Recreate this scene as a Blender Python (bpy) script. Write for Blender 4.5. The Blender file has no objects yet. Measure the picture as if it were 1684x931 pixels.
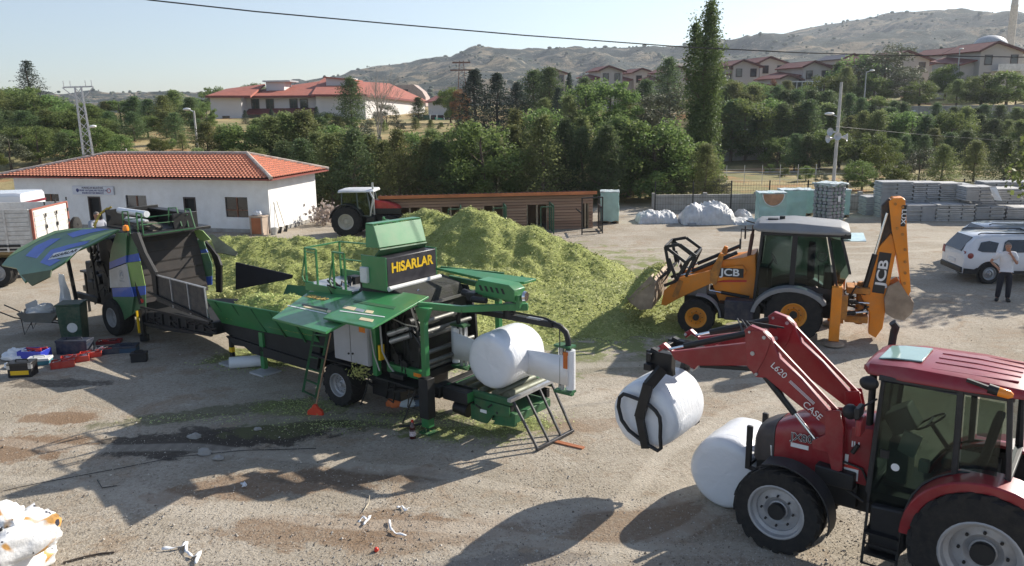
import bpy, bmesh, math, random
from mathutils import Vector, Matrix, noise
R_ = math.radians
rnd = random.Random(7)
# ------------------------------------------------------------------ camera, light, exposure
PITCH, ROLL, CAMH, FPX = R_(12.33), R_(0.8), 6.0, 1350.0
_f = Vector((0, math.cos(PITCH), -math.sin(PITCH))); _r = Vector((1, 0, 0)); _u = _r.cross(_f)
_rr = _r*math.cos(ROLL) - _u*math.sin(ROLL); _uu = _u*math.cos(ROLL) + _r*math.sin(ROLL)
CAM = Vector((0, 0, CAMH))
scene = bpy.context.scene
cd = bpy.data.cameras.new('camera'); cam = bpy.data.objects.new('camera', cd)
scene.collection.objects.link(cam)
cam.matrix_world = Matrix(((_rr.x, _uu.x, -_f.x, 0), (_rr.y, _uu.y, -_f.y, 0), (_rr.z, _uu.z, -_f.z, CAMH), (0, 0, 0, 1)))
cd.sensor_width = 36.0; cd.lens = FPX/1684*36; cd.clip_start = .1; cd.clip_end = 8000
scene.camera = cam
SUN_AZ, SUN_EL = R_(35), R_(30)          # azimuth from +X towards +Y
SUNV = Vector((math.cos(SUN_AZ)*math.cos(SUN_EL), math.sin(SUN_AZ)*math.cos(SUN_EL), math.sin(SUN_EL)))
world = bpy.data.worlds.new('World'); scene.world = world; world.use_nodes = True
wn = world.node_tree.nodes; wl = world.node_tree.links
bg = wn['Background']; sky = wn.new('ShaderNodeTexSky'); sky.sky_type = 'NISHITA'; sky.sun_disc = False
sky.sun_elevation = SUN_EL; sky.sun_rotation = math.pi/2 - SUN_AZ
sky.air_density = 1.0; sky.dust_density = 1.0; sky.ozone_density = 2.5; sky.altitude = 900
hsv = wn.new('ShaderNodeHueSaturation'); hsv.inputs['Saturation'].default_value = .85; wl.new(sky.outputs[0], hsv.inputs['Color']); wl.new(hsv.outputs[0], bg.inputs[0]); bg.inputs[1].default_value = .088
sl = bpy.data.lights.new('sun', 'SUN'); sl.energy = 4.8; sl.angle = R_(.55); sl.color = (1, .93, .82)
so = bpy.data.objects.new('sun', sl); scene.collection.objects.link(so)
so.rotation_euler = (-SUNV).to_track_quat('-Z', 'Y').to_euler(); so.location = (40, 30, 60)
scene.view_settings.view_transform = 'Standard'; scene.view_settings.look = 'None'
scene.view_settings.exposure = 0.85; scene.view_settings.gamma = 1
scene.cycles.max_bounces = 6; scene.cycles.transparent_max_bounces = 16
scene.cycles.use_denoising = True
# ------------------------------------------------------------------ pixel rays -> places in the yard
def ray(x, y): return _f + _rr*((x-842)/FPX) - _uu*((y-465.5)/FPX)
def G(x, y, z=0.0):
    d = ray(x, y); return CAM + d*((z-CAMH)/d.z)
def AtY(x, y, Y):
    d = ray(x, y); return CAM + d*(Y/d.y)
class Fr:                                # a thing's own frame on the ground
    def __init__(s, ox, oy, az, oz=0.0):
        s.o = Vector((ox, oy, oz)); s.az = R_(az)
        s.a = Vector((math.cos(s.az), math.sin(s.az), 0)); s.b = Vector((-math.sin(s.az), math.cos(s.az), 0))
    def loc(s, p): d = p - s.o; return Vector((d.dot(s.a), d.dot(s.b), d.z))
    def wor(s, x, y, z=0): return s.o + s.a*x + s.b*y + Vector((0, 0, z))
    def _hit(s, px, py, n, c):
        d = ray(px, py); t = (c - (CAM-s.o).dot(n))/d.dot(n); return s.loc(CAM + d*t)
    def ony(s, px, py, y): return s._hit(px, py, s.b, y)
    def onx(s, px, py, x): return s._hit(px, py, s.a, x)
    def onz(s, px, py, z): return s._hit(px, py, Vector((0, 0, 1)), z)
    def xz(s, pts, y): return [(q.x, q.z) for q in (s.ony(px, py, y) for px, py in pts)]
# ------------------------------------------------------------------ materials
MATS = {}
def nn(nt, t, **k):
    n = nt.nodes.new(t)
    for a, b in k.items(): setattr(n, a, b)
    return n
def mat(name, col, rough=.6, metal=0., var=.18, scale=2.5, bump=0., bscale=30., dust=0., spec=.5, coat=0., detail=4, dustcol=(.30, .25, .19), trans=0.):
    if name in MATS: return MATS[name]
    m = bpy.data.materials.new(name); m.use_nodes = True; nt = m.node_tree; L = nt.links
    p = nt.nodes['Principled BSDF']; tc = nn(nt, 'ShaderNodeTexCoord')
    no = nn(nt, 'ShaderNodeTexNoise'); no.inputs['Scale'].default_value = scale; no.inputs['Detail'].default_value = detail
    L.new(tc.outputs['Object'], no.inputs['Vector'])
    mx = nn(nt, 'ShaderNodeMix', data_type='RGBA')
    mx.inputs[6].default_value = (*[c*(1-var) for c in col], 1); mx.inputs[7].default_value = (*[min(1, c*(1+var)) for c in col], 1)
    cr = nn(nt, 'ShaderNodeMapRange'); cr.inputs[1].default_value = .3; cr.inputs[2].default_value = .7
    L.new(no.outputs[0], cr.inputs[0]); L.new(cr.outputs[0], mx.inputs[0]); out = mx.outputs[2]
    if dust:
        n2 = nn(nt, 'ShaderNodeTexNoise'); n2.inputs['Scale'].default_value = scale*2.3; n2.inputs['Detail'].default_value = 7; n2.inputs['Roughness'].default_value = .7
        L.new(tc.outputs['Object'], n2.inputs['Vector'])
        mr = nn(nt, 'ShaderNodeMapRange'); mr.inputs[1].default_value = .42; mr.inputs[2].default_value = .75; mr.inputs[4].default_value = dust
        L.new(n2.outputs[0], mr.inputs[0]); m2 = nn(nt, 'ShaderNodeMix', data_type='RGBA'); m2.inputs[7].default_value = (*dustcol, 1)
        L.new(out, m2.inputs[6]); L.new(mr.outputs[0], m2.inputs[0]); out = m2.outputs[2]
        ra = nn(nt, 'ShaderNodeMapRange'); ra.inputs[3].default_value = rough; ra.inputs[4].default_value = min(1, rough+.35)
        L.new(mr.outputs[0], ra.inputs[0]); L.new(ra.outputs[0], p.inputs['Roughness'])
    else: p.inputs['Roughness'].default_value = rough
    L.new(out, p.inputs['Base Color']); p.inputs['Metallic'].default_value = metal
    p.inputs['Specular IOR Level'].default_value = spec; p.inputs['Coat Weight'].default_value = coat
    if bump:
        n3 = nn(nt, 'ShaderNodeTexNoise'); n3.inputs['Scale'].default_value = bscale; n3.inputs['Detail'].default_value = 5
        L.new(tc.outputs['Object'], n3.inputs['Vector']); b = nn(nt, 'ShaderNodeBump'); b.inputs['Strength'].default_value = min(1, bump); b.inputs['Distance'].default_value = .02*max(1, bump)
        L.new(n3.outputs[0], b.inputs['Height']); L.new(b.outputs[0], p.inputs['Normal'])
    MATS[name] = m; return m
def glassmat(name, tint=(.35, .45, .42), gl=.12):
    if name in MATS: return MATS[name]
    m = bpy.data.materials.new(name); m.use_nodes = True; nt = m.node_tree; L = nt.links
    nt.nodes.remove(nt.nodes['Principled BSDF']); o = nt.nodes['Material Output']
    t = nn(nt, 'ShaderNodeBsdfTransparent'); t.inputs[0].default_value = (*tint, 1)
    g = nn(nt, 'ShaderNodeBsdfGlossy'); g.inputs['Roughness'].default_value = .04; g.inputs[0].default_value = (.5, .55, .56, 1)
    fr = nn(nt, 'ShaderNodeFresnel'); fr.inputs[0].default_value = 1.28
    ad = nn(nt, 'ShaderNodeMath', operation='ADD'); ad.inputs[1].default_value = gl; L.new(fr.outputs[0], ad.inputs[0])
    x = nn(nt, 'ShaderNodeMixShader'); L.new(ad.outputs[0], x.inputs[0]); L.new(t.outputs[0], x.inputs[1]); L.new(g.outputs[0], x.inputs[2]); L.new(x.outputs[0], o.inputs[0])
    MATS[name] = m; return m
def leafmat(name, col, col2, trl=.3):
    m = bpy.data.materials.new(name); m.use_nodes = True; nt = m.node_tree; L = nt.links
    p = nt.nodes['Principled BSDF']; o = nt.nodes['Material Output']
    ge = nn(nt, 'ShaderNodeNewGeometry'); tc = nn(nt, 'ShaderNodeTexCoord'); oi = nn(nt, 'ShaderNodeObjectInfo')
    no = nn(nt, 'ShaderNodeTexNoise'); no.inputs['Scale'].default_value = .9; no.inputs['Detail'].default_value = 3
    L.new(tc.outputs['Object'], no.inputs['Vector'])
    mr = nn(nt, 'ShaderNodeMapRange'); mr.inputs[1].default_value = .35; mr.inputs[2].default_value = .65; L.new(no.outputs[0], mr.inputs[0])
    a = nn(nt, 'ShaderNodeMath', operation='MULTIPLY_ADD'); a.inputs[1].default_value = .5; L.new(ge.outputs['Random Per Island'], a.inputs[0])
    h = nn(nt, 'ShaderNodeMath', operation='MULTIPLY'); h.inputs[1].default_value = .5; L.new(mr.outputs[0], h.inputs[0]); L.new(h.outputs[0], a.inputs[2])
    mx = nn(nt, 'ShaderNodeMix', data_type='RGBA'); mx.inputs[6].default_value = (*col, 1); mx.inputs[7].default_value = (*col2, 1); L.new(a.outputs[0], mx.inputs[0])
    hs = nn(nt, 'ShaderNodeHueSaturation'); v = nn(nt, 'ShaderNodeMapRange'); v.inputs[3].default_value = .72; v.inputs[4].default_value = 1.3
    L.new(oi.outputs['Random'], v.inputs[0]); L.new(v.outputs[0], hs.inputs['Value'])
    v2 = nn(nt, 'ShaderNodeMapRange'); v2.inputs[3].default_value = .475; v2.inputs[4].default_value = .52; L.new(oi.outputs['Random'], v2.inputs[0]); L.new(v2.outputs[0], hs.inputs['Hue'])
    L.new(mx.outputs[2], hs.inputs['Color']); L.new(hs.outputs[0], p.inputs['Base Color']); p.inputs['Roughness'].default_value = .6; p.inputs['Specular IOR Level'].default_value = .3
    if trl:
        t = nn(nt, 'ShaderNodeBsdfTranslucent'); L.new(hs.outputs[0], t.inputs[0]); x = nn(nt, 'ShaderNodeMixShader'); x.inputs[0].default_value = trl
        L.new(p.outputs[0], x.inputs[1]); L.new(t.outputs[0], x.inputs[2]); L.new(x.outputs[0], o.inputs[0])
    MATS[name] = m; return m
# ------------------------------------------------------------------ mesh builder
COL = scene.collection
def V(*a): return Vector(a)
class MB:
    def __init__(s): s.v = []; s.f = []; s.m = []; s.mi = 0; s.X = None
    def add(s, vs, fs, mi=None):
        n = len(s.v)
        if s.X is not None: vs = [s.X @ Vector(v) for v in vs]
        s.v += [tuple(v) for v in vs]; s.f += [tuple(i+n for i in f) for f in fs]; s.m += [s.mi if mi is None else mi]*len(fs); return s
    def box(s, x0, x1, y0, y1, z0, z1):
        return s.add([(x0,y0,z0),(x1,y0,z0),(x1,y1,z0),(x0,y1,z0),(x0,y0,z1),(x1,y0,z1),(x1,y1,z1),(x0,y1,z1)],
            [(0,3,2,1),(4,5,6,7),(0,1,5,4),(1,2,6,5),(2,3,7,6),(3,0,4,7)])
    def bar(s, p, q, w, h=None, up=(0,0,1)):
        p, q = Vector(p), Vector(q); h = h or w; d = (q-p).normalized(); u = Vector(up)
        if abs(d.dot(u)) > .98: u = Vector((1,0,0))
        sx = d.cross(u).normalized()*(w/2); sz = sx.cross(d).normalized()*(h/2)
        vs = [p-sx-sz, p+sx-sz, p+sx+sz, p-sx+sz, q-sx-sz, q+sx-sz, q+sx+sz, q-sx+sz]
        return s.add(vs, [(0,1,2,3),(7,6,5,4),(0,4,5,1),(1,5,6,2),(2,6,7,3),(3,7,4,0)])
    def tube(s, pts, r, n=8, closed=False):
        pts = [Vector(p) for p in pts]; k = len(pts); vs = []; fs = []; prev = None
        for i, p in enumerate(pts):
            if closed: d = pts[(i+1)%k] - pts[i-1]
            else: d = pts[min(i+1,k-1)] - pts[max(i-1,0)]
            d.normalize(); u = prev if prev is not None else (Vector((0,0,1)) if abs(d.z) < .9 else Vector((1,0,0)))
            x = d.cross(u)
            if x.length < 1e-5: x = d.orthogonal()
            x.normalize(); u = x.cross(d).normalized(); prev = u
            rr = r[i] if isinstance(r, (list, tuple)) else r
            vs += [p + (x*math.cos(6.28319*j/n) + u*math.sin(6.28319*j/n))*rr for j in range(n)]
        for i in range(k if closed else k-1):
            a, b = i*n, ((i+1)%k)*n
            fs += [(a+j, a+(j+1)%n, b+(j+1)%n, b+j) for j in range(n)]
        if not closed: fs += [tuple(range(n))[::-1], tuple((k-1)*n+j for j in range(n))]
        return s.add(vs, fs)
    def cyl(s, p, q, r, r2=None, n=16): return s.tube([p, q], [r, r if r2 is None else r2], n)
    def prism(s, pts, y0, y1):           # outline in x,z swept from y0 to y1
        n = len(pts); vs = [(x, y0, z) for x, z in pts] + [(x, y1, z) for x, z in pts]
        return s.add(vs, [tuple(range(n)), tuple(range(2*n-1, n-1, -1))] + [(i, i+n, (i+1)%n+n, (i+1)%n) for i in range(n)])
    def slab(s, pts, t):                 # flat outline in space given a thickness
        pts = [Vector(p) for p in pts]; n = len(pts); nr = Vector((0,0,0))
        for i in range(n): nr += (pts[i]-pts[0]).cross(pts[(i+1)%n]-pts[0])
        nr.normalize(); vs = pts + [p - nr*t for p in pts]
        return s.add(vs, [tuple(range(n)), tuple(range(2*n-1, n-1, -1))] + [(i, i+n, (i+1)%n+n, (i+1)%n) for i in range(n)])
    def lathe(s, prof, o, ax, n=24, caps=False):
        o = Vector(o); ax = Vector(ax).normalized(); x = ax.orthogonal().normalized(); y = ax.cross(x); vs = []; fs = []; k = len(prof)
        for j in range(n):
            c, sn = math.cos(6.283185*j/n), math.sin(6.283185*j/n)
            vs += [o + ax*h + (x*c + y*sn)*r for r, h in prof]
        for j in range(n):
            a, b = j*k, ((j+1)%n)*k
            fs += [(a+i, b+i, b+i+1, a+i+1) for i in range(k-1)]
        if caps: fs += [tuple(j*k for j in range(n)), tuple(j*k+k-1 for j in range(n))[::-1]]
        return s.add(vs, fs)
    def sphere(s, c, r, n=10, m=7, sc=(1,1,1)):
        vs = [(c[0], c[1], c[2]+r*sc[2])]; fs = []
        for i in range(1, m):
            th = math.pi*i/m
            vs += [(c[0]+r*sc[0]*math.sin(th)*math.cos(6.2832*j/n), c[1]+r*sc[1]*math.sin(th)*math.sin(6.2832*j/n), c[2]+r*sc[2]*math.cos(th)) for j in range(n)]
        vs.append((c[0], c[1], c[2]-r*sc[2])); e = len(vs)-1
        fs += [(0, 1+j, 1+(j+1)%n) for j in range(n)]
        for i in range(m-2): fs += [(1+i*n+j, 1+(i+1)*n+j, 1+(i+1)*n+(j+1)%n, 1+i*n+(j+1)%n) for j in range(n)]
        fs += [(e, 1+(m-2)*n+(j+1)%n, 1+(m-2)*n+j) for j in range(n)]
        return s.add(vs, fs)
    def mesh(s, name, mats, smooth=35):
        me = bpy.data.meshes.new(name); me.from_pydata(s.v, [], s.f)
        if not isinstance(mats, (list, tuple)): mats = [mats]
        for m in mats: me.materials.append(m)
        if len(mats) > 1: me.polygons.foreach_set('material_index', s.m)
        if smooth:
            me.polygons.foreach_set('use_smooth', [True]*len(me.polygons)); me.set_sharp_from_angle(angle=R_(smooth))
        me.update(); return me
    def build(s, name, mats, parent=None, smooth=35, bevel=0., fix=True, **tg):
        me = s.mesh(name, mats, smooth)
        if fix and len(s.f) < 40000:
            bm = bmesh.new(); bm.from_mesh(me); bmesh.ops.recalc_face_normals(bm, faces=bm.faces); bm.to_mesh(me); bm.free()
        o = bpy.data.objects.new(name, me); COL.objects.link(o)
        if parent: o.parent = parent
        if bevel:
            b = o.modifiers.new('b', 'BEVEL'); b.width = bevel; b.segments = 2; b.limit_method = 'ANGLE'; b.angle_limit = R_(40)
        if tg: tag(o, **tg)
        return o
def tag(o, label=None, cat=None, group=None, kind=None):
    if label: o['label'] = label
    if cat: o['category'] = cat
    if group: o['group'] = group
    if kind: o['kind'] = kind
    return o
def thing(name, label, cat, loc=(0,0,0), rz=0., group=None, parent=None):
    o = bpy.data.objects.new(name, None); COL.objects.link(o); o.location = loc; o.rotation_euler = (0,0,rz); o.empty_display_size = .2
    if parent: o.parent = parent
    return tag(o, label, cat, group) if label else o
def fthing(name, label, cat, F, group=None): return thing(name, label, cat, F.o, F.az, group)
def part(name, parent, loc=(0,0,0)):     # a part that only gathers its sub-parts
    o = bpy.data.objects.new(name, None); COL.objects.link(o); o.parent = parent; o.location = loc; return o
def copy_tree(o, parent=None):
    c = o.copy(); COL.objects.link(c)
    if parent: c.parent = parent
    for ch in list(o.children): copy_tree(ch, c)
    return c
def lettering(txt, size, m, parent, X, name='lettering', ext=.004, bold=.0, align='CENTER', sx=1.):
    cu = bpy.data.curves.new(name, 'FONT'); cu.body = txt; cu.size = size; cu.extrude = ext; cu.offset = bold; cu.align_x = align; cu.align_y = 'CENTER'
    t = bpy.data.objects.new(name, cu); COL.objects.link(t); bpy.context.view_layer.update()
    me = bpy.data.meshes.new_from_object(t.evaluated_get(bpy.context.evaluated_depsgraph_get())); bpy.data.objects.remove(t)
    me.transform(X @ Matrix.Diagonal((sx,1,1,1))); me.materials.clear(); me.materials.append(m)
    o = bpy.data.objects.new(name, me); COL.objects.link(o); o.parent = parent; return o
def basis(o, x, y):                      # matrix: text x runs along x, text y along y
    x = Vector(x).normalized(); y = Vector(y); z = x.cross(y).normalized(); y = z.cross(x)
    return Matrix(((x.x,y.x,z.x,o[0]),(x.y,y.y,z.y,o[1]),(x.z,y.z,z.z,o[2]),(0,0,0,1)))
def sm(a, b, x):
    t = max(0., min(1., (x-a)/(b-a))); return t*t*(3-2*t)
def pl(x, pts):
    if x <= pts[0][0]: return pts[0][1]
    for (a, p), (b, q) in zip(pts, pts[1:]):
        if x <= b: return p + (q-p)*(x-a)/(b-a)
    return pts[-1][1]
# ------------------------------------------------------------------ terrain
def hz(x, y):
    a = x/max(y, 1.)
    l = pl(y, [(48,0),(66,2.7),(90,3.9),(140,4.4),(230,5.),(420,2.)])
    m = pl(y, [(50,0),(76,2.4),(120,3.5),(150,4.2),(230,5.5),(420,4)])
    r = pl(y, [(78,0),(86,.9),(104,2.),(107,4.6),(125,5.6),(165,8.2),(210,9.5),(420,8)])
    u = sm(-.42, -.2, a); w = sm(.13, .24, a)
    h = (l*(1-u)+m*u)*(1-w) + r*w
    if y > 52: h += .35*sm(52, 70, y)*noise.noise(Vector((x*.11, y*.11, 3.)))
    return h
def ground_mat():
    m = bpy.data.materials.new('yard_dirt'); m.use_nodes = True; nt = m.node_tree; L = nt.links; p = nt.nodes['Principled BSDF']
    ge = nn(nt, 'ShaderNodeNewGeometry'); P = ge.outputs['Position']
    def noi(s, d=6, r=.6, dist=0.):
        n = nn(nt, 'ShaderNodeTexNoise'); n.inputs['Scale'].default_value = s; n.inputs['Detail'].default_value = d; n.inputs['Roughness'].default_value = r; n.inputs['Distortion'].default_value = dist
        L.new(P, n.inputs['Vector']); return n.outputs[0]
    def rng(i, a, b, c=0., d=1.):
        n = nn(nt, 'ShaderNodeMapRange'); n.interpolation_type = 'SMOOTHSTEP'
        for k, v in zip((1,2,3,4), (a,b,c,d)): n.inputs[k].default_value = v
        L.new(i, n.inputs[0]); return n.outputs[0]
    def mix(f, a, b):
        n = nn(nt, 'ShaderNodeMix', data_type='RGBA')
        for i, v in ((0, f), (6, a), (7, b)):
            if isinstance(v, tuple): n.inputs[i].default_value = (*v, 1)
            elif isinstance(v, float): n.inputs[i].default_value = v
            else: L.new(v, n.inputs[i])
        return n.outputs[2]
    def mth(op, a, b):
        n = nn(nt, 'ShaderNodeMath', operation=op)
        for i, v in ((0, a), (1, b)):
            if isinstance(v, (int, float)): n.inputs[i].default_value = v
            else: L.new(v, n.inputs[i])
        return n.outputs[0]
    c = mix(rng(noi(.35, 8, .65), .38, .62), (.345,.30,.235), (.435,.385,.315))
    c = mix(rng(noi(.8, 9, .75, .8), .50, .64, 0, .8), c, (.33,.25,.175))        # earthy drifts
    c = mix(rng(noi(.9, 8, .75, .4), .57, .70, 0, .6), c, (.60,.55,.47))           # pale chalky scuffs
    c = mix(rng(noi(14, 8, .85), .47, .66, 0, .8), c, (.15,.12,.09)); c = mix(rng(noi(5, 9, .85, .3), .52, .66, 0, .55), c, (.20,.15,.10))               # grit
    c = mix(rng(noi(34, 3, .6), .62, .72, 0, .8), c, (.62,.57,.50))
    vo = nn(nt, 'ShaderNodeTexVoronoi'); vo.inputs['Scale'].default_value = 26; L.new(P, vo.inputs['Vector'])
    c = mix(rng(vo.outputs['Distance'], .0, .16, .5, 0.), c, (.55,.5,.44))
    GRIT = noi(9, 8, .85)
    def blob(cx, cy, rx, ry, rot, n_s=1.3, amp=1.5, soft=.35):
        mp = nn(nt, 'ShaderNodeMapping'); mp.vector_type = 'TEXTURE'; mp.inputs['Location'].default_value = (cx, cy, 0); mp.inputs['Rotation'].default_value = (0,0,R_(rot)); mp.inputs['Scale'].default_value = (rx, ry, 1)
        L.new(P, mp.inputs[0]); ln = nn(nt, 'ShaderNodeVectorMath', operation='LENGTH'); L.new(mp.outputs[0], ln.inputs[0])
        d = mth('ADD', ln.outputs['Value'], mth('MULTIPLY', mth('SUBTRACT', noi(n_s, 9, .74, .5), .5), amp*2)); return rng(d, 1.0+soft/2, 1.0-soft/2)
    for cx, cy, rx, ry, rot, col, k in BLOBS:
        c = mix(mth('MULTIPLY', mth('MULTIPLY', blob(cx, cy, rx, ry, rot), rng(GRIT, .32, .55, .75 if k > .89 else .35, 1.)), k), c, col)
    # faint wheel tracks pressed into the dirt
    for cx, cy, ang, ln in TRACKS:
        mp = nn(nt, 'ShaderNodeMapping'); mp.vector_type = 'TEXTURE'; mp.inputs['Location'].default_value = (cx, cy, 0); mp.inputs['Rotation'].default_value = (0,0,R_(ang)); mp.inputs['Scale'].default_value = (1,1,1); L.new(P, mp.inputs[0]); sp = nn(nt, 'ShaderNodeSeparateXYZ'); L.new(mp.outputs[0], sp.inputs[0])
        bend = mth('ADD', sp.outputs[1], mth('MULTIPLY', mth('SUBTRACT', noi(.12, 2, .5), .5), 6.)); ab = mth('ABSOLUTE', mth('SUBTRACT', mth('ABSOLUTE', bend, 0), .85), 0)
        inn = mth('MULTIPLY', rng(ab, .24, .14), rng(mth('ABSOLUTE', sp.outputs[0], 0), ln, ln*.6)); tr = mth('MULTIPLY', mth('SINE', mth('MULTIPLY', sp.outputs[0], 24.), 0), .5)
        c = mix(mth('MULTIPLY', inn, mth('ADD', .36, mth('MULTIPLY', tr, .10))), c, (.52,.465,.385))
    # dry grass and earth beyond the yard
    sep = nn(nt, 'ShaderNodeSeparateXYZ'); L.new(P, sep.inputs[0])
    gr = mix(rng(noi(.09, 6, .6), .4, .6), (.20,.19,.085), (.42,.33,.17))
    gr = mix(rng(noi(.25, 5, .6), .52, .66), gr, (.40,.215,.10)); gr = mix(rng(noi(4, 6, .8), .45, .7, 0, .6), gr, (.12,.11,.05))
    yy = mth('ADD', sep.outputs[1], mth('MULTIPLY', noi(.3), 4.)); c = mix(rng(yy, 49., 53.), c, gr)
    L.new(c, p.inputs['Base Color']); p.inputs['Roughness'].default_value = .93; p.inputs['Specular IOR Level'].default_value = .2
    b = nn(nt, 'ShaderNodeBump'); b.inputs['Strength'].default_value = .65; b.inputs['Distance'].default_value = .022
    L.new(mth('ADD', mth('ADD', noi(30, 6, .75), mth('MULTIPLY', noi(2.2, 6, .7), 2.)), mth('MULTIPLY', vo.outputs['Distance'], -.5)), b.inputs['Height']); L.new(b.outputs[0], p.inputs['Normal'])
    return m
BR, OIL, GRN, PALE = (.225,.15,.095), (.07,.058,.047), (.19,.215,.07), (.5,.46,.40)
def gp(px, py): q = G(px, py); return q.x, q.y
BLOBS = []
for px, py, rx, ry, rot, col, k in [
    (350,722,2.2,.62,12,OIL,.95), (440,712,1.5,.5,14,OIL,.92), (330,680,2.1,.32,18,(.12,.12,.06),.75), (480,700,1.2,.5,10,(.16,.17,.07),.6), (95,688,.8,.3,0,BR,.9), (20,735,1.2,.6,0,BR,.95), (110,690,.5,.22,0,BR,.95),
    (470,795,2.2,.45,8,BR,.85), (560,870,1.8,.5,0,BR,.8), (700,880,1.4,.5,5,BR,.6), (600,785,1.4,.3,0,OIL,.45), (1060,860,1.1,.5,15,BR,.7), (960,700,1.1,.35,10,BR,.5),
    (780,700,1.3,.75,0,GRN,.9), (640,690,1.6,.5,0,(.13,.13,.07),.8), (500,670,1.0,.5,0,GRN,.65), (450,585,1.4,1.,0,GRN,.9), (900,520,4.4,4.0,0,GRN,.93), (1010,470,2.6,2.2,0,GRN,.85), (700,450,8.5,6.5,0,GRN,.95),
    (430,450,4.,4.,0,GRN,.95), (1000,600,1.5,.7,0,(.15,.15,.09),.4), (90,630,1.1,.3,0,OIL,.8), (60,590,1.6,.5,0,OIL,.35), (1140,350,6,.9,0,PALE,.5), (850,930,1.2,.3,0,(.2,.18,.16),.6)]:
    x, y = gp(px, py); BLOBS.append((x, y, rx, ry, rot, col, k))
TRACKS = [(2, 17, 12, 9), (-3, 12, -8, 9), (9, 33, 3, 14), (7, 27, 25, 9), (-8, 25, 30, 8), (3, 12.5, 35, 6)]
def make_ground():
    def grid(xs, ys):
        vs = [(x, y, hz(x, y) + (.012*noise.noise(Vector((x*.7, y*.7, 0))) + .02*noise.noise(Vector((x*.2, y*.2, 5))) if 2 < y < 48 else 0)) for y in ys for x in xs]
        n = len(xs); return vs, [(j*n+i, j*n+i+1, (j+1)*n+i+1, (j+1)*n+i) for j in range(len(ys)-1) for i in range(n-1)]
    xs = sorted(set([-1500,-900,-600,-400,-300,-220] + [i*4. for i in range(-45, 46)] + [i*.5 for i in range(-56, 57)] + [220,300,400,600,900,1500]))
    ys = [-1500,-500,-100,-30,-5,2] + [6+.5*i for i in range(92)] + [53+1.5*i for i in range(70)] + [165,180,200,230,270,320,400,600,1000]
    mb = MB(); mb.add(*grid(xs, ys)); mb.build('ground', ground_mat(), smooth=180, fix=False, kind='structure')
# ------------------------------------------------------------------ far hills
RIDGE = [(-700,150),(0,158),(200,156),(340,157),(480,150),(580,125),(640,113),(700,108),(760,95),(830,80),(870,84),(930,82),(1000,81),(1060,86),(1120,80),(1180,68),(1250,62),(1300,50),(1370,42),(1450,35),(1520,29),(1600,28),(1684,36),(2400,70)]
def make_hills():
    mb = MB(); NA, NT = 420, 120; vs = []
    for j in range(NT+1):
        t = j/NT; d = 330 + 1450*t**1.25
        for i in range(NA+1):
            px = -1400 + 4400*i/NA; a = math.atan((px-842)/FPX)
            ky = pl(px, RIDGE); rr = ray(px, ky); ang = rr.z/math.hypot(rr.x, rr.y)
            top = CAMH + ang*1250
            x, y = d*math.sin(a), d*math.cos(a)
            s = sm(380, 1250, d); s = s**1.15 if d < 1250 else 1 - .35*sm(1250, 1800, d)
            base = hz(x, y) if d < 420 else 3.
            h = base*(1-s) + top*s; e = sm(360, 600, d)*(1-.8*sm(950, 1230, d))
            g = noise.ridged_multi_fractal(Vector((x*.0042, y*.0042, 1.3)), .9, 2.2, 6, 1., 2.) ; g2 = noise.fractal(Vector((x*.012, y*.012, 7.)), .8, 2., 5)
            h += e*((g-1.3)*24*(.4+s*.8) + g2*6)
            vs.append((x, y, h))
    n = NA+1
    mb.add(vs, [(j*n+i, j*n+i+1, (j+1)*n+i+1, (j+1)*n+i) for j in range(NT) for i in range(NA)])
    m = bpy.data.materials.new('dry_hillside'); m.use_nodes = True; nt = m.node_tree; L = nt.links; p = nt.nodes['Principled BSDF']
    ge = nn(nt, 'ShaderNodeNewGeometry'); P = ge.outputs['Position']
    def noi(s, d=6, r=.6, dist=0.):
        q = nn(nt, 'ShaderNodeTexNoise'); q.inputs['Scale'].default_value = s; q.inputs['Detail'].default_value = d; q.inputs['Roughness'].default_value = r; q.inputs['Distortion'].default_value = dist; L.new(P, q.inputs['Vector']); return q.outputs[0]
    def rng(i, a, b, c=0., d=1.):
        q = nn(nt, 'ShaderNodeMapRange')
        for k, v in zip((1,2,3,4), (a,b,c,d)): q.inputs[k].default_value = v
        L.new(i, q.inputs[0]); return q.outputs[0]
    def mix(f, a, b):
        q = nn(nt, 'ShaderNodeMix', data_type='RGBA')
        for i, v in ((0, f), (6, a), (7, b)):
            if isinstance(v, tuple): q.inputs[i].default_value = (*v, 1)
            else: L.new(v, q.inputs[i])
        return q.outputs[2]
    c = mix(rng(noi(.006, 5, .6), .35, .65), (.17,.135,.09), (.29,.235,.155))
    c = mix(rng(noi(.009, 9, .72, 1.8), .43, .50), c, (.055,.066,.058))
    c = mix(rng(noi(.04, 8, .8, .5), .50, .56, 0, .85), c, (.03,.042,.034))
    c = mix(rng(noi(.022, 8, .78, 2.), .56, .64, 0, .8), c, (.40,.335,.24))
    L.new(c, p.inputs['Base Color']); p.inputs['Roughness'].default_value = .95; p.inputs['Specular IOR Level'].default_value = .1
    b = nn(nt, 'ShaderNodeBump'); b.inputs['Strength'].default_value = .6; b.inputs['Distance'].default_value = 9.; L.new(noi(.06, 8, .75), b.inputs['Height']); L.new(b.outputs[0], p.inputs['Normal'])
    mb.build('hills', m, smooth=180, fix=False, kind='structure')
    return vs
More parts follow.
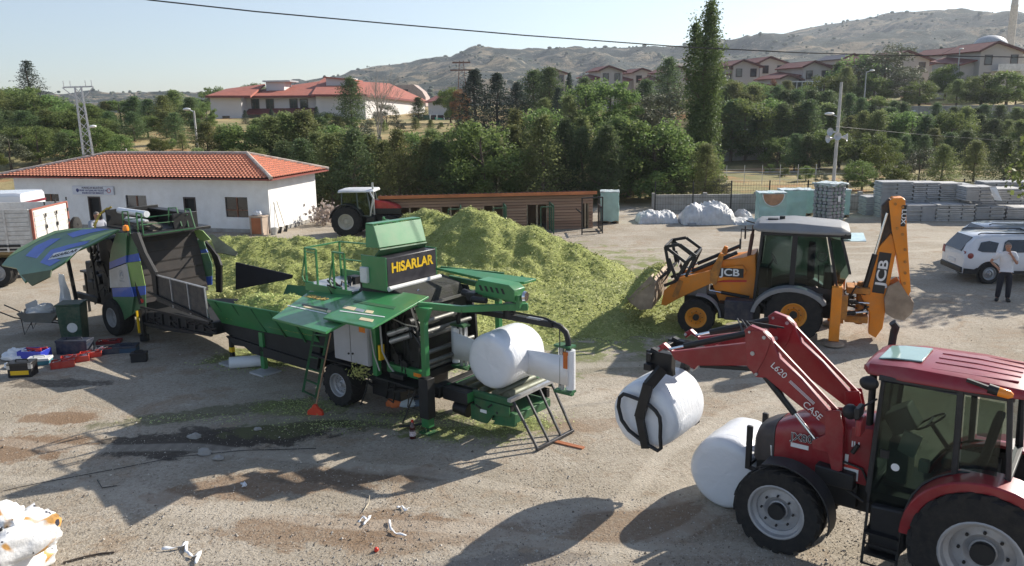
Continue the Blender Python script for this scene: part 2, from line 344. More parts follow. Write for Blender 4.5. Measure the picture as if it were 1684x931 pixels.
def make_scrub(vs):
    mb = MB(); k = 0; r = random.Random(3)
    while k < 7000:
        v = vs[r.randrange(len(vs))]; d = math.hypot(v[0], v[1])
        if d < 400 or d > 1240 or v[1] < 100: continue
        if noise.noise(Vector((v[0]*.012, v[1]*.012, 2.))) < r.uniform(-.4, .35): continue
        s = r.uniform(.5, 1.9)*(1.35 if d > 900 else 1); x, y = v[0]+r.uniform(-7, 7), v[1]+r.uniform(-7, 7)
        mb.sphere((x, y, v[2]+s*.25), s, 6, 4, (r.uniform(.8,1.5), r.uniform(.8,1.3), r.uniform(.6,1))); k += 1
    mb.build('hillside_scrub', mat('scrub', (.065,.085,.045), .9, var=.4, scale=.1), smooth=60, fix=False, kind='stuff', label='dark scrub dotted over the dry far hills', cat='scrub')
# ------------------------------------------------------------------ trees
BARK = mat('bark', (.13,.10,.075), .9, var=.3, bump=.6, bscale=12)
GBARK = mat('grey_bark', (.33,.30,.26), .9, var=.25, bump=.6, bscale=12)
LM = dict(
    dark=leafmat('dark_conifer_leaf', (.062,.098,.042), (.165,.22,.09), .42), blue=leafmat('blue_cedar_leaf', (.036,.06,.044), (.085,.12,.085), .2),
    olive=leafmat('olive_conifer_leaf', (.105,.14,.048), (.28,.31,.12), .48), broad=leafmat('broad_leaf', (.09,.145,.042), (.24,.31,.10), .48),
    bright=leafmat('bright_leaf', (.085,.13,.03), (.20,.25,.06), .35), pop=leafmat('poplar_leaf', (.06,.09,.03), (.17,.215,.075), .35),
    rust=leafmat('rusty_leaf', (.16,.075,.035), (.28,.13,.06), .2), grey=leafmat('grey_green_leaf', (.09,.10,.06), (.16,.17,.10), .2))
def leaf(mb, c, s, r, dirv=None, asp=1.):
    n = Vector((r.gauss(0,1), r.gauss(0,1), r.gauss(.4,1))).normalized() if dirv is None else dirv
    x = n.orthogonal().normalized(); x.rotate(Matrix.Rotation(r.uniform(0, 6.28), 3, n)); y = n.cross(x); x *= s*.5; y *= s*.5*asp
    c = Vector(c); i = len(mb.v); mb.v += [tuple(c-x-y*.3), tuple(c-y), tuple(c+x+y*.2), tuple(c+y)]; mb.f.append((i, i+1, i+2, i+3)); mb.m.append(0)
def trunk(h, r0, r, n=6, lean=.04, top=.9, sub=10, spread=.35, lowest=.25):
    mb = MB(); pts = [Vector((lean*h*math.sin(i*.9+r.random())*i/n*.5, lean*h*math.cos(i*1.3)*i/n*.5, h*top*i/n)) for i in range(n+1)]
    mb.tube(pts, [r0*(1-.85*i/n) for i in range(n+1)], 7)
    for k in range(sub):
        t = r.uniform(lowest, .92); i = min(n-1, int(t*n)); p = pts[i].lerp(pts[i+1], t*n-i); a = r.uniform(0, 6.28); L = h*spread*(1.15-t)*r.uniform(.6, 1.1)
        e = p + Vector((math.cos(a)*L, math.sin(a)*L, L*r.uniform(.3, .8))); mid = p.lerp(e, .5) + Vector((0,0,-.04*L))
        mb.tube([p, mid, e], [r0*(1-.8*t)*.5, r0*.25*(1-.6*t), .012], 5)
    return mb
def proto(kind, seed):
    r = random.Random(seed); cr = MB()
    if kind in ('broad', 'bright', 'grey', 'rust'):
        h = 6.; tr = trunk(h, .16, r, sub=14, lowest=.2); cl = []
        for k in range(34):
            a = r.uniform(0, 6.28); u = r.uniform(.12, 1); z = h*(.09+.87*u); R = h*.36*math.sqrt(max(.05, 1-((u-.42)/.62)**2))*r.uniform(.45, 1.05)
            cl.append((Vector((R*math.cos(a), R*math.sin(a), z)), r.uniform(.5, .95)))
        nl = 260 if kind != 'grey' else 150
        for c, s in cl:
            for k in range(nl):
                d = Vector((r.gauss(0,1), r.gauss(0,1), r.gauss(0,.75))); d = d.normalized()*s*(r.random()**.4); leaf(cr, c+d, r.uniform(.10, .2), r)
    elif kind in ('olive', 'dark'):      # open pine: tufts at the ends of rising limbs
        h = 6.; tr = trunk(h, .13, r, sub=20, lowest=.12, spread=.33)
        for k in range(95):
            u = (k+r.random())/95; z = h*(.08+.9*u); a = k*2.4+r.uniform(-.5,.5); L = h*(.30*(1-u)**.75+.05)*r.uniform(.45, 1.15)
            d = Vector((math.cos(a), math.sin(a), .25+.5*u)).normalized()
            for q in range(85):
                t = r.uniform(.25, 1.05)**.7; c = Vector((0,0,z)) + d*L*t + Vector((r.gauss(0,1), r.gauss(0,1), r.gauss(0,.8)))*(.10+.13*t)*(1.1-.3*u)
                leaf(cr, c, r.uniform(.10, .19), r, asp=.55)
    elif kind == 'blue':                 # dense cone with drooping tiers
        h = 8.; tr = trunk(h, .15, r, sub=6)
        for k in range(150):
            u = (k+r.random())/150; z = h*(.05+.93*u); a = k*2.4+r.uniform(-.4,.4); L = h*(.26*(1-u)**.85+.015)*r.uniform(.65, 1.1); d = Vector((math.cos(a), math.sin(a), .12-.25*(1-u))).normalized()
            for q in range(62):
                t = r.uniform(.1, 1)**.6; c = Vector((0,0,z)) + d*L*t + Vector((r.gauss(0,1), r.gauss(0,1), r.gauss(-.3,.7)))*(.10+.08*t)*(1.15-.5*u)
                leaf(cr, c, r.uniform(.10, .19), r, asp=.55)
    elif kind == 'tier':                 # sparse layered cedar on the skyline
        h = 10.; tr = trunk(h, .2, r, sub=0, top=1.)
        for k in range(34):
            u = (k+.5)/34; z = h*(.18+.8*u); n = 5
            for q in range(n):
                a = q*6.28/n + k*1.1 + r.uniform(-.3,.3); L = h*(.30*(1-u)**.9+.02)*r.uniform(.55, 1.15); d = Vector((math.cos(a), math.sin(a), .05)).normalized(); tr.tube([(0,0,z), Vector((0,0,z))+d*L], [.03, .008], 4)
                for w in range(26):
                    t = r.uniform(.15, 1); leaf(cr, Vector((0,0,z+.05)) + d*L*t + Vector((r.gauss(0,.14), r.gauss(0,.14), r.gauss(-.03,.06))), r.uniform(.12, .24), r, asp=.5)
    elif kind == 'pop':
        h = 13.; tr = trunk(h, .26, r, sub=30, spread=.12, lowest=.06, lean=.01)
        for cx, cy, hh, RR, cnt in ((-.50, 0, .985, .98, 300), (.80, .15, .89, .85, 230), (.1, -.3, .60, 1.3, 150)):
            for k in range(cnt):
                u = (k+r.random())/cnt; z = h*hh*(.05+.95*u); W = RR*min(1, u*7+.3)*min(1, (1-u)*3.6+.10)*(.75+.5*noise.noise(Vector((u*14, cx*3, .5)))); a = r.uniform(0, 6.28); q_ = W*math.sqrt(r.random()); bend = min(1, z/h*1.6)
                c = Vector((cx*bend+math.cos(a)*q_, cy+math.sin(a)*q_, z)); s = r.uniform(.16, .42)
                for q in range(46):
                    d = Vector((r.gauss(0,1), r.gauss(0,1), r.gauss(0,1.9)))*s*.6; leaf(cr, c+d, r.uniform(.09, .15), r)
    elif kind == 'bare':
        h = 8.; tr = MB()
        def br(p, d, L, w, k):
            e = p + d*L; m_ = p.lerp(e, .5)+Vector((r.gauss(0,.03), r.gauss(0,.03), 0))*L; tr.tube([p, m_, e], [w, w*.8, w*.6], 5)
            if k:
                for q in range(3 if k > 1 else 4):
                    nd = (d + Vector((r.gauss(0,.33), r.gauss(0,.33), r.gauss(.15,.2)))).normalized(); br(p.lerp(e, r.uniform(.5, 1)), nd, L*r.uniform(.55,.8), w*.55, k-1)
        for q in range(4): br(Vector((r.uniform(-.2,.2), r.uniform(-.2,.2), 0)), Vector((r.gauss(0,.16), r.gauss(0,.16), 1)).normalized(), 2.9, .085, 4)
        for q in range(60): leaf(cr, (r.gauss(0,.5), r.gauss(0,.5), r.uniform(1, 3)), .12, r)
    return h, tr.mesh('trunk', GBARK if kind == 'bare' else BARK), cr.mesh('crown', LM.get({'tier': 'blue', 'bare': 'grey'}.get(kind, kind)), smooth=0)
PROTO = {}
def get_proto(kind, i):
    if (kind, i) not in PROTO: PROTO[kind, i] = proto(kind, hash((kind == 'x', i)) % 1000 + 11*i + len(kind))
    return PROTO[kind, i]
ORD = ['first','second','third','fourth','fifth','sixth','seventh','eighth','ninth','tenth','eleventh','twelfth','thirteenth','fourteenth','fifteenth','sixteenth','seventeenth','eighteenth','nineteenth','twentieth']
def ordn(i):
    if i < 20: return ORD[i]
    t = {2: 'twenty', 3: 'thirty', 4: 'forty'}[(i+1)//10]; u = (i+1) % 10
    return t + '-' + ORD[u-1] if u else {'twenty': 'twentieth', 'thirty': 'thirtieth', 'forty': 'fortieth'}[t]
def plant(px, Y, top, kind, name, label, group=None, wide=1., i=None, cat='tree', dz=0.):
    q = AtY(px, 300, Y); z = hz(q.x, Y) + dz; t = AtY(px, top, Y).z; H = max(.8, t-z); i = rnd.randrange(3 if kind in ('broad','olive','dark') else 2) if i is None else i
    h, tm, cm = get_proto(kind, i); o = thing(name, label, cat, (q.x, Y, z-.05), rnd.uniform(0, 6.28), group); s = H/h; w = s*wide
    o.scale = (w, w, s)
    for n, me in (('trunk', tm), ('crown', cm)):
        c = bpy.data.objects.new(n, me); COL.objects.link(c); c.parent = o
    return o
# ================================================================== the setting
make_ground()
_hv = make_hills(); make_scrub(_hv)
# ------------------------------------------------------------------ trees, zone by zone, each zone listed from left to right
def row(items, name, cat, describe, group, **k):
    items = sorted(items)
    for i, it in enumerate(items):
        px, Y, top, kind = it[:4]; w = it[4] if len(it) > 4 else 1.
        plant(px, Y, top, kind, name, describe(i, len(items)), group, wide=w, cat=cat, **k)
def jit(a, b, step, Y, top, kinds, w=(1.1, 1.5), jt=8, jy=4):
    out = []; x = a
    while x <= b:
        tp = pl(x, top) if isinstance(top, list) else top
        out.append((x + rnd.uniform(-.3, .3)*step, Y + rnd.uniform(-jy, jy), tp + rnd.uniform(-jt, jt), rnd.choice(kinds), rnd.uniform(*w))); x += step
    return out
left_top = [(-40,170),(0,150),(60,152),(110,165),(170,178),(230,162),(290,152),(340,172)]
row(jit(-30, 345, 22, 92, left_top, ['broad','broad','dark','olive'], (1.7,2.3)), 'hillside_tree', 'tree', lambda i, n: f'{ordn(i)} tree from the left on the skyline above the tiled building', 'trees on the skyline of the left slope')
row(jit(-20, 340, 27, 76, [(0,178),(100,188),(170,192),(250,186),(330,190)], ['broad','broad','dark','olive'], (1.7,2.3)), 'hillside_tree', 'tree', lambda i, n: f'{ordn(i)} tree from the left halfway up the left slope', 'trees halfway up the left slope')
row([(22,60,222,'grey',1.5),(70,62,208,'broad',1.5),(112,60,218,'dark',1.6),(165,62,205,'broad',1.6),(205,60,222,'broad',1.3),(268,62,228,'bright',1.3),(-5,58,250,'bright',1.3)], 'bushy_tree', 'tree', lambda i, n: f'{ordn(i)} tree from the left right behind the tiled roof ridge with the lattice mast', 'bushy trees behind the tiled roof')
plant(70, 105, 97, 'tier', 'cedar_tree', 'sparse layered cedar standing alone above the skyline beside the lattice mast', wide=1.6, i=0)
row(jit(345, 545, 21, 62, [(340,208),(420,196),(480,190),(540,188)], ['olive','olive','broad','dark'], (1.25,1.7), jt=7), 'garden_tree', 'tree', lambda i, n: f'{ordn(i)} tree from the left in the row in front of the long school building', 'trees in front of the school')
row(jit(330, 560, 33, 53, [(330,248),(440,238),(560,215)], ['olive','dark','broad'], (1.2,1.6), jt=8, jy=2), 'yard_tree', 'tree', lambda i, n: f'{ordn(i)} tree from the left behind the tiled white building', 'trees behind the white building')
row(jit(545, 1170, 23, 50.5, [(545,222),(640,226),(700,236),(800,215),(900,205),(1000,215),(1100,222),(1170,232)], ['olive','dark','olive','grey','dark','broad'], (1.0,1.45), jt=24, jy=1.6), 'belt_tree', 'tree', lambda i, n: f'{ordn(i)} conifer from the left in the belt behind the timber shed', 'belt of trees behind the timber shed')
row(jit(560, 1130, 29, 57, [(560,205),(680,232),(760,225),(800,205),(900,188),(1000,196),(1130,215)], ['olive','olive','broad','grey'], (1.0,1.4), jt=17, jy=2), 'belt_tree', 'tree', lambda i, n: f'{ordn(i)} tree from the left in the second belt row behind the shed', 'second row of the tree belt')
row([(784,90,112,'blue',1.9),(820,92,118,'blue',1.8),(852,94,133,'blue',1.8),(880,97,116,'dark',1.6),(905,94,112,'dark',1.4),(918,88,142,'blue',1.2),(936,98,118,'blue',.8),(960,95,128,'dark',1.2),(1060,92,132,'dark',1.4),(1095,108,96,'dark',1.3),(760,108,150,'rust',.8)], 'tall_conifer', 'tree', lambda i, n: f'{ordn(i)} tall dark conifer from the left in the stand beside the school gate', 'tall dark conifers above the belt')
row([(965,78,140,'broad',1.3),(1000,80,132,'broad',1.5),(1030,82,150,'olive',1.4),(1100,80,142,'grey',1.4),(1068,84,160,'grey',1.3),(935,76,158,'olive',1.4),(896,78,162,'olive',1.4)], 'slope_tree', 'tree', lambda i, n: f'{ordn(i)} leafy tree from the left on the dry grass slope left of the tall poplar', 'leafy trees on the dry slope')
plant(1152, 57, 2, 'pop', 'poplar_tree', 'very tall slender green poplar rising above the hills with a forked top', wide=1.2, i=0)
plant(627, 84, 98, 'bare', 'bare_tree', 'tall leafless pale tree standing in front of the school', wide=.9, i=0)
plant(584, 98, 128, 'dark', 'pine_tree', 'big dark pine hiding the middle of the school front', wide=1.35, i=1)
row([(412,112,180,'blue',1.5),(455,112,178,'blue',1.7),(528,112,174,'blue',1.3),(350,108,168,'broad',1.1)], 'round_shrub', 'shrub', lambda i, n: f'{ordn(i)} dark round shrub from the left against the school wall', 'dark shrubs against the school wall')
row([(692,118,160,'dark',1.5),(744,118,146,'bright',1.2),(640,104,172,'grey',1.4)], 'garden_tree', 'tree', lambda i, n: f'{ordn(i)} small tree from the left beside the glazed porch of the school', 'small trees by the school porch')
plant(757, 112, 150, 'broad', 'dense_tree', 'dark green dense tree beside the pylon above the school gate', wide=1.0, i=1)
# right hand wood
row(jit(1185, 1690, 17, 97, [(1185,146),(1250,146),(1300,152),(1400,164),(1500,176),(1600,180),(1690,182)], ['dark','broad','olive','dark'], (1.3,1.7), jt=10, jy=3), 'wood_tree', 'tree', lambda i, n: f'{ordn(i)} tree from the left in the back row below the houses', 'back row of the wood below the houses')
row(jit(1180, 1700, 21, 81, [(1180,172),(1250,165),(1330,176),(1450,188),(1550,186),(1690,192)], ['dark','olive','broad','dark'], (1.2,1.6), jt=12, jy=3), 'wood_tree', 'tree', lambda i, n: f'{ordn(i)} tree from the left in the middle row below the houses', 'middle row of the wood below the houses')
row(jit(1275, 1705, 26, 73, [(1275,225),(1350,222),(1450,225),(1560,218),(1700,222)], ['dark','olive','broad','dark'], (1.3,1.7), jt=10, jy=2), 'wood_tree', 'tree', lambda i, n: f'{ordn(i)} tree from the left in the front row below the houses', 'front row of the wood below the houses')
row([(1290,66,300,'broad',1.5),(1325,62,272,'broad',1.4),(1395,60,262,'dark',1.3),(1440,60,233,'bright',1.1),(1418,55,264,'broad',1.5),(1470,54,266,'bright',1.4),(1510,58,244,'grey',1.3),(1548,56,238,'olive',1.5),(1600,60,232,'olive',1.5),(1650,57,228,'dark',1.6),(1690,57,236,'olive',1.5),(1265,72,285,'broad',1.5),(1350,60,280,'grey',1.4)],
    'edge_tree', 'tree', lambda i, n: f'{ordn(i)} bushy tree from the left at the edge of the yard behind the pallets', 'bushy trees behind the pallets')
row([(1183,49,290,'grey',1.3)], 'young_tree', 'tree', lambda i, n: 'small young tree by the wire fence right of the poplar foot', None)
row([(1190,116,131,'broad',1.8),(1238,116,136,'broad',1.8),(1285,116,133,'olive',1.8),(1320,116,141,'broad',1.8),(1425,116,129,'broad',2.),(1500,112,133,'broad',2.),(1560,112,131,'olive',2.),(1600,110,123,'broad',2.),(1640,108,119,'broad',1.8),(1215,122,139,'olive',1.7),(1262,122,131,'rust',.9),(1345,118,121,'bright',1.5),(1365,128,103,'dark',1.3),(1440,122,89,'grey',2.0),(1400,126,91,'broad',1.6),(1475,116,119,'grey',1.7),(1540,124,109,'bright',1.4),(1585,118,126,'bright',1.3),(1620,112,137,'olive',1.7),(1655,112,129,'bright',1.3),(1380,116,111,'olive',1.4),(1510,118,141,'dark',1.4),(1680,116,141,'dark',1.4),(1565,126,119,'broad',1.2)],
    'terrace_tree', 'tree', lambda i, n: f'{ordn(i)} tree from the left on the terrace below the houses', 'trees on the terrace by the houses')
plant(1527, 185, 76, 'blue', 'cypress_tree', 'small dark cypress on the skyline between two hillside houses', wide=.8, i=0)
plant(1462, 190, 72, 'grey', 'skyline_tree', 'thin grey green tree behind the chimney of a hillside house', wide=1.6, i=0)
plant(430, 300, 138, 'broad', 'skyline_tree', 'tiny dark round tree on the bare ridge left of the school roof box', wide=1.8, i=0)
row([(365,170,143,'broad',1.6),(330,150,160,'broad',1.4),(290,150,158,'broad',1.5)], 'skyline_tree', 'tree', lambda i, n: f'{ordn(i)} leafy tree from the left behind the left end of the school roof', 'trees behind the school roof')
row(jit(420, 770, 24, 97, [(420,192),(560,186),(650,196),(770,200)], ['broad','olive','grey','broad'], (1.4,1.9), jt=6, jy=5), 'meadow_bush', 'bush', lambda i, n: f'{ordn(i)} bush from the left on the grassy rise below the school', 'bushes below the school')
row(jit(-20, 330, 30, 67, [(0,212),(150,205),(210,222),(330,228)], ['broad','olive','broad'], (1.5,1.9), jt=8, jy=3), 'slope_bush', 'bush', lambda i, n: f'{ordn(i)} bush from the left at the foot of the slope above the tiled roof', 'bushes at the foot of the left slope')
# ------------------------------------------------------------------ materials used all over
PLASTER = mat('white_plaster', (.82,.82,.81), .85, var=.07, scale=.9, bump=.35, bscale=14, dust=.25, dustcol=(.5,.46,.4))
CREAM = mat('cream_render', (.47,.43,.395), .9, var=.08, scale=.4)
BROWN = mat('brown_frame', (.17,.065,.03), .5, var=.3, scale=6)
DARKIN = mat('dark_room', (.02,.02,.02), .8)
WGLASS = mat('window_glass', (.03,.035,.04), .06, spec=.9, var=.4, scale=.7)
CONC = mat('concrete', (.36,.35,.33), .9, var=.2, scale=1.5, bump=.6, bscale=20, dust=.5, dustcol=(.2,.17,.13))
GALV = mat('galvanised_steel', (.48,.49,.5), .45, metal=.7, var=.15, scale=8)
BLACKM = mat('black_steel', (.010,.010,.011), .5, var=.4, scale=6, dust=.25, dustcol=(.05,.044,.035))
RUBBER = mat('tyre_rubber', (.014,.0135,.0135), .85, var=.3, scale=5, dust=.5, dustcol=(.065,.055,.046), bump=.3, bscale=60)
CHROME = mat('bright_steel', (.75,.76,.78), .22, metal=1., var=.05)
WHITEP = mat('white_film', (.80,.81,.83), .28, var=.03, scale=4, bump=.35, bscale=9, spec=.55)
ORANGEL = mat('orange_lens', (.95,.28,.02), .2, var=.1, spec=.7)
RED = mat('red_plastic', (.62,.04,.025), .4, var=.15)
BLACKP = mat('black_plastic', (.012,.012,.014), .5, var=.3, dust=.2, dustcol=(.06,.055,.045))
HOSE = mat('hose_rubber', (.015,.015,.015), .5)
def windows(b, fr, F_, rects, y, matf=BROWN, mull=True, fw=.07, sill=None):
    for x0, x1, z0, z1 in rects:
        m = MB(); m.box(x0-fw, x1+fw, y-.05, y+.02, z1, z1+fw); m.box(x0-fw, x1+fw, y-.05, y+.02, z0-fw, z0); m.box(x0-fw, x0, y-.05, y+.02, z0, z1); m.box(x1, x1+fw, y-.05, y+.02, z0, z1)
        if mull: m.box((x0+x1)/2-.035, (x0+x1)/2+.035, y-.045, y+.02, z0, z1); m.box(x0, (x0+x1)/2-.035, y-.04, y+.02, z0+(z1-z0)*.35-.02, z0+(z1-z0)*.35+.02); m.box((x0+x1)/2+.035, x1, y-.04, y+.02, z0+(z1-z0)*.35-.02, z0+(z1-z0)*.35+.02)
        f = m.build('window', matf, b); g = MB(); g.box(x0, x1, y-.015, y+.01, z0, z1); g.build('pane', WGLASS, f)
def wallbox(F_, x0, x1, y0, y1, z0, z1, holes=(), t=.25):
    """front wall with openings, plus side and back walls"""
    m = MB(); hs = sorted(holes); cx = x0
    for a, b, c, d in hs:
        m.box(cx, a, y0, y0+t, z0, z1); 
        if c > z0: m.box(a, b, y0, y0+t, z0, c)
        m.box(a, b, y0, y0+t, d, z1); cx = b
    m.box(cx, x1, y0, y0+t, z0, z1); m.box(x0, x0+t, y0+t, y1, z0, z1); m.box(x1-t, x1, y0+t, y1, z0, z1); m.box(x0+t, x1-t, y1-t, y1, z0, z1)
    return m
# roof tiles: rows of curved tiles modelled as a rippled, stepped sheet
def tilesheet(mb, A, B, C_, D_, rows, n, amp=.022, step=.07):
    """A,B eave corners; D_,C_ ridge corners above them"""
    A, B, C_, D_ = map(Vector, (A, B, C_, D_)); nr = (B-A).cross(D_-A).normalized()
    if nr.z < 0: nr = -nr
    base = len(mb.v); vs = []; fs = []; per = 6; W = (B-A).length; N = int(W/.21)*per
    for r in range(rows):
        for e, lift in ((0, step), (1, 0)):
            t = (r+e)/rows; P, Q = A.lerp(D_, t), B.lerp(C_, t)
            wl_ = (Q-P).length; u0 = (P-A).dot((B-A)/W)
            for i in range(N+1):
                s = i/N*W; s = min(max(s, u0), u0+wl_); p = P.lerp(Q, (s-u0)/wl_ if wl_ > 1e-6 else 0)
                vs.append(p + nr*(lift + amp*math.cos(6.28319*i/per)))
    for r in range(rows):
        a, b = 2*r*(N+1), (2*r+1)*(N+1)
        fs += [(a+i, a+i+1, b+i+1, b+i) for i in range(N)]
        if r < rows-1: c = (2*r+2)*(N+1); fs += [(b+i, b+i+1, c+i+1, c+i) for i in range(N)]
    mb.add(vs, fs)
TILE = mat('clay_tiles', (.62,.25,.155), .85, var=.25, scale=7, detail=7, dust=.5, dustcol=(.36,.20,.14))
# ------------------------------------------------------------------ white single storey building
FB = Fr(-11.65, 39.48, -15)
bx0 = FB.ony(27,330,0).x; bz = 2.62; bd = 4.7
b = fthing('white_building', 'white single storey building with red clay tile hip roof and brown windows', 'building', FB)
Dm = lambda p0, p1: None
def bpx(x0, x1, y0, y1): a = FB.ony(x0, y0, 0); c = FB.ony(x1, y1, 0); return (a.x, c.x, c.z, a.z)
wins = [bpx(67, 100, 322, 350), bpx(206, 243, 323, 350), bpx(369, 409, 324, 358)]
doors = [bpx(144, 172, 323, 385), bpx(301, 327, 324, 385)]
doors = [(a, b_, 0., d) for a, b_, c, d in doors]
wins[0] = (wins[0][0], wins[0][1], wins[2][2], wins[2][3]); wins[1] = (wins[1][0], wins[1][1], wins[2][2], wins[2][3])
w = wallbox(FB, bx0, 0, 0, bd, 0, bz, wins+doors).build('wall', PLASTER, b)
m = MB(); m.box(bx0-.03, .03, -.03, 0, 0, .18); m.box(0, .03, 0, bd, 0, .18); m.build('plinth', CONC, b)
windows(b, None, FB, wins, .1)
for a, b_, c, d in doors:
    m = MB(); m.box(a, a+.08, -.02, .2, 0, d); m.box(b_-.08, b_, -.02, .2, 0, d); m.box(a+.08, b_-.08, -.02, .2, d-.08, d); f = m.build('door', mat('dark_door', (.05,.035,.03), .5), b)
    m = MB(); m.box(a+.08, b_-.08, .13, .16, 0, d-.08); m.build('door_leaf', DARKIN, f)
m = MB(); m.box(bx0-.55, .55, -.55, bd+.55, bz-.02, bz+.06); m.build('eave', mat('eave_board', (.22,.05,.035), .6), b)
ez = bz+.07; rz_ = ez+.98; e = .5; hp = 3.0
rx0, rx1 = bx0-e, e; ry0, ry1 = -e, bd+e; my = bd/2
m = MB(); tilesheet(m, (rx0,ry0,ez), (rx1,ry0,ez), (rx1-hp,my,rz_), (rx0+hp+1.6,my,rz_), 13, 0)
tilesheet(m, (rx1,ry0,ez), (rx1,ry1,ez), (rx1-hp,my+.01,rz_), (rx1-hp,my,rz_), 13, 0)
tilesheet(m, (rx1,ry1,ez), (rx0,ry1,ez), (rx0+hp+1.6,my,rz_), (rx1-hp,my,rz_), 13, 0)
tilesheet(m, (rx0,ry1,ez), (rx0,ry0,ez), (rx0+hp+1.6,my-.01,rz_), (rx0+hp+1.6,my,rz_), 13, 0)
roof = m.build('roof', TILE, b, smooth=50, fix=False)
m = MB()
for p, q in [((rx0+hp+1.6,my,rz_),(rx1-hp,my,rz_)), ((rx1-hp,my,rz_),(rx1,ry0,ez)), ((rx1-hp,my,rz_),(rx1,ry1,ez)), ((rx0+hp+1.6,my,rz_),(rx0,ry0,ez))]:
    p, q = Vector(p), Vector(q); n = int((q-p).length/.36)
    for i in range(n): m.tube([p.lerp(q, i/n)+V(0,0,.05), p.lerp(q, (i+1.15)/n)+V(0,0,.035)], [.085, .105], 8)
m.build('ridge_tiles', mat('mortared_ridge', (.48,.40,.34), .9, var=.35, scale=4), roof)
m = MB(); p = FB.ony(155, 256, my)
m.cyl((p.x,my-.5,rz_-.1), (p.x-.05,my-.5,rz_+1.0), .02); m.bar((p.x-.3,my-.5,rz_-.05), (p.x+.3,my-.5,rz_-.05), .04); m.build('roof_rod', BLACKM, roof)
m = MB(); m.cyl((bx0+4.2,bd-1,rz_-.7), (bx0+4.1,bd-1,rz_+.2), .03); m.build('vent_pipe', GALV, roof)
# sign above the left door
s0 = FB.ony(118, 306, -.1); s1 = FB.ony(187, 321, -.1)
t = thing('wall_sign', 'long white sign board with blue lettering and two emblems above the left door', 'sign', FB.wor(s0.x, -.1, s1.z), FB.az)
sw, sh = s1.x-s0.x, s0.z-s1.z
m = MB(); m.box(0, sw, 0, .06, 0, sh); m.build('board', mat('sign_white', (.62,.64,.70), .4, var=.03), t)
NAVY = mat('navy_ink', (.03,.04,.16), .5, var=0); INK = mat('dark_ink', (.06,.05,.08), .5, var=0); RINK = mat('red_ink', (.45,.04,.04), .5, var=0)
for i, (s, mt) in enumerate([('PURSAKLAR BELEDİYESİ', INK), ('SOKAK HAYVANLARI TEDAVİ VE', NAVY), ('BAKIM EĞİTİM MERKEZİ', NAVY)]):
    lettering(s, .125, mt, t, basis((sw*.5, -.006, sh*(.8-.3*i)), (1,0,0), (0,0,1)), 'sign_lettering', .003, .002, sx=.95)
m = MB(); m.prism([(.32+.09*math.cos(a)*(1 if math.sin(a) > 0 else .8), sh*.5+.1*math.sin(a)) for a in [k*6.283/10 for k in range(10)]], -.008, 0); m.build('shield_emblem', NAVY, t)
m = MB(); m.lathe([(.09,0),(.12,0),(.12,.008),(.09,.008)], (sw-.26,0,sh*.5), (0,-1,0), 20); m.build('round_emblem', RINK, t)
m = MB(); m.tube([FB.wor(s1.x+.1,-.06,bz), FB.wor(s1.x+.1,-.06,bz-.5)], .02, 6); 
# cabinet, tools, dry branches by the wall
FC = FB
c0 = FB.ony(418, 383, -.35)
t = thing('wooden_cabinet', 'small wooden cabinet with orange brown door against the white wall', 'cabinet', FB.wor(c0.x, -.62, 0), FB.az)
m = MB(); m.box(-.02,.06,-.02,.5,0,.86); m.box(.58,.66,-.02,.5,0,.86); m.box(-.04,.70,-.04,.52,.86,.92); m.box(.06,.58,.02,.5,0,.86); m.build('body', mat('pale_board', (.42,.33,.26), .7), t)
m = MB(); m.box(.07,.57,-.01,.02,.05,.82); m.build('door', mat('orange_board', (.38,.13,.05), .6), t)
t = thing('white_bag', 'crumpled white plastic bag lying on top of the wooden cabinet', 'bag', FB.wor(c0.x+.3, -.4, .92), FB.az)
def crumple(mb, c, sx, sy, sz, seed, n=26, m_=16, amp=.35, fl=.0):
    vs = []; fs = []
    for i in range(m_+1):
        th = math.pi*.5*i/m_ if fl else math.pi*i/m_
        for j in range(n):
            a = 6.2832*j/n; d = Vector((math.sin(th)*math.cos(a), math.sin(th)*math.sin(a), math.cos(th)))
            k = 1 + amp*noise.fractal(d*1.6+Vector((seed,seed*2,0)), .7, 2.3, 4) + amp*.35*abs(noise.noise(d*6+Vector((seed,0,0))))
            vs.append((c[0]+d.x*sx*k, c[1]+d.y*sy*k, max(0.005, c[2]+d.z*sz*k)))
    for i in range(m_): fs += [(i*n+j, (i+1)*n+j, (i+1)*n+(j+1)%n, i*n+(j+1)%n) for j in range(n)]
    return mb.add(vs, fs)
m = MB(); crumple(m, (0,0,.1), .2, .12, .12, 3.); m.build('bag_film', WHITEP, t)
for k, (px, py, nm, lb) in enumerate([(456, 378, 'shovel', 'long handled shovel leaning on the sunlit gable wall, left one'), (466, 377, 'rake', 'long handled tool with dark blade leaning on the sunlit gable wall, right one')]):
    q = FB.onx(px, py, .25); t = thing(nm, lb, nm, FB.wor(.3, q.y, 0), FB.az)
    m = MB(); m.cyl((.1,0,.02), (-.22,.12-.25*k,1.5), .017, n=8); m.build('handle', mat('grey_wood', (.35,.28,.2), .8), t)
    m = MB(); m.slab([(.0,-.12,.0),(.2,-.1,.0),(.15,.14,.3),(.02,.12,.3)], .012); m.build('blade', BLACKM, t)
q = FB.onx(452, 379, .3); t = thing('grey_bucket', 'small grey bucket at the foot of the gable wall', 'bucket', FB.wor(.35, q.y-.2, 0))
m = MB(); m.lathe([(.0,.01),(.13,.01),(.17,.34),(.155,.34),(.12,.03),(0,.03)], (0,0,0), (0,0,1), 14); m.build('pail', GALV, t)
q = FB.onx(518, 366, .6); t = thing('dry_branches', 'heap of dry pale branches and cut leaves at the far corner of the gable wall', 'branches', FB.wor(1.2, q.y, 0))
m = MB(); rr = random.Random(5)
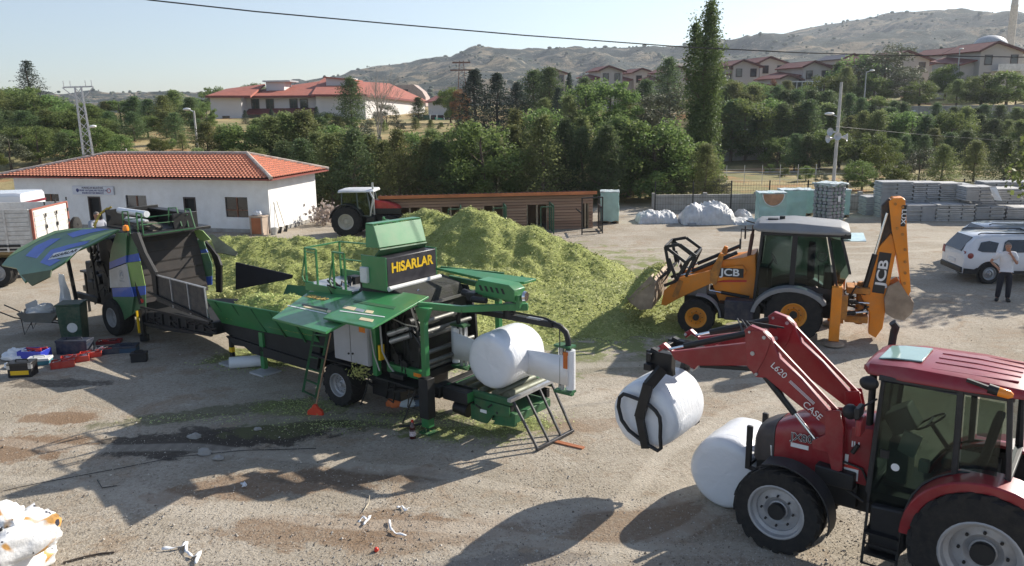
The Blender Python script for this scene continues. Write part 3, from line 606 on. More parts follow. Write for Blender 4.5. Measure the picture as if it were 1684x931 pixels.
for k in range(420): leaf(m, (rr.gauss(0,.38), rr.gauss(0,.38), abs(rr.gauss(.5,.3))), rr.uniform(.08,.22), rr)
m.build('leaves', leafmat('dry_leaf', (.50,.42,.34), (.75,.66,.56), .1), t, smooth=0, fix=False)
m = MB()
for k in range(26): a = rr.uniform(0,6.28); m.tube([(0,0,.1), (math.cos(a)*.4, math.sin(a)*.4, rr.uniform(.3,.8)), (math.cos(a)*.9, math.sin(a)*.9, rr.uniform(.05,1.))], [.012,.009,.004], 4)
m.build('twigs', GBARK, t)
# ------------------------------------------------------------------ timber shed (kennels)
kz = 1.85; kp0 = G(628, 321, kz); kp1 = G(975, 313, kz); kaz = math.degrees(math.atan2(kp1.y-kp0.y, kp1.x-kp0.x)); kl = (kp1-kp0).length
FK = Fr(kp0.x, kp0.y, kaz)
t = fthing('timber_shed', 'long low timber clad shed with dark openings behind the silage heap', 'shed', FK)
def plankmat():
    m = bpy.data.materials.new('plank_boards'); m.use_nodes = True; nt = m.node_tree; L = nt.links; p = nt.nodes['Principled BSDF']; ge = nn(nt, 'ShaderNodeNewGeometry'); cr = nn(nt, 'ShaderNodeValToRGB')
    cr.color_ramp.elements[0].color = (.22,.12,.08,1); cr.color_ramp.elements[1].color = (.50,.33,.23,1); no = nn(nt, 'ShaderNodeTexNoise'); no.inputs['Scale'].default_value = 1.2; no.inputs['Detail'].default_value = 8; mp = nn(nt, 'ShaderNodeMapping'); mp.inputs['Scale'].default_value = (1,1,9); tc = nn(nt, 'ShaderNodeTexCoord'); L.new(tc.outputs['Object'], mp.inputs[0]); L.new(mp.outputs[0], no.inputs[0])
    a = nn(nt, 'ShaderNodeMath', operation='MULTIPLY_ADD'); a.inputs[1].default_value = .55; L.new(ge.outputs['Random Per Island'], a.inputs[0]); h = nn(nt, 'ShaderNodeMath', operation='MULTIPLY'); h.inputs[1].default_value = .5; L.new(no.outputs[0], h.inputs[0]); L.new(h.outputs[0], a.inputs[2]); L.new(a.outputs[0], cr.inputs[0]); L.new(cr.outputs[0], p.inputs['Base Color']); p.inputs['Roughness'].default_value = .85; return m
PLANK2 = plankmat()
PLANK = mat('weathered_boards', (.34,.21,.145), .85, var=.35, scale=1.2, bump=.4, bscale=25, dust=.6, dustcol=(.38,.30,.25)); ROOFW = mat('orange_edge_board', (.50,.17,.07), .7, var=.25, scale=1.5)
kx = lambda px, py=345: FK.ony(px, py, 0).x
ops = sorted([(kx(656), kx(692)), (kx(725), kx(757)), (kx(795), kx(828)), (kx(866), kx(900)), (kx(957), kx(968))])
m = MB(); zs = [i*.137 for i in range(14)]
for i, z in enumerate(zs[:-1]):
    off = .004 if i % 2 else 0; segs = [(0, kl)] if z > 1.18 else []
    if z <= 1.18:
        cx = 0
        for a, b_ in ops: segs.append((cx, a)); cx = b_
        segs.append((cx, kl))
    for a, b_ in segs: m.slab([(a,-.055-off,z),(b_,-.055-off,z),(b_,-.012-off,z+.112),(a,-.012-off,z+.112)], .02)
m.build('cladding', PLANK2, t, smooth=0)
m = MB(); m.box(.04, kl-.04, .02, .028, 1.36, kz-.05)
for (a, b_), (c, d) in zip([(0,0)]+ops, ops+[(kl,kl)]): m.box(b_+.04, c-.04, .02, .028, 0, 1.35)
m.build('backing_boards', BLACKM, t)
m = MB(); m.box(0, kl, .012, .05, 0, kz-.2) if False else m.box(0, .04, .03, 2.2, 0, kz-.48); m.box(kl-.04, kl, .03, 2.2, 0, kz-.48); m.box(.04, kl-.04, 2.16, 2.2, 0, kz-.48); m.build('wall', PLANK, t)
for i, (a, b_) in enumerate(ops):
    m = MB(); m.box(a, a+.05, .0, .06, 0, 1.3); m.box(b_-.05, b_, .0, .06, 0, 1.3); m.box((a+b_)/2-.04, (a+b_)/2+.04, -.01, .06, 0, 1.28); m.box(a+.05, b_-.05, .0, .06, 1.28, 1.34); f = m.build('door_frame', mat('grey_wood', (.35,.28,.2), .8), t)
m = MB(); m.slab([(-.15,-.28,kz),(kl+.15,-.28,kz),(kl+.15,2.5,kz-.5),(-.15,2.5,kz-.5)], .05)
for i in range(int(kl/.25)): m.bar((-.1+i*.25,-.3,kz+.03), (-.1+i*.25,2.45,kz-.47), .1, .045)
m.build('roof', mat('dark_corrugated', (.09,.05,.04), .7, var=.3), t)
m = MB(); m.box(-.15, kl+.15, -.31, -.285, kz-.16, kz-.01); m.build('fascia', ROOFW, t)
GREENF = mat('fence_green', (.02,.09,.05), .5, dust=.2)
# wire pens in front of it
for i, (pa, pb) in enumerate([(692, 757), (757, 828), (828, 903)]):
    xa, xb = kx(pa), kx(pb); o = thing('wire_pen', f'{ordn(i)} wire mesh pen from the left in front of the timber shed', 'pen', FK.wor(xb, -.1, 0), FK.az, 'wire pens in front of the shed')
    m = MB()
    for y in (0, -.75, -1.5): m.bar((0,y,0), (0,y,1.35), .05)
    m.bar((0,0,1.35), (0,-1.5,1.35), .04); m.bar((0,0,.1), (0,-1.5,.1), .04); m.bar((-.6,-1.5,0), (-.6,-1.5,1.3), .04); m.bar((0,-1.5,1.3), (-.6,-1.5,1.3), .04); m.build('frame', GREENF, o)
    m = MB()
    for k in range(15): m.bar((0,-.1*k,.1), (0,-.1*k,1.35), .006)
    for k in range(12): m.bar((0,0,.2+.1*k), (0,-1.5,.2+.1*k), .006)
    m.build('mesh', GREENF, o)
xe = kx(946, 372); o = thing('steel_gate_frame', 'dark open steel gate frame at the right end of the timber shed', 'gate', FK.wor(xe, -1.9, 0), FK.az)
m = MB(); L_ = 1.0
for p, q in [((0,0,0),(0,0,1.7)), ((0,0,1.7),(L_,.2,1.7)), ((L_,.2,0),(L_,.2,1.7)), ((0,0,.12),(L_,.2,.12)), ((L_,.2,1.2),(L_+.1,1.7,1.2)), ((L_+.1,1.7,0),(L_+.1,1.7,1.6)), ((L_,.2,.1),(L_+.1,1.7,.1)), ((0,0,1.0),(.0,1.6,1.0))]: m.bar(p, q, .055)
for k in range(9): m.bar((L_+.01*k,.2+.17*k,.1), (L_+.01*k,.2+.17*k,1.2), .015)
m.build('frame', BLACKM, o)
for i, (px, py) in enumerate([(831, 362), (902, 374)]):
    q = G(px, py); o = thing('fire_extinguisher', 'red cylinder at the right foot of the pen, %s' % ('half hidden by the heap' if i == 0 else 'fully visible beside the heap slope'), 'cylinder', (q.x, q.y, 0), 0, 'red cylinders by the pens')
    m = MB(); m.lathe([(0,0),(.1,0),(.1,.62),(.07,.7),(.03,.73),(0,.73)], (0,0,0), (0,0,1), 14); m.build('tank', RED, o)
    m = MB(); m.cyl((0,0,.72), (0,0,.8), .03, n=8); m.bar((-.05,0,.8), (.1,0,.82), .03); m.build('valve', BLACKM, o)
# ------------------------------------------------------------------ pallets of plastic wrapped blocks
TEAL = mat('teal_wrap', (.33,.52,.49), .3, var=.12, scale=2, bump=.4, bscale=7, spec=.6); PALW = mat('pallet_wood', (.30,.22,.14), .9)
CLEARF = mat('clear_film', (.62,.68,.67), .25, bump=.8, bscale=9, spec=.6)
def pallet(parent, w, d):
    m = MB()
    for x in (-w/2+.05, 0, w/2-.05): m.box(x-.05, x+.05, -d/2, d/2, 0, .1)
    for k in range(6): y = -d/2 + (d-.1)*k/5; m.box(-w/2, w/2, y, y+.1, .1, .125)
    return m.build('pallet', PALW, parent)
def lumpbox(mb, x0, x1, y0, y1, z0, z1, seed, amp=.02, n=9):
    """a box whose faces bulge a little under stretch film"""
    bm = bmesh.new(); bmesh.ops.create_cube(bm, size=1); bmesh.ops.subdivide_edges(bm, edges=bm.edges, cuts=n, use_grid_fill=True)
    for v in bm.verts:
        c = v.co; d = Vector((c.x, c.y, c.z*1.4)); k = amp*noise.noise(d*4+Vector((seed,0,0)))*2; nrm = Vector((c.x if abs(c.x) > .499 else 0, c.y if abs(c.y) > .499 else 0, c.z if abs(c.z) > .499 else 0))
        v.co = Vector((x0+(c.x+.5)*(x1-x0), y0+(c.y+.5)*(y1-y0), z0+(c.z+.5)*(z1-z0))) + nrm*k*2
    bm.verts.index_update(); mb.add([v.co.copy() for v in bm.verts], [[v.index for v in f.verts] for f in bm.faces]); bm.free()
def teal_pallet(px, py, top, wpx, label, az=-6, dd=1.0, dy=0.):
    q = G(px, py); q.y += dy; zt = AtY(px, top, q.y).z; w = wpx/(FPX/q.y)*.97
    o = thing('wrapped_pallet', label, 'pallet', (q.x, q.y+dd/2, 0), R_(az), 'teal wrapped pallets'); pallet(o, w, dd)
    m = MB(); lumpbox(m, -w/2, w/2, -dd/2, dd/2, .13, zt, px, .025); m.build('wrapped_load', TEAL, o, smooth=60)
    m = MB(); lumpbox(m, -w/2-.012, w/2+.012, -dd/2-.012, dd/2+.012, zt-.03, zt+.02, px+3, .03); m.build('film_cap', CLEARF, o, smooth=60); return o, zt, w
teal_pallet(1004, 368, 316, 31, 'tall teal wrapped pallet standing alone right of the timber shed')
teal_pallet(1312, 366, 313, 42, 'teal wrapped pallet between the torn pallet and the tall block stack', dy=.6)
teal_pallet(1341, 360, 313, 22, 'narrow teal wrapped pallet just left of the tall block stack', dy=1.2)
teal_pallet(1401, 362, 313, 20, 'slim teal wrapped pallet just right of the tall block stack', dy=1.)
o, zt, w = teal_pallet(1271, 372, 318, 45, 'teal wrapped pallet with torn film showing brown cardboard inside')
m = MB(); n_ = 18; m.prism([(.30*w*1.3*math.cos(a), zt-.04+.55*min(0, math.sin(a))) for a in [math.pi+math.pi*k/n_ for k in range(n_+1)]], -.545, -.512); m.build('torn_opening', mat('brown_card', (.42,.24,.14), .8, var=.3, scale=3), o)
m = MB(); pts = [(.30*w*1.34*math.cos(a), -.55, zt-.03+.60*min(0, math.sin(a))) for a in [math.pi+math.pi*k/n_ for k in range(n_+1)]]; m.tube(pts, [.02+.03*abs(noise.noise(Vector((k*1.3,0,0)))) for k in range(n_+1)], 6); m.build('torn_film_edge', CLEARF, o)
# tall stack of grey grass-paving blocks in green film
q = G(1368, 368); zt = AtY(1368, 303, q.y).z; o = thing('block_stack', 'tallest stack of grey paving blocks wrapped in green film behind the yellow digger', 'pallet', (q.x, q.y+.55, 0), R_(28)); pallet(o, 1.15, 1.15)
GREY = mat('grey_block', (.27,.28,.30), .85, var=.2, bump=.5, bscale=25); m = MB(); nl = 11; hh = (zt-.15)/nl
for i in range(nl):
    for a in range(4):
        for b_ in range(4):
            if 0 < a < 3 and 0 < b_ < 3: continue
            cx, cy = -.42+.28*a, -.42+.28*b_; m.prism([(cx+.125*math.cos(R_(30+60*k)), 0) for k in range(0)], 0, 0) if False else m.lathe([(.15,0),(.15,hh*.85)], (cx+(.03 if i%2 else -.03), cy, .13+i*hh), (0,0,1), 6, caps=True)
m.build('blocks', GREY, o, smooth=0)
m = MB()
for i in range(0, nl, 2): m.box(-.52, .52, -.52, .52, .13+i*hh+.02, .13+i*hh+hh*.8)
m.build('green_layers', mat('green_sheet', (.10,.22,.13), .5, var=.3), o)
m = MB(); lumpbox(m, -.6, .6, -.6, .6, zt-.05, zt+.03, 5., .04); m.build('film_cap', CLEARF, o, smooth=60)
m = MB(); m.box(-.06, .12, -.59, -.583, zt*.55, zt*.7); m.build('label_card', mat('paper', (.75,.75,.75), .6), o)
# stacks of grey kerbstones / pavers
def paver_stack(x, y, z, w, h, d, az, label, seed, sheet=False, top=False):
    o = thing('paver_stack', label, 'pavers', (x, y, z), R_(az), 'stacks of grey pavers'); r = random.Random(seed); m = MB(); n = max(3, int(round(h/.10))); hh = h/n; cols = max(1, int(round(w/.7)))
    for i in range(n):
        sh = .02*math.sin(i*2.7+seed) ; off = r.uniform(-.015,.015)
        for c in range(cols):
            a = -w/2 + w*c/cols; ox = .018*(1 if (i+c) % 2 else -1)
            m.box(a+ox+.006, a+w/cols+ox-.006, -d/2+sh+off-(.03 if (i+c)%2 else 0), d/2+sh, i*hh, i*hh+hh*.80)
    m.build('pavers', mat('paver_grey%d' % (seed % 3), [(.44,.44,.45),(.50,.49,.48),(.37,.38,.395)][seed % 3], .88, var=.16, bump=.5, bscale=22, dust=.35, dustcol=(.42,.40,.37)), o, smooth=0)
    if sheet:
        mm = MB(); pts = [(w*.3,-d/2-.02,h),(w*.55,-d/2-.02,h+.01),(w*.75,-d/2-.25,.02),(w*.52,-d/2-.1,.05)]; mm.slab(pts, .01); mm.build('plastic_sheet', WHITEP, o)
    return o
SD = 40.6; k = 0
rows_ = [  # px left, px right, py top, py bottom, z layer
 (1455,1478,328,364,0,SD+1.6),(1424,1450,324,358,0,SD+2.2),(1492,1539,337,367,0,SD),(1541,1602,336,369,0,SD-.2),(1605,1652,340,368,0,SD-.3),(1656,1684,341,366,0,SD-.2),(1684,1720,341,366,0,SD-.2)]
names_ = ['low weathered paver stack right of the slim teal pallet', 'short paver stack in the shade left of the digger stick', 'bottom layer paver stack, first right of the orange digger stick', 'bottom layer paver stack with slanting slipped slabs', 'bottom layer paver stack under the plastic sheeted one', 'bottom layer paver stack at the right picture edge','bottom layer paver stack beyond the right picture edge']
for (a, b_, tp, bt, z, D_), nm in zip(rows_, names_):
    p0, p1 = AtY(a, bt, D_), AtY(b_, bt, D_); h = AtY((a+b_)/2, tp, D_).z; k += 1
    paver_stack((p0.x+p1.x)/2, D_+.6, 0, p1.x-p0.x-.03, h, 1.1, -4, nm, k)
lowh = 1.0
for (a, b_, tp, D_, nm, sh) in [(1450,1501,299,SD+1.3,'bluish upper paver stack, leftmost of the top layer',0),(1503,1545,300,SD+1.2,'upper paver stack, second in the top layer behind the digger stick',0),(1547,1580,301,SD+1.1,'upper paver stack with patchy white marks, third in the top layer',0),(1582,1600,303,SD+1.0,'narrow upper paver stack, fourth in the top layer',0),(1590,1634,307,SD-.2,'upper paver stack with white plastic sheet hanging from its corner',1),(1640,1684,310,SD,'upper paver stack above the white car at the right edge',0),(1618,1700,299,SD+2.4,'wide upper paver stack at the back on the right',0)]:
    p0, p1 = AtY(a, 335, D_), AtY(b_, 335, D_); zt = AtY((a+b_)/2, tp, D_).z; z = 0.0 if D_ > SD+.9 else .99; k += 1
    paver_stack((p0.x+p1.x)/2, D_+.6, z, p1.x-p0.x-.03, zt-z, 1.1, -4, nm, k, sheet=sh)
# crumpled tarpaulin heaps
def tarp(px0, px1, pyb, pyt, label, seed, ragged=1.):
    q0, q1 = G(px0, pyb), G(px1, pyb); c = (q0+q1)/2; w = (q1-q0).length; h = AtY((px0+px1)/2, pyt, c.y).z
    o = thing('plastic_sheeting', label, 'tarpaulin', (c.x, c.y, 0)); m = MB(); n, k_ = 70, 34; vs = []
    for j in range(k_+1):
        for i in range(n+1):
            u, v = i/n*2-1, j/k_*2-1; e = max(0, 1-abs(u)**4)*max(0, 1-abs(v)**3)
            f = noise.fractal(Vector((u*2.2+seed, v*1.6, 0)), .8, 2.2, 5); rg = abs(noise.noise(Vector((u*9+seed, v*3, 2.))))
            z = h*e**.5*(.78+.2*f*ragged+.12*rg) if e > 0 else 0
            vs.append((u*w/2*(1+.06*f), v*.9+.15*rg, max(.004, z)))
    m.add(vs, [(j*(n+1)+i, j*(n+1)+i+1, (j+1)*(n+1)+i+1, (j+1)*(n+1)+i) for j in range(k_) for i in range(n)])
    m.build('crumpled_sheet', mat('dirty_white_sheet', (.60,.60,.60), .5, var=.15, scale=3, dust=.3, bump=.6, bscale=12), o, smooth=50, fix=False); return o
tarp(1046, 1112, 364, 343, 'low heap of off-white crumpled sheeting right of the lone teal pallet', 1.)
tarp(1118, 1206, 366, 330, 'bigger heap of grey-white crumpled plastic sheeting by the wire fence', 5.)
tarp(1200, 1245, 366, 357, 'flat scraps of plastic trailing right of the big plastic heap', 9.)
tarp(1214, 1232, 357, 344, 'small white plastic bundle by the fence foot', 12.)
q = G(1138, 371); o = thing('grey_brick', 'single grey brick on the ground in front of the plastic heaps', 'brick', (q.x, q.y, 0)); m = MB(); m.box(-.2,.2,-.1,.1,0,.12); m.build('block', GREY, o, bevel=.01)
# ------------------------------------------------------------------ wire fence and low wall behind the heaps, field, ruins
FW = Fr(*[G(1075, 349).x, G(1075, 349).y], -3.)
o = fthing('boundary_wall', 'low weathered concrete wall behind the plastic heaps', 'wall', FW)
m = MB(); m.box(0, 8.6, 0, .2, 0, .95); m.box(8.62, 34, 0, .2, 0, .9)
for i in range(12): m.box(i*2.8-.1, i*2.8+.1, -.05, .25, 0, 1.05)
m.build('wall_panel', CONC, o)
o = thing('wire_fence', 'dark post and wire fence in front of the low concrete wall', 'fence', FW.wor(0, -.5, 0), FW.az); m = MB()
for i in range(17): m = MB(); m.bar((i*2.05,0,0), (i*2.05,0,1.75), .06); m.build('post', BLACKM, o)
m = MB()
for z in (.15,.5,.85,1.2,1.5,1.7): m.bar((0,0,z), (33,0,z), .012)
for i in range(230): m.bar((i*.143,0,.1), (i*.143,0,1.7), .006)
m.build('wire_mesh', BLACKM, o)
for nm, lb, px0, px1, pyb, pyt, Y, mt in [('ruined_wall', 'broken concrete block wall under the trees right of the poplar', 1166, 1262, 272, 244, 80, CONC), ('field_wall', 'long low pale wall at the far side of the bare field', 1150, 1330, 292, 286, 69, CONC)]:
    p0, p1 = AtY(px0, pyb, Y), AtY(px1, pyb, Y); h = AtY(px0, pyt, Y).z; z0 = hz(p0.x, Y)
    o = thing(nm, lb, 'wall', (p0.x, Y, z0)); m = MB(); L_ = p1.x-p0.x; n = int(L_/1.6)
    for i in range(n):
        m.box(i*L_/n, (i+1)*L_/n-.03, 0, .3, 0, (h-z0)*rnd.uniform(.75, 1.05))
    m.build('blocks', mt, o, smooth=0)
o = thing('wooden_shed', 'grey ramshackle plank hut behind the ruined wall', 'shed', (AtY(1190,265,84).x, 84, hz(17,84))); m = MB(); m.box(-2.5,2.5,0,2,0,1.6); m.build('planks', mat('hut_planks', (.16,.14,.125), .9, var=.4, scale=4), o); m = MB(); m.slab([(-2.8,-.4,1.55),(2.8,-.4,1.65),(2.8,2.3,1.95),(-2.8,2.3,1.85)], .06); m.build('roof', GALV, o)
# dark green lattice fence posts of the field
o = thing('field_fence', 'thin white lattice fence crossing the bare field', 'fence', (AtY(1165,300,60).x, 60, 0)); m = MB()
for i in range(12): m.bar((i*1.3,0,0), (i*1.3,0,1.4), .035)
for z in (.3,.7,1.1): m.bar((0,0,z), (14.3,0,z), .015)
m.build('rails', mat('white_paint', (.7,.7,.7), .5), o)
# retaining wall below the houses
o = thing('retaining_wall', 'long grey concrete retaining wall with white posts below the houses', 'wall', (AtY(1385,200,105).x-2, 105.2, 1.9), R_(-2)); m = MB(); m.box(0, 44, 0, .4, 0, 2.95); m.box(0, 44, -.1, .5, 2.95, 3.1)
m.build('wall_face', CONC, o)
for i in range(6): m = MB(); m.box(3+i*7.5, 3.35+i*7.5, -.4, -.12, -.8, 2.6); m.build('post', mat('white_paint', (.7,.7,.7), .5), o)
# ------------------------------------------------------------------ hillside houses
RROOF = mat('red_sheet_roof', (.17,.05,.038), .7, var=.2, scale=1)
DARKRED = mat('dark_fascia', (.09,.025,.02), .6)
def house(px, Y, pyr, pye, wpx, label, az=12, lean=1, dark=False, balcony=False):
    """split gable house: tall half and low half; px centre, ridge and wall foot pixels"""
    wpx *= .86; c = AtY(px, pyr, Y); zt = c.z; k = Y/FPX; w = wpx*k; g = hz(c.x, Y)-.3; H = zt-g
    o = thing('hillside_house', label, 'house', (c.x, Y, g), R_(az), 'houses on the hillside'); d = 8.
    a = -w/2; e = w/2; pk = a + w*(.34 if lean > 0 else .66); zl = H-w*.20
    m = MB(); m.prism([(a,0),(e,0),(e,zl-.1),(pk,H-.25),(a,zl+.15)], 0, d); m.build('wall', CREAM, o, smooth=0)
    m = MB(); m.slab([(a-.6,-.6,zl+.0),(pk,-.6,H),(pk,d+.4,H),(a-.6,d+.4,zl+.0)], .18); m.slab([(pk,-.6,H+.02),(e+.7,-.6,zl-.25),(e+.7,d+.4,zl-.25),(pk,d+.4,H+.02)], .18)
    rf = m.build('roof', RROOF if not dark else mat('slate_roof', (.09,.09,.11), .6), o, smooth=0)
    m = MB(); m.bar((a-.6,-.63,zl-.08), (pk,-.63,H-.08), .06, .3); m.bar((pk,-.63,H-.08), (e+.7,-.63,zl-.35), .06, .3); m.build('fascia', DARKRED, rf)
    # the lower lean-to wing on the left with its own red roof
    m = MB(); wx = a-2.2 if lean > 0 else e; m.box(wx, wx+2.2, 1.2, d, 0, zl-1.6); m.build('wing', CREAM, o, smooth=0)
    m = MB(); m.slab([(wx-.5,.5,zl-1.9),(wx+2.3,.5,zl-1.2),(wx+2.3,d,zl-.4),(wx-.5,d,zl-1.1)], .15); m.build('wing_roof', RROOF, o, smooth=0)
    fr = mat('dark_window_frame', (.06,.04,.035), .5)
    zs = [zl-1.9] + ([zl-4.4] if H > 5.2 else [])
    for z in zs: windows(o, None, None, [(a+w*.12, a+w*.12+1., z, z+1.25), (e-w*.12-1., e-w*.12, z, z+1.25)], -.02, fr, mull=False, fw=.1)
    if balcony:
        m = MB(); m.box(a+w*.3, e-.3, -1.3, 0, zl-2.9, zl-2.7); m.box(a+w*.3, e-.3, -1.35, -1.3, zl-2.7, zl-1.9); m.build('balcony', mat('pale_render', (.7,.68,.65), .9), o)
    return o
HS = [(915,175,113,0,34,'cream house gable with small red chimney seen between conifers'),(1006,165,108,0,42,'cream gabled house left of the poplar with two small windows'),(1060,170,112,0,40,'low red roofed house left of the poplar, half behind trees'),(1120,160,108,0,56,'red roofed house just behind the poplar trunk, left side'),(1196,150,108,0,44,'cream house end directly right of the poplar'),(1228,150,98,0,52,'cream gabled house second right of the poplar'),(1272,156,93,0,52,'tall red roofed house with rusty tree in front'),(1300,140,122,0,36,'small low roofed outbuilding below the rusty tree'),(1345,142,100,0,56,'house with white glazed veranda and red roof')]
for (px, Y, pyr, _, w, lb) in HS: house(px, Y, pyr, 0, w, lb)
house(1407, 155, 88, 0, 46, 'house with dark slate roof behind the pole top', dark=True)
house(1452, 140, 90, 0, 62, 'low wide gabled house with white chimney cap')
house(1500, 138, 83, 0, 74, 'large cream gabled house with two windows in the middle of the row', az=8)
house(1577, 150, 78, 0, 62, 'cream gabled house between the cypress and the mosque dome', az=8)
house(1650, 124, 68, 0, 84, 'big three level house with red roofs and balcony at the right edge', az=6, balcony=True)
# porch house with white veranda
c = AtY(1334, 150, 137); o = thing('glazed_veranda', 'white glazed veranda in front of the red roofed house', 'veranda', (c.x, 139, hz(c.x,139)))
m = MB(); z = AtY(1332,140,139).z - hz(c.x,139); WP = mat('white_paint', (.7,.7,.7), .5); m.box(-2.6,2.6,0,.1,0,.9*z*.5)
for i in range(7): m.box(-2.6+i*.85, -2.5+i*.85, 0, .1, z*.45, z+.6)
m.box(-2.6,2.6,-.02,.1,z+.5,z+.65); m.build('frame', WP, o); m = MB(); m.box(-2.6,2.6,.03,.06,z*.45,z+.55); m.build('pane', WGLASS, o)
# minaret and dome
c = AtY(1663, 60, 260); o = thing('minaret', 'slender pale stone minaret cut by the right edge of the picture', 'minaret', (c.x, 260, 9)); zt = AtY(1663, -40, 260).z-9
m = MB(); m.lathe([(1.6,0),(1.5,8),(1.15,9),(1.05,zt*.72)], (0,0,0), (0,0,1), 12); m.build('shaft', mat('pale_stone', (.58,.52,.44), .9), o)
m = MB(); m.lathe([(1.05,zt*.72),(1.1,zt*.725),(1.1,zt*.74),(1.,zt*.745),(.8,zt*.9),(.05,zt)], (0,0,0), (0,0,1), 12); m.build('balcony', mat('pale_stone', (.58,.52,.44), .9), o)
c = AtY(1628, 78, 240); o = thing('mosque_dome', 'grey mosque dome on a round drum rising behind the houses', 'dome', (c.x, 240, 8)); zb = AtY(1628, 76, 240).z-8; zt = AtY(1628, 58, 240).z-8; rr_ = 4.4
m = MB(); m.lathe([(rr_*math.cos(t_), zb+(zt-zb)*math.sin(t_)) for t_ in [i*math.pi/20 for i in range(11)]], (0,0,0), (0,0,1), 24); m.build('dome', mat('lead_dome', (.36,.38,.40), .5), o)
m = MB(); m.lathe([(rr_*1.03,zb-1.3),(rr_*1.03,zb)], (0,0,0), (0,0,1), 24); m.box(-7,7,-6,6,0,zb-1.3); m.build('drum', mat('pale_stone', (.58,.52,.44), .9), o)
# ------------------------------------------------------------------ school
SROOF = mat('school_roof_tiles', (.33,.10,.065), .8, var=.2, scale=1.2, dust=.2, dustcol=(.28,.10,.07))
SW = mat('school_render', (.60,.58,.57), .9, var=.05, scale=.3)
SY = 140.; sc = SY/FPX
o = thing('school_building', 'long two storey building with large red hipped roof on the rise behind the trees', 'building', (0,0,0))
def sb(mb, pa, pb, ptop, pbot, y0, y1):
    a, b_ = AtY(pa, ptop, y0), AtY(pb, ptop, y0); z0 = AtY(pa, pbot, y0).z; mb.box(a.x, b_.x, y0, y1, min(z0, 2.5), a.z); return a.x, b_.x, a.z
m = MB(); A1 = sb(m, 345, 396, 160, 206, 138, 150); A2 = sb(m, 396, 519, 160, 206, 141, 152); A3 = sb(m, 519, 600, 158, 206, 138, 168)
B1 = AtY(600, 157, 138); B2 = AtY(700, 170, 172)
m.prism([(0,0)],0,0) if False else m.add([(B1.x,138,2.5),(B2.x,170,2.5),(B2.x-6,176,2.5),(B1.x-4,152,2.5),(B1.x,138,B1.z),(B2.x,170,B2.z),(B2.x-6,176,B2.z),(B1.x-4,152,B1.z)], [(0,1,5,4),(1,2,6,5),(2,3,7,6),(3,0,4,7),(4,5,6,7)])
m.build('wall', SW, o, smooth=0)
m = MB(); ez_ = A1[2]
def P3(px, py, y): q = AtY(px, py, y); return (q.x, q.y, q.z)
m.slab([P3(338,157.5,137), P3(412,157.5,137), P3(436,138,150), P3(372,146,150)], .3)
m.slab([P3(396,158,140), P3(520,157,140), P3(530,133,158), P3(430,147,150)], .3)
m.slab([P3(512,155.5,137), P3(602,155.5,137), P3(575,133,158), P3(536,126,165), P3(526,133,158)], .3)
m.slab([P3(602,155.5,137), P3(706,167,171), P3(640,137,176), P3(575,133,158)], .3)
rf = m.build('roof', SROOF, o, smooth=0)
m = MB()
for pa, pb in [(P3(338,159,136.8),P3(412,159,136.8)),(P3(396,159.5,139.8),P3(520,158.5,139.8)),(P3(512,157,136.8),P3(602,157,136.8)),(P3(602,157,136.8),P3(706,168.5,170.8))]: m.bar(pa, pb, .15, .35)
m.build('fascia', mat('eave_red', (.16,.035,.03), .6), rf)
m = MB(); bA = AtY(437,134,146); bB = AtY(478,134,146); m.box(bA.x, bB.x-1.2, 146, 151, 7, bA.z-.1); m.build('roof_box', SW, o); m = MB(); m.box(bA.x-.4, bB.x, 145.4, 151.5, bA.z-.1, bA.z+.15); m.build('roof_box_cap', GALV, o)
m = MB(); bA = AtY(536,130,150); bB = AtY(575,130,150); m.box(bA.x, bB.x, 150, 158, 8, AtY(536,128,150).z); m.build('dormer', SW, o); m = MB(); m.slab([(bA.x-.3,149.5,AtY(536,126,150).z),(bB.x+1,149.5,AtY(575,131,150).z),(bB.x+1,158,AtY(575,131,150).z),(bA.x-.3,158,AtY(536,126,150).z)], .2); m.build('dormer_roof', SROOF, o)
fr = mat('dark_window_frame', (.06,.04,.035), .5)
def swin(px0, px1, py0, py1, Y):
    a, b_ = AtY(px0, py0, Y), AtY(px1, py1, Y); windows(o, None, None, [(a.x, b_.x, b_.z, a.z)], Y-.03, fr, fw=.12)
for px0 in (414, 438, 477, 494): swin(px0, px0+12, 164, 179, 141)
swin(367, 377, 192, 200, 138)
m = MB(); a, b_ = AtY(404, 184, 139), AtY(519, 180, 139); m.slab([(a.x,138.2,a.z-.3),(b_.x,138.2,a.z-.3),(b_.x,141,a.z+.5),(a.x,141,a.z+.5)], .15); m.build('porch_roof', mat('eave_red', (.16,.035,.03), .6), o)
# sports hall / canopy right of the school
o = thing('white_hall', 'pinkish white hall with slanted end behind the school', 'building', (0,0,0)); m = MB()
a = AtY(640,140,190); pts = [(AtY(x, y, 190).x, AtY(x, y, 190).z) for x, y in [(630,170),(630,142),(680,139),(694,150),(700,160),(700,175)]]
m.prism(pts, 190, 200); m.build('wall', mat('pink_render', (.38,.30,.27), .9), o); m = MB(); pts = [(AtY(x, y, 190).x, AtY(x, y, 190).z) for x, y in [(640,147),(671,147),(671,150),(655,152)]]; m.prism(pts, 189.9, 190); m.build('strip_window', WGLASS, o)
o = thing('school_wing', 'low wing with dark red roof right of the school', 'building', (0,0,0)); m = MB()
a, b_ = AtY(704, 167, 150), AtY(752, 167, 150); m.box(a.x, b_.x, 150, 156, 3, a.z); m.build('wall', SW, o); m = MB(); m.slab([(a.x-.5,149,a.z),(b_.x+.5,149,a.z),(b_.x-1,154,a.z+1.),(a.x+1,154,a.z+1.)], .15); m.build('roof', RROOF, o)
swin_t = o
o = thing('glazed_porch', 'green netted enclosure with white posts below the low wing', 'enclosure', (0,0,0)); Y_ = 128
m = MB(); 
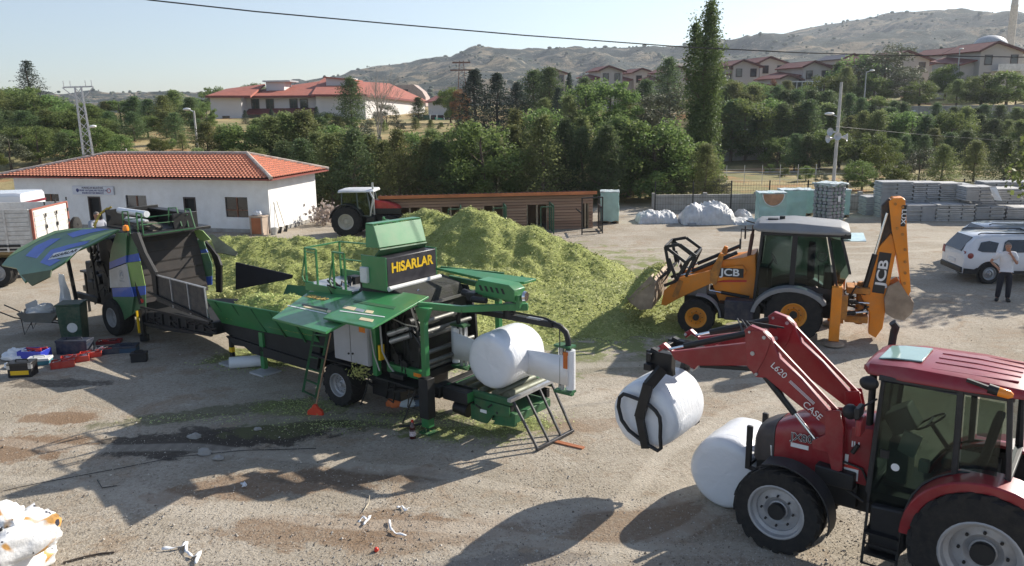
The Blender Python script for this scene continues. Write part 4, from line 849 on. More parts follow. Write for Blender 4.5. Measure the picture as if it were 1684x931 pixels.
for px in (682, 695, 708, 719, 731, 742, 752): p = AtY(px, 209, Y_); q = AtY(px, 188, Y_); m.bar((p.x,Y_,p.z), (p.x,Y_,q.z), .14)
a, b_ = AtY(682, 209, Y_), AtY(755, 206, Y_); m.box(a.x, b_.x+1, Y_-.2, Y_+.1, hz(a.x,Y_)-.3, a.z+.3); m.build('posts', mat('white_paint', (.7,.7,.7), .5), o)
m = MB(); t0 = AtY(682, 190, Y_).z; m.box(a.x, AtY(707,200,Y_).x, Y_+.02, Y_+.06, a.z, t0); m.build('green_netting', mat('teal_net', (.02,.09,.07), .6), o)
m = MB(); m.box(AtY(708,200,Y_).x, b_.x, Y_+.5, Y_+.55, a.z, t0); m.build('back_panel', mat('dark_panel', (.05,.03,.03), .7, var=.5, scale=2), o)
m = MB(); m.prism([(AtY(x, y, Y_+.3).x, AtY(x, y, Y_+.3).z) for x, y in [(715,193),(728,195),(731,198),(726,201),(716,199)]], Y_+.3, Y_+.4); m.build('green_awning', mat('mint', (.08,.42,.28), .6), o)
# ------------------------------------------------------------------ masts, lamps, wires
def lattice(o, h, w0, w1, n=10, m_=None):
    m = MB(); cs = [(-1,-1),(1,-1),(1,1),(-1,1)]
    W = lambda z: (w0 + (w1-w0)*z/h)/2
    for cx, cy in cs: m.bar((cx*W(0),cy*W(0),0), (cx*W(h),cy*W(h),h), .07)
    for i in range(n):
        z0, z1 = h*i/n, h*(i+1)/n
        for k in range(4):
            a, b_ = cs[k], cs[(k+1)%4]
            if i % 2: a, b_ = b_, a
            m.bar((a[0]*W(z0),a[1]*W(z0),z0), (b_[0]*W(z1),b_[1]*W(z1),z1), .04)
    return m.build('lattice', m_ or GALV, o)
q = AtY(147, 256, 54); zt = AtY(130, 143, 54).z; zg = hz(q.x, 54)
o = thing('lattice_mast', 'grey steel lattice power mast with crossarm behind the tiled roof', 'pylon', (q.x, 54, zg), R_(20)); o.rotation_euler = (0, R_(-1.5), R_(20)); H = zt-zg; lattice(o, H, .66, .36, 12)
m = MB(); m.bar((-.85,0,H), (.85,0,H), .09); m.bar((-.9,0,H-.02), (-.2,0,H-.7), .05); m.bar((.9,0,H-.02), (.2,0,H-.7), .05); m.bar((.2,0,H-1.), (1.,0,H-1.), .06)
for x in (-.8,-.42,.45,.8): m.cyl((x,0,H+.05), (x,0,H+.4), .025, n=6)
m.build('crossarm', GALV, o); m = MB(); m.sphere((.55,-.3,H-2.5), .16, 8, 6, (1.4,.8,.6)); m.build('lamp', mat('lamp_white', (.75,.75,.74), .4), o)
m = MB(); m.bar((.1,-.1,H-2.7),(.5,-.3,H-2.5), .04); m.build('lamp_bracket', GALV, o)
def lamp_post(px, Y, top, label, name='street_lamp', side=1, arm=.5):
    q = AtY(px, 300, Y); z = hz(q.x, Y); zt = AtY(px, top, Y).z; o = thing(name, label, 'lamp post', (q.x, Y, z)); m = MB(); m.cyl((0,0,0), (0,0,zt-z), .11, .07, 8); m.build('pole', mat('grey_pole', (.45,.44,.42), .7), o)
    m = MB(); m.bar((0,0,zt-z-.1), (side*arm,0,zt-z+.1), .06); m.sphere((side*(arm+.2),0,zt-z+.12), .22, 8, 6, (1.5,.8,.5)); m.build('lamp', mat('lamp_white', (.75,.75,.74), .4), o); return o
lamp_post(1411, 106, 118, 'thin street lamp on the terrace behind the loudspeaker pole', side=1)
lamp_post(330, 66, 182, 'short grey lamp post left of the school', side=-1, arm=.35)
lamp_post(893, 100, 118, 'pale pole among the tall conifers', side=1, arm=.05)
lamp_post(1557, 124, 82, 'white post beside the house with the arched garden gate', side=1, arm=.02)
# loudspeaker pole
q = G(1368, 331); z = 0; zt = AtY(1376, 135, q.y).z; o = thing('loudspeaker_pole', 'concrete pole carrying four grey horn loudspeakers and a lamp head', 'pole', (q.x, q.y, 0)); k = q.y/FPX
m = MB(); m.cyl((0,0,0), (.08,0,zt), .11, .08, 10); m.build('pole', mat('grey_pole', (.45,.44,.42), .7), o)
zl = AtY(1360, 188, q.y).z; m = MB(); m.bar((0,0,zl-.15), (-.35,0,zl), .05); m.build('lamp_arm', GALV, o); m = MB()
m.sphere((-.5,0,zl+.03), .2, 10, 7, (1.5,.7,.45)); m.build('lamp', mat('lamp_white', (.75,.75,.74), .4), o)
for dx, pz, ax in ((-.3, 217, (-1,-.5,.1)), (-.38, 228, (-.9,-.2,-.1)), (.42, 226, (.9,-.6,0)), (-.05, 224, (.1,-1,0))):
    zz = AtY(1360, pz, q.y).z; m = MB(); m.lathe([(.04,-.25),(.06,-.1),(.12,.05),(.22,.16),(.24,.18),(.2,.15),(.05,0.),(.02,-.02)], (dx,-.1,zz), ax, 14); m.bar((0,0,zz), (dx,-.05,zz), .04); m.build('horn_loudspeaker', mat('speaker_grey', (.55,.56,.58), .4), o)
o = thing('pylon', 'distant brown lattice pylon with stacked crossarms behind the conifers', 'pylon', (AtY(760,150,150).x, 150, 3)); zt = AtY(757, 100, 150).z-3
lattice(o, zt, 2.2, .7, 14, mat('rusty_steel', (.16,.09,.07), .8)); m = MB()
for dz_, w_ in ((.3,1.6),(1.6,2.),(5,2.6),(6.5,2.6)): m.bar((-w_,0,zt-dz_), (w_,0,zt-dz_), .25)
m.build('crossarm', mat('rusty_steel', (.16,.09,.07), .8), o)
# overhead wires
def wire(pts, name, label, r=.02, Y=30, sag=0):
    P = [AtY(px, py, Yd) for px, py, Yd in pts]; m = MB(); out = []
    for a, b_ in zip(P, P[1:]):
        for i in range(12): out.append(a.lerp(b_, i/12))
    out.append(P[-1]); m.tube(out, r, 6); m.build(name, HOSE, None, label=label, cat='cable')
wire([(60,-32,16),(245,0,16.4),(420,19,17),(640,39,18),(860,58,19),(1120,77,20.5),(1320,87,21.5),(1480,91,22.5),(1800,96,24)], 'overhead_cable', 'thick dark overhead cable crossing the whole sky', .014)
for i, (pts, lb) in enumerate([([(990,198,60),(1180,190,60),(1376,178,48.5)], 'thin wire running left from the pole with loudspeakers, upper one'), ([(900,212,60),(1180,202,60),(1372,192,48.5)], 'thin wire running left from the pole with loudspeakers, middle one'), ([(1374,208,48.5),(1500,220,55),(1700,235,60)], 'thin wire running right from the pole with loudspeakers'), ([(330,200,66),(600,203,70),(900,205,70)], 'thin wire in front of the school')]): wire(pts, 'thin_wire', lb, .012)
# ================================================================== machines
TREADM = RUBBER
RIMG = mat('grey_rim', (.42,.42,.43), .5, metal=.3, dust=.35, dustcol=(.25,.2,.15))
def wheel(parent, x, y, z, R, w, rim, rimmat, side=-1, lugs=20, style='ag', hub=None, name='wheel', dish=.3):
    e = part(name, parent, (x, y, z)); m = MB(); A = (0, side, 0); h = w/2
    m.lathe([(rim,-h*.8),(rim*1.03,-h*.92),(R*.80,-h),(R*.92,-h*.97),(R*.965,-h*.7),(R*.965,h*.7),(R*.92,h*.97),(R*.80,h),(rim*1.03,h*.92),(rim,h*.8)], (0,0,0), A, 40)
    if style == 'ag':
        for k in range(lugs):
            for sg in (-1, 1):
                a0 = 6.28319*(k+(.5 if sg > 0 else 0))/lugs; a1 = a0 + .34; r0, r1 = R*.95, R
                P = lambda a, r, yy: (math.cos(a)*r, yy, math.sin(a)*r)
                for (aa, ya), (ab, yb) in (((a0, 0), ((a0+a1)/2, sg*h*.62)), (((a0+a1)/2, sg*h*.62), (a1, sg*h*1.0))):
                    t = .030*1.7/R*R; dt = .034/R
                    rb = R*.985 if abs(yb) > h*.9 else r1; ra = r1
                    vs = [P(aa-dt,r0,ya),P(aa+dt,r0,ya),P(aa+dt,ra,ya),P(aa-dt,ra,ya),P(ab-dt,r0*.97,yb),P(ab+dt,r0*.97,yb),P(ab+dt,rb,yb),P(ab-dt,rb,yb)]
                    m.add(vs, [(0,1,2,3),(7,6,5,4),(0,4,5,1),(1,5,6,2),(2,6,7,3),(3,7,4,0)])
                P2 = P; vs = [P(a1-.034/R,r0*.97,sg*h),P(a1+.034/R,r0*.97,sg*h),P(a1+.034/R,R*.985,sg*h),P(a1-.034/R,R*.985,sg*h),P(a1+.02,R*.86,sg*h*1.01),P(a1+.07,R*.86,sg*h*1.01),P(a1+.07,R*.9,sg*h*1.03),P(a1+.02,R*.9,sg*h*1.03)]
                m.add(vs, [(0,1,2,3),(7,6,5,4),(0,4,5,1),(1,5,6,2),(2,6,7,3),(3,7,4,0)])
    else:
        for k in range(48):
            a = 6.28319*k/48
            for yy in (-.6,-.2,.2,.6): 
                b0 = Vector((math.cos(a)*R*.955, yy*h-.03, math.sin(a)*R*.955)); m.bar(b0, b0+V(0,.06,0), .05, .02, up=(math.cos(a),0,math.sin(a)))
    m.build('tyre', RUBBER, e, smooth=40, fix=True)
    m = MB(); d = h*dish
    m.lathe([(rim*1.04,h*.93),(rim*1.0,h*.97),(rim*.95,h*.93),(rim*.92,h*.55),(rim*.80,h*.45),(rim*.78,d+.02),(rim*.50,d+.045),(rim*.36,d-.0),(rim*.34,d+.03),(rim*.2,d+.05),(rim*.18,d+.1),(0,d+.1)], (0,0,0), A, 32)
    m.lathe([(rim*.92,h*.5),(rim*.92,-h*.9)], (0,0,0), A, 32)
    m.build('rim', rimmat, e, smooth=40)
    m = MB()
    for k in range(8): a = 6.28319*k/8; c = V(math.cos(a)*rim*.58, side*(d+.05), math.sin(a)*rim*.58); m.cyl(c, c+V(0,side*.03,0), rim*.045, n=6)
    if hub: m.cyl((0,0,0), (0,side*(d+.12),0), rim*.30, n=20); m.build('hub_cap', hub, e)
    else: m.build('wheel_bolts', GALV, e)
    return e
def hydro(mb_b, p, q, r=.05, split=.55):
    p, q = Vector(p), Vector(q); s = p.lerp(q, split); mb_b.mi = 0; mb_b.cyl(p, s, r, n=12); mb_b.mi = 1; mb_b.cyl(s, q, r*.5, n=10); mb_b.mi = 0
    d = (q-p).normalized()
def disc(mb, x, y0, y1, z, r, n=16): mb.cyl((x,y0,z), (x,y1,z), r, n=n)
# ------------------------------------------------------------------ red tractor with front loader
CR = mat('tractor_red', (.27,.008,.016), .34, var=.18, scale=1.5, coat=.3, dust=.25, dustcol=(.34,.15,.13)); CRD = mat('dark_red_paint', (.26,.01,.018), .35, var=.15, coat=.3, dust=.3, dustcol=(.3,.17,.14))
CG = glassmat('cab_glass', (.55,.61,.57), .03); DKG = mat('dark_grey_plastic', (.022,.023,.026), .55, var=.25, dust=.3, dustcol=(.12,.11,.09)); LETW = mat('white_decal', (.8,.8,.8), .5, var=0); LETK = mat('black_decal', (.02,.02,.02), .5, var=0)
FC = Fr(3.56, 10.04, -37.4)
T = fthing('loader_tractor', 'red farm tractor with front loader and cab at the lower right corner', 'tractor', FC)
cy = .86                                 # centre line
def xz(F, pts, y): return F.xz(pts, y)
def arm(F, parent, pts, y0, y1, name, m_, bevel=.008, at=None):
    mb = MB(); mb.prism(F.xz(pts, y0 if at is None else at), y0, y1); return mb.build(name, m_, parent, bevel=bevel)
wheel(T, -.09, .16, .585, .6, .33, .37, RIMG, lugs=17, hub=BLACKP, dish=.15)
wheel(T, -.09, 2*cy-.16, .585, .6, .33, .37, RIMG, side=1, lugs=17, hub=BLACKP, dish=.15)
wheel(T, 2.33, .12, .79, .8, .47, .44, RIMG, lugs=20, hub=BLACKP, dish=-.1)
wheel(T, 2.33, 2*cy-.12, .79, .8, .47, .44, RIMG, side=1, lugs=20, hub=BLACKP, dish=-.1)
m = MB(); m.cyl((-.09,.3,.6), (-.09,1.42,.6), .09); m.box(-.45,1.2,cy-.22,cy+.22,.62,1.1); m.box(1.1,2.7,cy-.3,cy+.3,.55,1.15); m.cyl((2.33,.3,.79), (2.33,1.42,.79), .14); m.box(-.62,-.3,cy-.2,cy+.2,.75,1.0)
m.cyl((.5,cy-.32,.9),(.5,cy+.32,.9),.12); m.box(.1,.8,cy-.36,cy-.23,.7,1.05); m.build('chassis', BLACKM, T, bevel=.01)
# bonnet, as lofted sections along x
def loft(mb, secs, cap=True):
    n = len(secs[0]); vs = [p for s in secs for p in s]; fs = []
    for i in range(len(secs)-1): fs += [(i*n+j, i*n+(j+1)%n, (i+1)*n+(j+1)%n, (i+1)*n+j) for j in range(n)]
    if cap: fs += [tuple(range(n))[::-1], tuple((len(secs)-1)*n+j for j in range(n))]
    return mb.add(vs, fs)
def bsec(x, w, z0, z1, rnd_=.35):
    P = []; 
    for k in range(9): a = math.pi*(k/8); c, s = math.cos(a), math.sin(a); P.append((x, cy - w*(abs(c)**.55)*(1 if c > 0 else -1), z1-(z1-z0)*rnd_*(1-abs(s)**.6)))
    P += [(x, cy+w, z0), (x, cy-w, z0)]; return P
m = MB(); loft(m, [bsec(-.34,.31,1.10,1.62), bsec(-.1,.335,1.08,1.74), bsec(.35,.35,1.06,1.86), bsec(.95,.36,1.06,1.93)]); m.build('bonnet', CR, T, smooth=50, bevel=.006)
m = MB(); loft(m, [bsec(-.66,.20,1.02,1.34), bsec(-.60,.26,1.0,1.5), bsec(-.48,.305,1.04,1.575), bsec(-.343,.318,1.07,1.628)]); m.build('nose', mat('nose_grey', (.05,.045,.045), .5, dust=.35, dustcol=(.16,.11,.09)), T, smooth=50)
for s in (-1, 1):
    m = MB(); m.slab([(-.63,cy+s*.17,1.17),(-.36,cy+s*.325,1.13),(-.38,cy+s*.322,1.29),(-.62,cy+s*.20,1.30)], .03); m.build('headlight', mat('lamp_glass', (.62,.66,.68), .15, metal=.4), T, bevel=.008)
m = MB(); m.box(-.74,-.66,cy-.33,cy-.27,.85,1.5); m.bar((-.70,cy-.3,.88), (-.4,cy-.3,.8), .05,.06); m.box(-.74,-.66,cy+.27,cy+.33,.85,1.5); m.bar((-.70,cy-.3,.9),(-.70,cy+.3,.9),.05)
m.build('bumper_guard', BLACKM, T, bevel=.008)
lettering('JX80C', .15, LETW, T, basis((.10,cy-.378,1.52), (1,0,.02), (0,0,1)), 'bonnet_lettering', .001, .005); lettering('JX80C', .15, LETK, T, basis((.10,cy-.384,1.52), (1,0,.02), (0,0,1)), 'bonnet_lettering', .001, .0)
m = MB(); m.box(-.1,.14,cy-.357,cy-.35,1.36,1.42); m.build('white_sticker', LETW, T)
m = MB(); m.box(.62,.80,cy-.372,cy-.366,1.10,1.44); m.build('warning_sticker', LETW, T)
m = MB(); m.box(.62,.80,cy-.376,cy-.372,1.26,1.30); m.build('red_line', RED, T)
# front mudguard
def mudguard(parent, x, z, R, y0, y1, a0, a1, mt, name='front_mudguard', t=.02, n=14):
    mb = MB(); P = []
    for k in range(n+1): a = R_(a0+(a1-a0)*k/n); P.append((x+math.cos(a)*R, z+math.sin(a)*R))
    Q = [(x+(px_-x)*(1-t/R), z+(pz_-z)*(1-t/R)) for px_, pz_ in P]; mb.prism(P+Q[::-1], y0, y1)
    return mb.build(name, mt, parent, smooth=50, bevel=.005)
for s in (0, 1): ya = .0 if s == 0 else 2*cy-.30; mudguard(T, -.06, .6, .68, ya, ya+.30, 112, -12, DKG)
# loader mast and arms
for s, y0 in (('near', .40), ('far', 1.30)):
    y1 = y0 + .10; o_ = FC
    A_ = part('loader_arm', T)
    top = [(1083,569),(1093,563),(1108,577),(1228,563),(1226,541),(1236,534),(1258,543),(1271,555),(1285,588),(1320,622),(1368,676),(1380,694),(1370,706),(1352,693),(1300,652),(1262,620),(1246,619),(1230,600),(1150,600),(1142,609),(1136,600),(1112,590),(1106,578),(1096,571),(1086,578)]
    mb = MB(); mb.prism(FC.xz(top, .46), y0, y1); mb.build('arm_plate', CR, A_, bevel=.012)
    lp = FC.xz([(1228,541),(1258,543),(1271,557),(1262,585),(1247,612),(1232,598)], .46)
    mb = MB(); mb.prism(lp, y0-.014, y0-.002); mb.prism(lp, y1+.002, y1+.014); mb.build('knee_plate', CRD, A_, bevel=.003)
    mb = MB()
    for px, py, r in ((1260,553,.035),(1241,579,.042),(1247,613,.03),(1087,571,.03),(1142,606,.03),(1236,544,.025)):
        q = FC.ony(px, py, .46); mb.cyl((q.x,y0-.028,q.z), (q.x,y1+.025,q.z), r*.72, n=12)
    mb.build('pivot_bolts', GALV, A_)
    mb = MB(); p, q = FC.ony(1257,615,.46), FC.ony(1346,728,.46); hydro(mb, (p.x,(y0+y1)/2,p.z), (q.x,(y0+y1)/2,q.z), .05, .58); mb.build('lift_cylinder', [BLACKM, CHROME], A_)
    mb = MB(); p, q = FC.ony(1100,574,.46), FC.ony(1232,547,.46); hydro(mb, (q.x,(y0+y1)/2-.02,q.z), (p.x,(y0+y1)/2-.02,p.z), .045, .78); mb.build('tilt_cylinder', [BLACKM, CHROME], A_)
    mb = MB(); p, q = FC.ony(1262,553,.46), FC.ony(1382,684,.46); mb.bar((p.x,(y0+y1)/2,p.z), (q.x,(y0+y1)/2,q.z+.03), .035, .05); mb.build('levelling_rod', CRD, A_)
    mb = MB(); p, q = FC.ony(1152,603,.46), FC.ony(1240,608,.46); mb.bar((p.x,(y0+y1)/2,p.z+.02), (q.x,(y0+y1)/2,q.z+.01), .05,.05); mb.build('park_stand', BLACKM, A_)
    for k in range(2):
        mb = MB(); a, b_ = FC.ony(1272+k*4,610,.46), FC.ony(1345,690-k*5,.46); mb.tube([(a.x,y1+.02+k*.03,a.z+.03),((a.x+b_.x)/2,y1+.03+k*.03,(a.z+b_.z)/2+.06),(b_.x,y1+.02,b_.z)], .012, 6); mb.build('hose', HOSE, A_)
    mb = MB(); P = FC.xz([(1360,672),(1384,672),(1390,700),(1388,770),(1372,775),(1364,740),(1340,735),(1338,722),(1360,712)], .46); mb.prism(P, y0-.03, y0-.005); mb.prism(P, y1+.005, y1+.03); mb.build('loader_mast', CRD, A_, bevel=.006)
    if s == 'near':
        d = (FC.ony(1368,684,.46) - FC.ony(1268,592,.46)); d = Vector((d.x, 0, d.z)).normalized(); up = Vector((-d.z, 0, d.x)); up = up if up.z > 0 else -up
        q = FC.ony(1344,676,.46); lettering('CASE', .125, LETW, A_, basis((q.x-.04,y0-.02,q.z+.02), d, up), 'arm_lettering', .001, .0)
        q = FC.ony(1284,607,.46); lettering('L620', .125, LETW, A_, basis((q.x,y0-.018,q.z+.0), d, up), 'arm_lettering', .001, .0)
        for k in range(3): mb = MB(); q = FC.ony(1300,626,.46); w0 = Vector((q.x,y0-.003,q.z))+up*(.015*k); mb.bar(w0, w0+d*.42, .004, .006); mb.build('stripe', LETW, A_)
m = MB()
for px, py in ((1240,585),(1150,590)): q = FC.ony(px, py, .46); m.cyl((q.x,.5,q.z), (q.x,1.2,q.z), .055, n=12)
m.build('cross_tube', CR, T)
m = MB()
for k in range(3): q = FC.ony(1225-k*12, 552, .46); m.tube([(q.x+.2,.5,q.z+.02),(q.x-.1,.75+.1*k,q.z+.12),(q.x+.1,1.,q.z+.05),(q.x+.3,1.15,q.z)], .014, 6)
m.build('hydraulic_hoses', HOSE, T)
# bale grab
q0 = FC.ony(1075, 590, .46); gx, gz_ = q0.x, q0.z
GB = part('bale_grab', T)
m = MB(); m.box(gx-.10, gx+.02, .33, 1.38, gz_-.16, gz_-.06); m.box(gx-.08, gx+.0, .36, 1.35, gz_-.02, gz_+.10); m.box(gx-.12,gx+.30,.44,.58,gz_-.16,gz_+.12); m.box(gx-.12,gx+.30,1.15,1.28,gz_-.16,gz_+.12)
m.prism([(gx-.16,gz_-.16),(gx+.32,gz_-.22),(gx+.28,gz_+.06),(gx-.05,gz_+.16)], .46, .56); m.prism([(gx-.16,gz_-.16),(gx+.32,gz_-.22),(gx+.28,gz_+.06),(gx-.05,gz_+.16)], 1.16, 1.26); m.build('grab_frame', BLACKM, GB, bevel=.008)
m = MB(); hydro(m, (gx+.06,.45,gz_+.02), (gx+.06,1.2,gz_+.02), .035, .5); m.build('grab_cylinder', [BLACKM, CHROME], GB)
bx, bz_ = -2.30, gz_-.90; BR_ = .57
for sgn, yy in ((-1, .22), (1, 1.50)):
    m = MB(); arms = [(bx+.28, yy*1.0, gz_-.10), (bx+.12, yy, gz_-.32), (bx+.02, yy, bz_+.1), (bx+.06, yy, bz_-.42)]
    ym = yy
    m.bar((bx+.30, ym+(.16 if sgn < 0 else -.16), gz_-.10), (bx+.16, ym, gz_-.34), .09, .16); m.bar((bx+.16,ym,gz_-.32), (bx+.02,ym,bz_+.02), .06, .16); m.bar((bx+.02,ym,bz_+.05), (bx+.14,ym,bz_-.44), .06, .13); m.build('grab_arm', BLACKM, GB, bevel=.008)
    m = MB(); ring = [(-.36,.30),(-.40,.10),(-.30,-.25),(-.05,-.42),(.16,-.52),(.40,-.55),(.46,-.42),(.42,.0),(.36,.16),(.20,.26),(.10,.30)]
    ring2 = [(-.18,.33),(-.30,.34),(-.38,.26),(-.40,.08),(-.33,-.16),(-.18,-.32),(.06,-.44),(.26,-.52),(.40,-.56),(.46,-.50),(.44,-.30),(.44,-.08),(.42,.06),(.34,.16),(.22,.24),(.10,.29)]
    m.tube([(bx+.0+a*.85, yy, bz_+b_*.85+.05) for a, b_ in ring2], .030, 8, closed=True); m.build('grab_pad', BLACKM, GB)
# fixed parts around the cab
cabx0, cabx1, cy0, cy1 = .92, 2.32, .28, 1.44
roofz = 2.66
m = MB()
def rsec(x, hw, z0, z1): return [(x,cy-hw,z0),(x,cy-hw*.99,z0+.06),(x,cy-hw*.9,z1-.025),(x,cy-hw*.5,z1),(x,cy+hw*.5,z1),(x,cy+hw*.9,z1-.025),(x,cy+hw*.99,z0+.06),(x,cy+hw,z0)]
loft(m, [rsec(.78,.44,roofz,roofz+.07), rsec(.86,.56,roofz-.02,roofz+.13), rsec(1.3,.62,roofz-.02,roofz+.17), rsec(2.0,.66,roofz,roofz+.17), rsec(2.55,.64,roofz+.02,roofz+.14), rsec(2.66,.55,roofz+.03,roofz+.09)]); roof = m.build('roof', CR, T, smooth=45, bevel=.008)
m = MB(); loft(m, [[(x,cy-.33,z),(x,cy+.33,z),(x,cy+.33,z+.02),(x,cy-.33,z+.02)] for x, z in ((.92,roofz+.125),(1.1,roofz+.155),(1.42,roofz+.172))]); m.build('roof_hatch', mat('hatch_glass', (.28,.42,.38), .12, var=.1, spec=.8), roof, bevel=.01)
m = MB()
for k, yy in enumerate((-.44,-.22,.0,.22,.44)): m.tube([(1.55,cy+yy,roofz+.168-.02*(abs(yy)>.4)),(1.95,cy+yy,roofz+.170-.02*(abs(yy)>.4)),(2.45,cy+yy*.9,roofz+.145)], .013, 6)
m.build('roof_ribs', CRD, roof)
pill = DKG; m = MB(); W0, W1 = cy0, cy1
for yy in (cy0, cy1):
    m.bar((1.00,yy,1.12), (1.0,yy,roofz), .07,.06) if False else m.bar((.98,yy,1.1), (1.06,yy,roofz), .055, .06)
    m.bar((1.93,yy,1.52), (1.90,yy,roofz), .08, .07); m.bar((2.48,yy,1.66), (2.40,yy,roofz), .07, .06); m.bar((1.0,yy,roofz-.03), (2.45,yy,roofz-.01), .05, .07); m.bar((1.93,yy,1.62), (2.5,yy,1.66), .05,.06)
m.bar((1.0,cy0,1.1),(1.0,cy1,1.1),.08); m.bar((1.06,cy0,roofz-.03),(1.06,cy1,roofz-.03),.05); m.bar((2.42,cy0,roofz-.03),(2.42,cy1,roofz-.03),.05); m.bar((2.48,cy0,1.66),(2.48,cy1,1.66),.06); m.bar((1.02,cy-.02,1.9),(1.06,cy-.02,roofz),.03)
m.build('cab_frame', pill, T, bevel=.012)
# door: glass outline with curved lower rear edge
dp = [(1.0,.98),(1.06,roofz-.06),(1.88,roofz-.06),(1.92,1.62),(1.75,1.52),(1.60,1.38),(1.50,1.2),(1.44,1.0),(1.42,.95),(1.05,.93)]
for yy in (cy0-.03, cy1+.015):
    m = MB(); m.prism(dp, yy, yy+.008); d_ = m.build('door_glass', CG, T, smooth=0); m = MB(); m.tube([(x, yy+.004, z) for x, z in dp], .018, 6, closed=True); m.build('door_frame', pill, d_)
    if yy < cy: m = MB(); m.box(1.10,1.2,yy-.03,yy,1.62,1.72); m.build('door_handle', BLACKP, d_); m = MB(); m.lathe([(0,.0),(.05,.0)], (1.28,yy-.003,1.52), (0,-1,0), 20); m.build('round_sticker', LETW, d_)
    m = MB(); m.prism([(1.98,1.70),(2.36,1.70),(2.36,roofz-.07),(1.96,roofz-.07)], yy, yy+.008); m.build('side_window', CG, T, smooth=0)
m = MB(); m.slab([(.99,cy0+.04,1.15),(.99,cy1-.04,1.15),(1.05,cy1-.04,roofz-.07),(1.05,cy0+.04,roofz-.07)], .008); m.build('windscreen', CG, T, smooth=0)
m = MB(); m.slab([(2.46,cy0+.04,1.7),(2.46,cy1-.04,1.7),(2.41,cy1-.04,roofz-.07),(2.41,cy0+.04,roofz-.07)], .008); m.build('rear_window', CG, T, smooth=0)
# interior
m = MB(); m.box(1.05,2.4,cy0+.05,cy1-.05,1.0,1.1); m.build('cab_floor', BLACKP, T)
S_ = part('seat', T); SEATM = mat('seat_fabric', (.04,.04,.05), .9); m = MB(); m.box(1.72,2.15,cy-.24,cy+.24,1.5,1.62); m.box(1.8,2.1,cy-.15,cy+.15,1.1,1.5); m.build('cushion', SEATM, S_, bevel=.04); m = MB(); m.slab([(2.1,cy-.23,1.58),(2.1,cy+.23,1.58),(2.22,cy+.2,2.25),(2.22,cy-.2,2.25)], -.1); m.build('backrest', SEATM, S_, bevel=.04)
m = MB(); m.slab([(1.15,cy-.2,1.75),(1.15,cy+.2,1.75),(1.42,cy+.18,1.92),(1.42,cy-.18,1.92)], .3); m.box(1.1,1.35,cy-.22,cy+.22,1.1,1.7); m.build('dashboard', mat('dash_grey', (.20,.20,.19), .7), T, bevel=.02); m = MB(); m.slab([(1.22,cy-.30,1.62),(1.42,cy-.30,1.55),(1.50,cy-.28,1.85),(1.28,cy-.28,1.90)], .06); m.box(1.5,1.62,cy-.42,cy-.3,1.45,1.6); m.build('instrument_panel', mat('pale_plastic', (.45,.47,.42), .6), T, bevel=.015)
m = MB(); c = V(1.52,cy,1.98); ax = V(-.6,0,.8).normalized(); x_ = V(0,1,0); y_ = ax.cross(x_); m.tube([c+x_*.2*math.cos(a)+y_*.2*math.sin(a) for a in [k*6.283/20 for k in range(20)]], .014, 6, closed=True); m.bar(c-x_*.19, c+x_*.19, .02); m.cyl(c, c-ax*.4, .03, n=8); m.build('steering_wheel', BLACKP, T)
m = MB(); m.bar((1.5,cy0+.12,1.1),(1.95,cy0+.1,1.62),.03); m.box(1.75,2.3,cy0+.05,cy0+.3,1.1,1.5); m.box(1.75,2.3,cy1-.3,cy1-.05,1.1,1.5); m.build('console', DKG, T, bevel=.03)
# rear mudguards
for s in (0, 1):
    y0, y1 = (-.04, .42) if s == 0 else (2*cy-.42, 2*cy+.04); mb = MB(); P = []
    for k in range(17): a = R_(178 - 150*k/16); P.append((2.33+math.cos(a)*(.90+.10*math.sin(a)**2), .79+math.sin(a)*(.88+.02*math.sin(a))))
    Q = [(2.33+(x-2.33)*.955, .79+(z-.79)*.955) for x, z in P]; mb.prism(P+Q[::-1], y0, y1); Q2 = [(2.33+(x-2.33)*(.87-.05*math.sin(R_(178-150*i_/16))), .79+(z-.79)*(.90-.03*math.sin(R_(178-150*i_/16)))) for i_, (x, z) in enumerate(P)]; ye = y0-.012 if s == 0 else y1-.012; mb.prism([(2.33+(x-2.33)*.995, .79+(z-.79)*.995) for x, z in P]+Q2[::-1], ye, ye+.024); mb.build('rear_mudguard', CR, T, smooth=50, bevel=.012)
m = MB(); m.prism([(1.05,.98),(1.46,1.0),(1.5,.5),(1.42,.38),(1.05,.38)], cy0-.12, cy0+.12); m.build('fuel_tank', BLACKP, T, bevel=.03)
m = MB()
for z in (.62,.34): m.box(1.02,1.42,cy0-.22,cy0+.02,z,z+.03); m.bar((1.02,cy0-.22,z-.12),(1.42,cy0-.22,z-.12),.02)
m.bar((1.02,cy0-.2,.2),(1.02,cy0-.1,1.0),.03); m.bar((1.42,cy0-.2,.2),(1.42,cy0-.1,1.0),.03); m.build('steps', BLACKM, T)
m = MB(); m.prism([(.28,1.0),(.78,1.0),(.78,1.22),(.28,1.25)], .36, .56); m.build('battery_box', BLACKP, T, bevel=.02)
m = MB(); m.cyl((.86,cy-.25,1.75), (.86,cy-.25,2.62), .045); m.build('exhaust', BLACKM, T)
m = MB(); ex = FC.ony(1457,600,1.45); m.cyl((.86,cy1+.0,1.9),(.86,cy1,2.66),.05); m.cyl((.86,cy1,2.6),(.88,cy1+.02,2.95),.05); m.tube([(.88,cy1+.02,2.9),(.9,cy1,3.0),(.86,cy1-.03,3.06)],[.05,.055,.05],10); m.build('exhaust_stack', BLACKM, T)
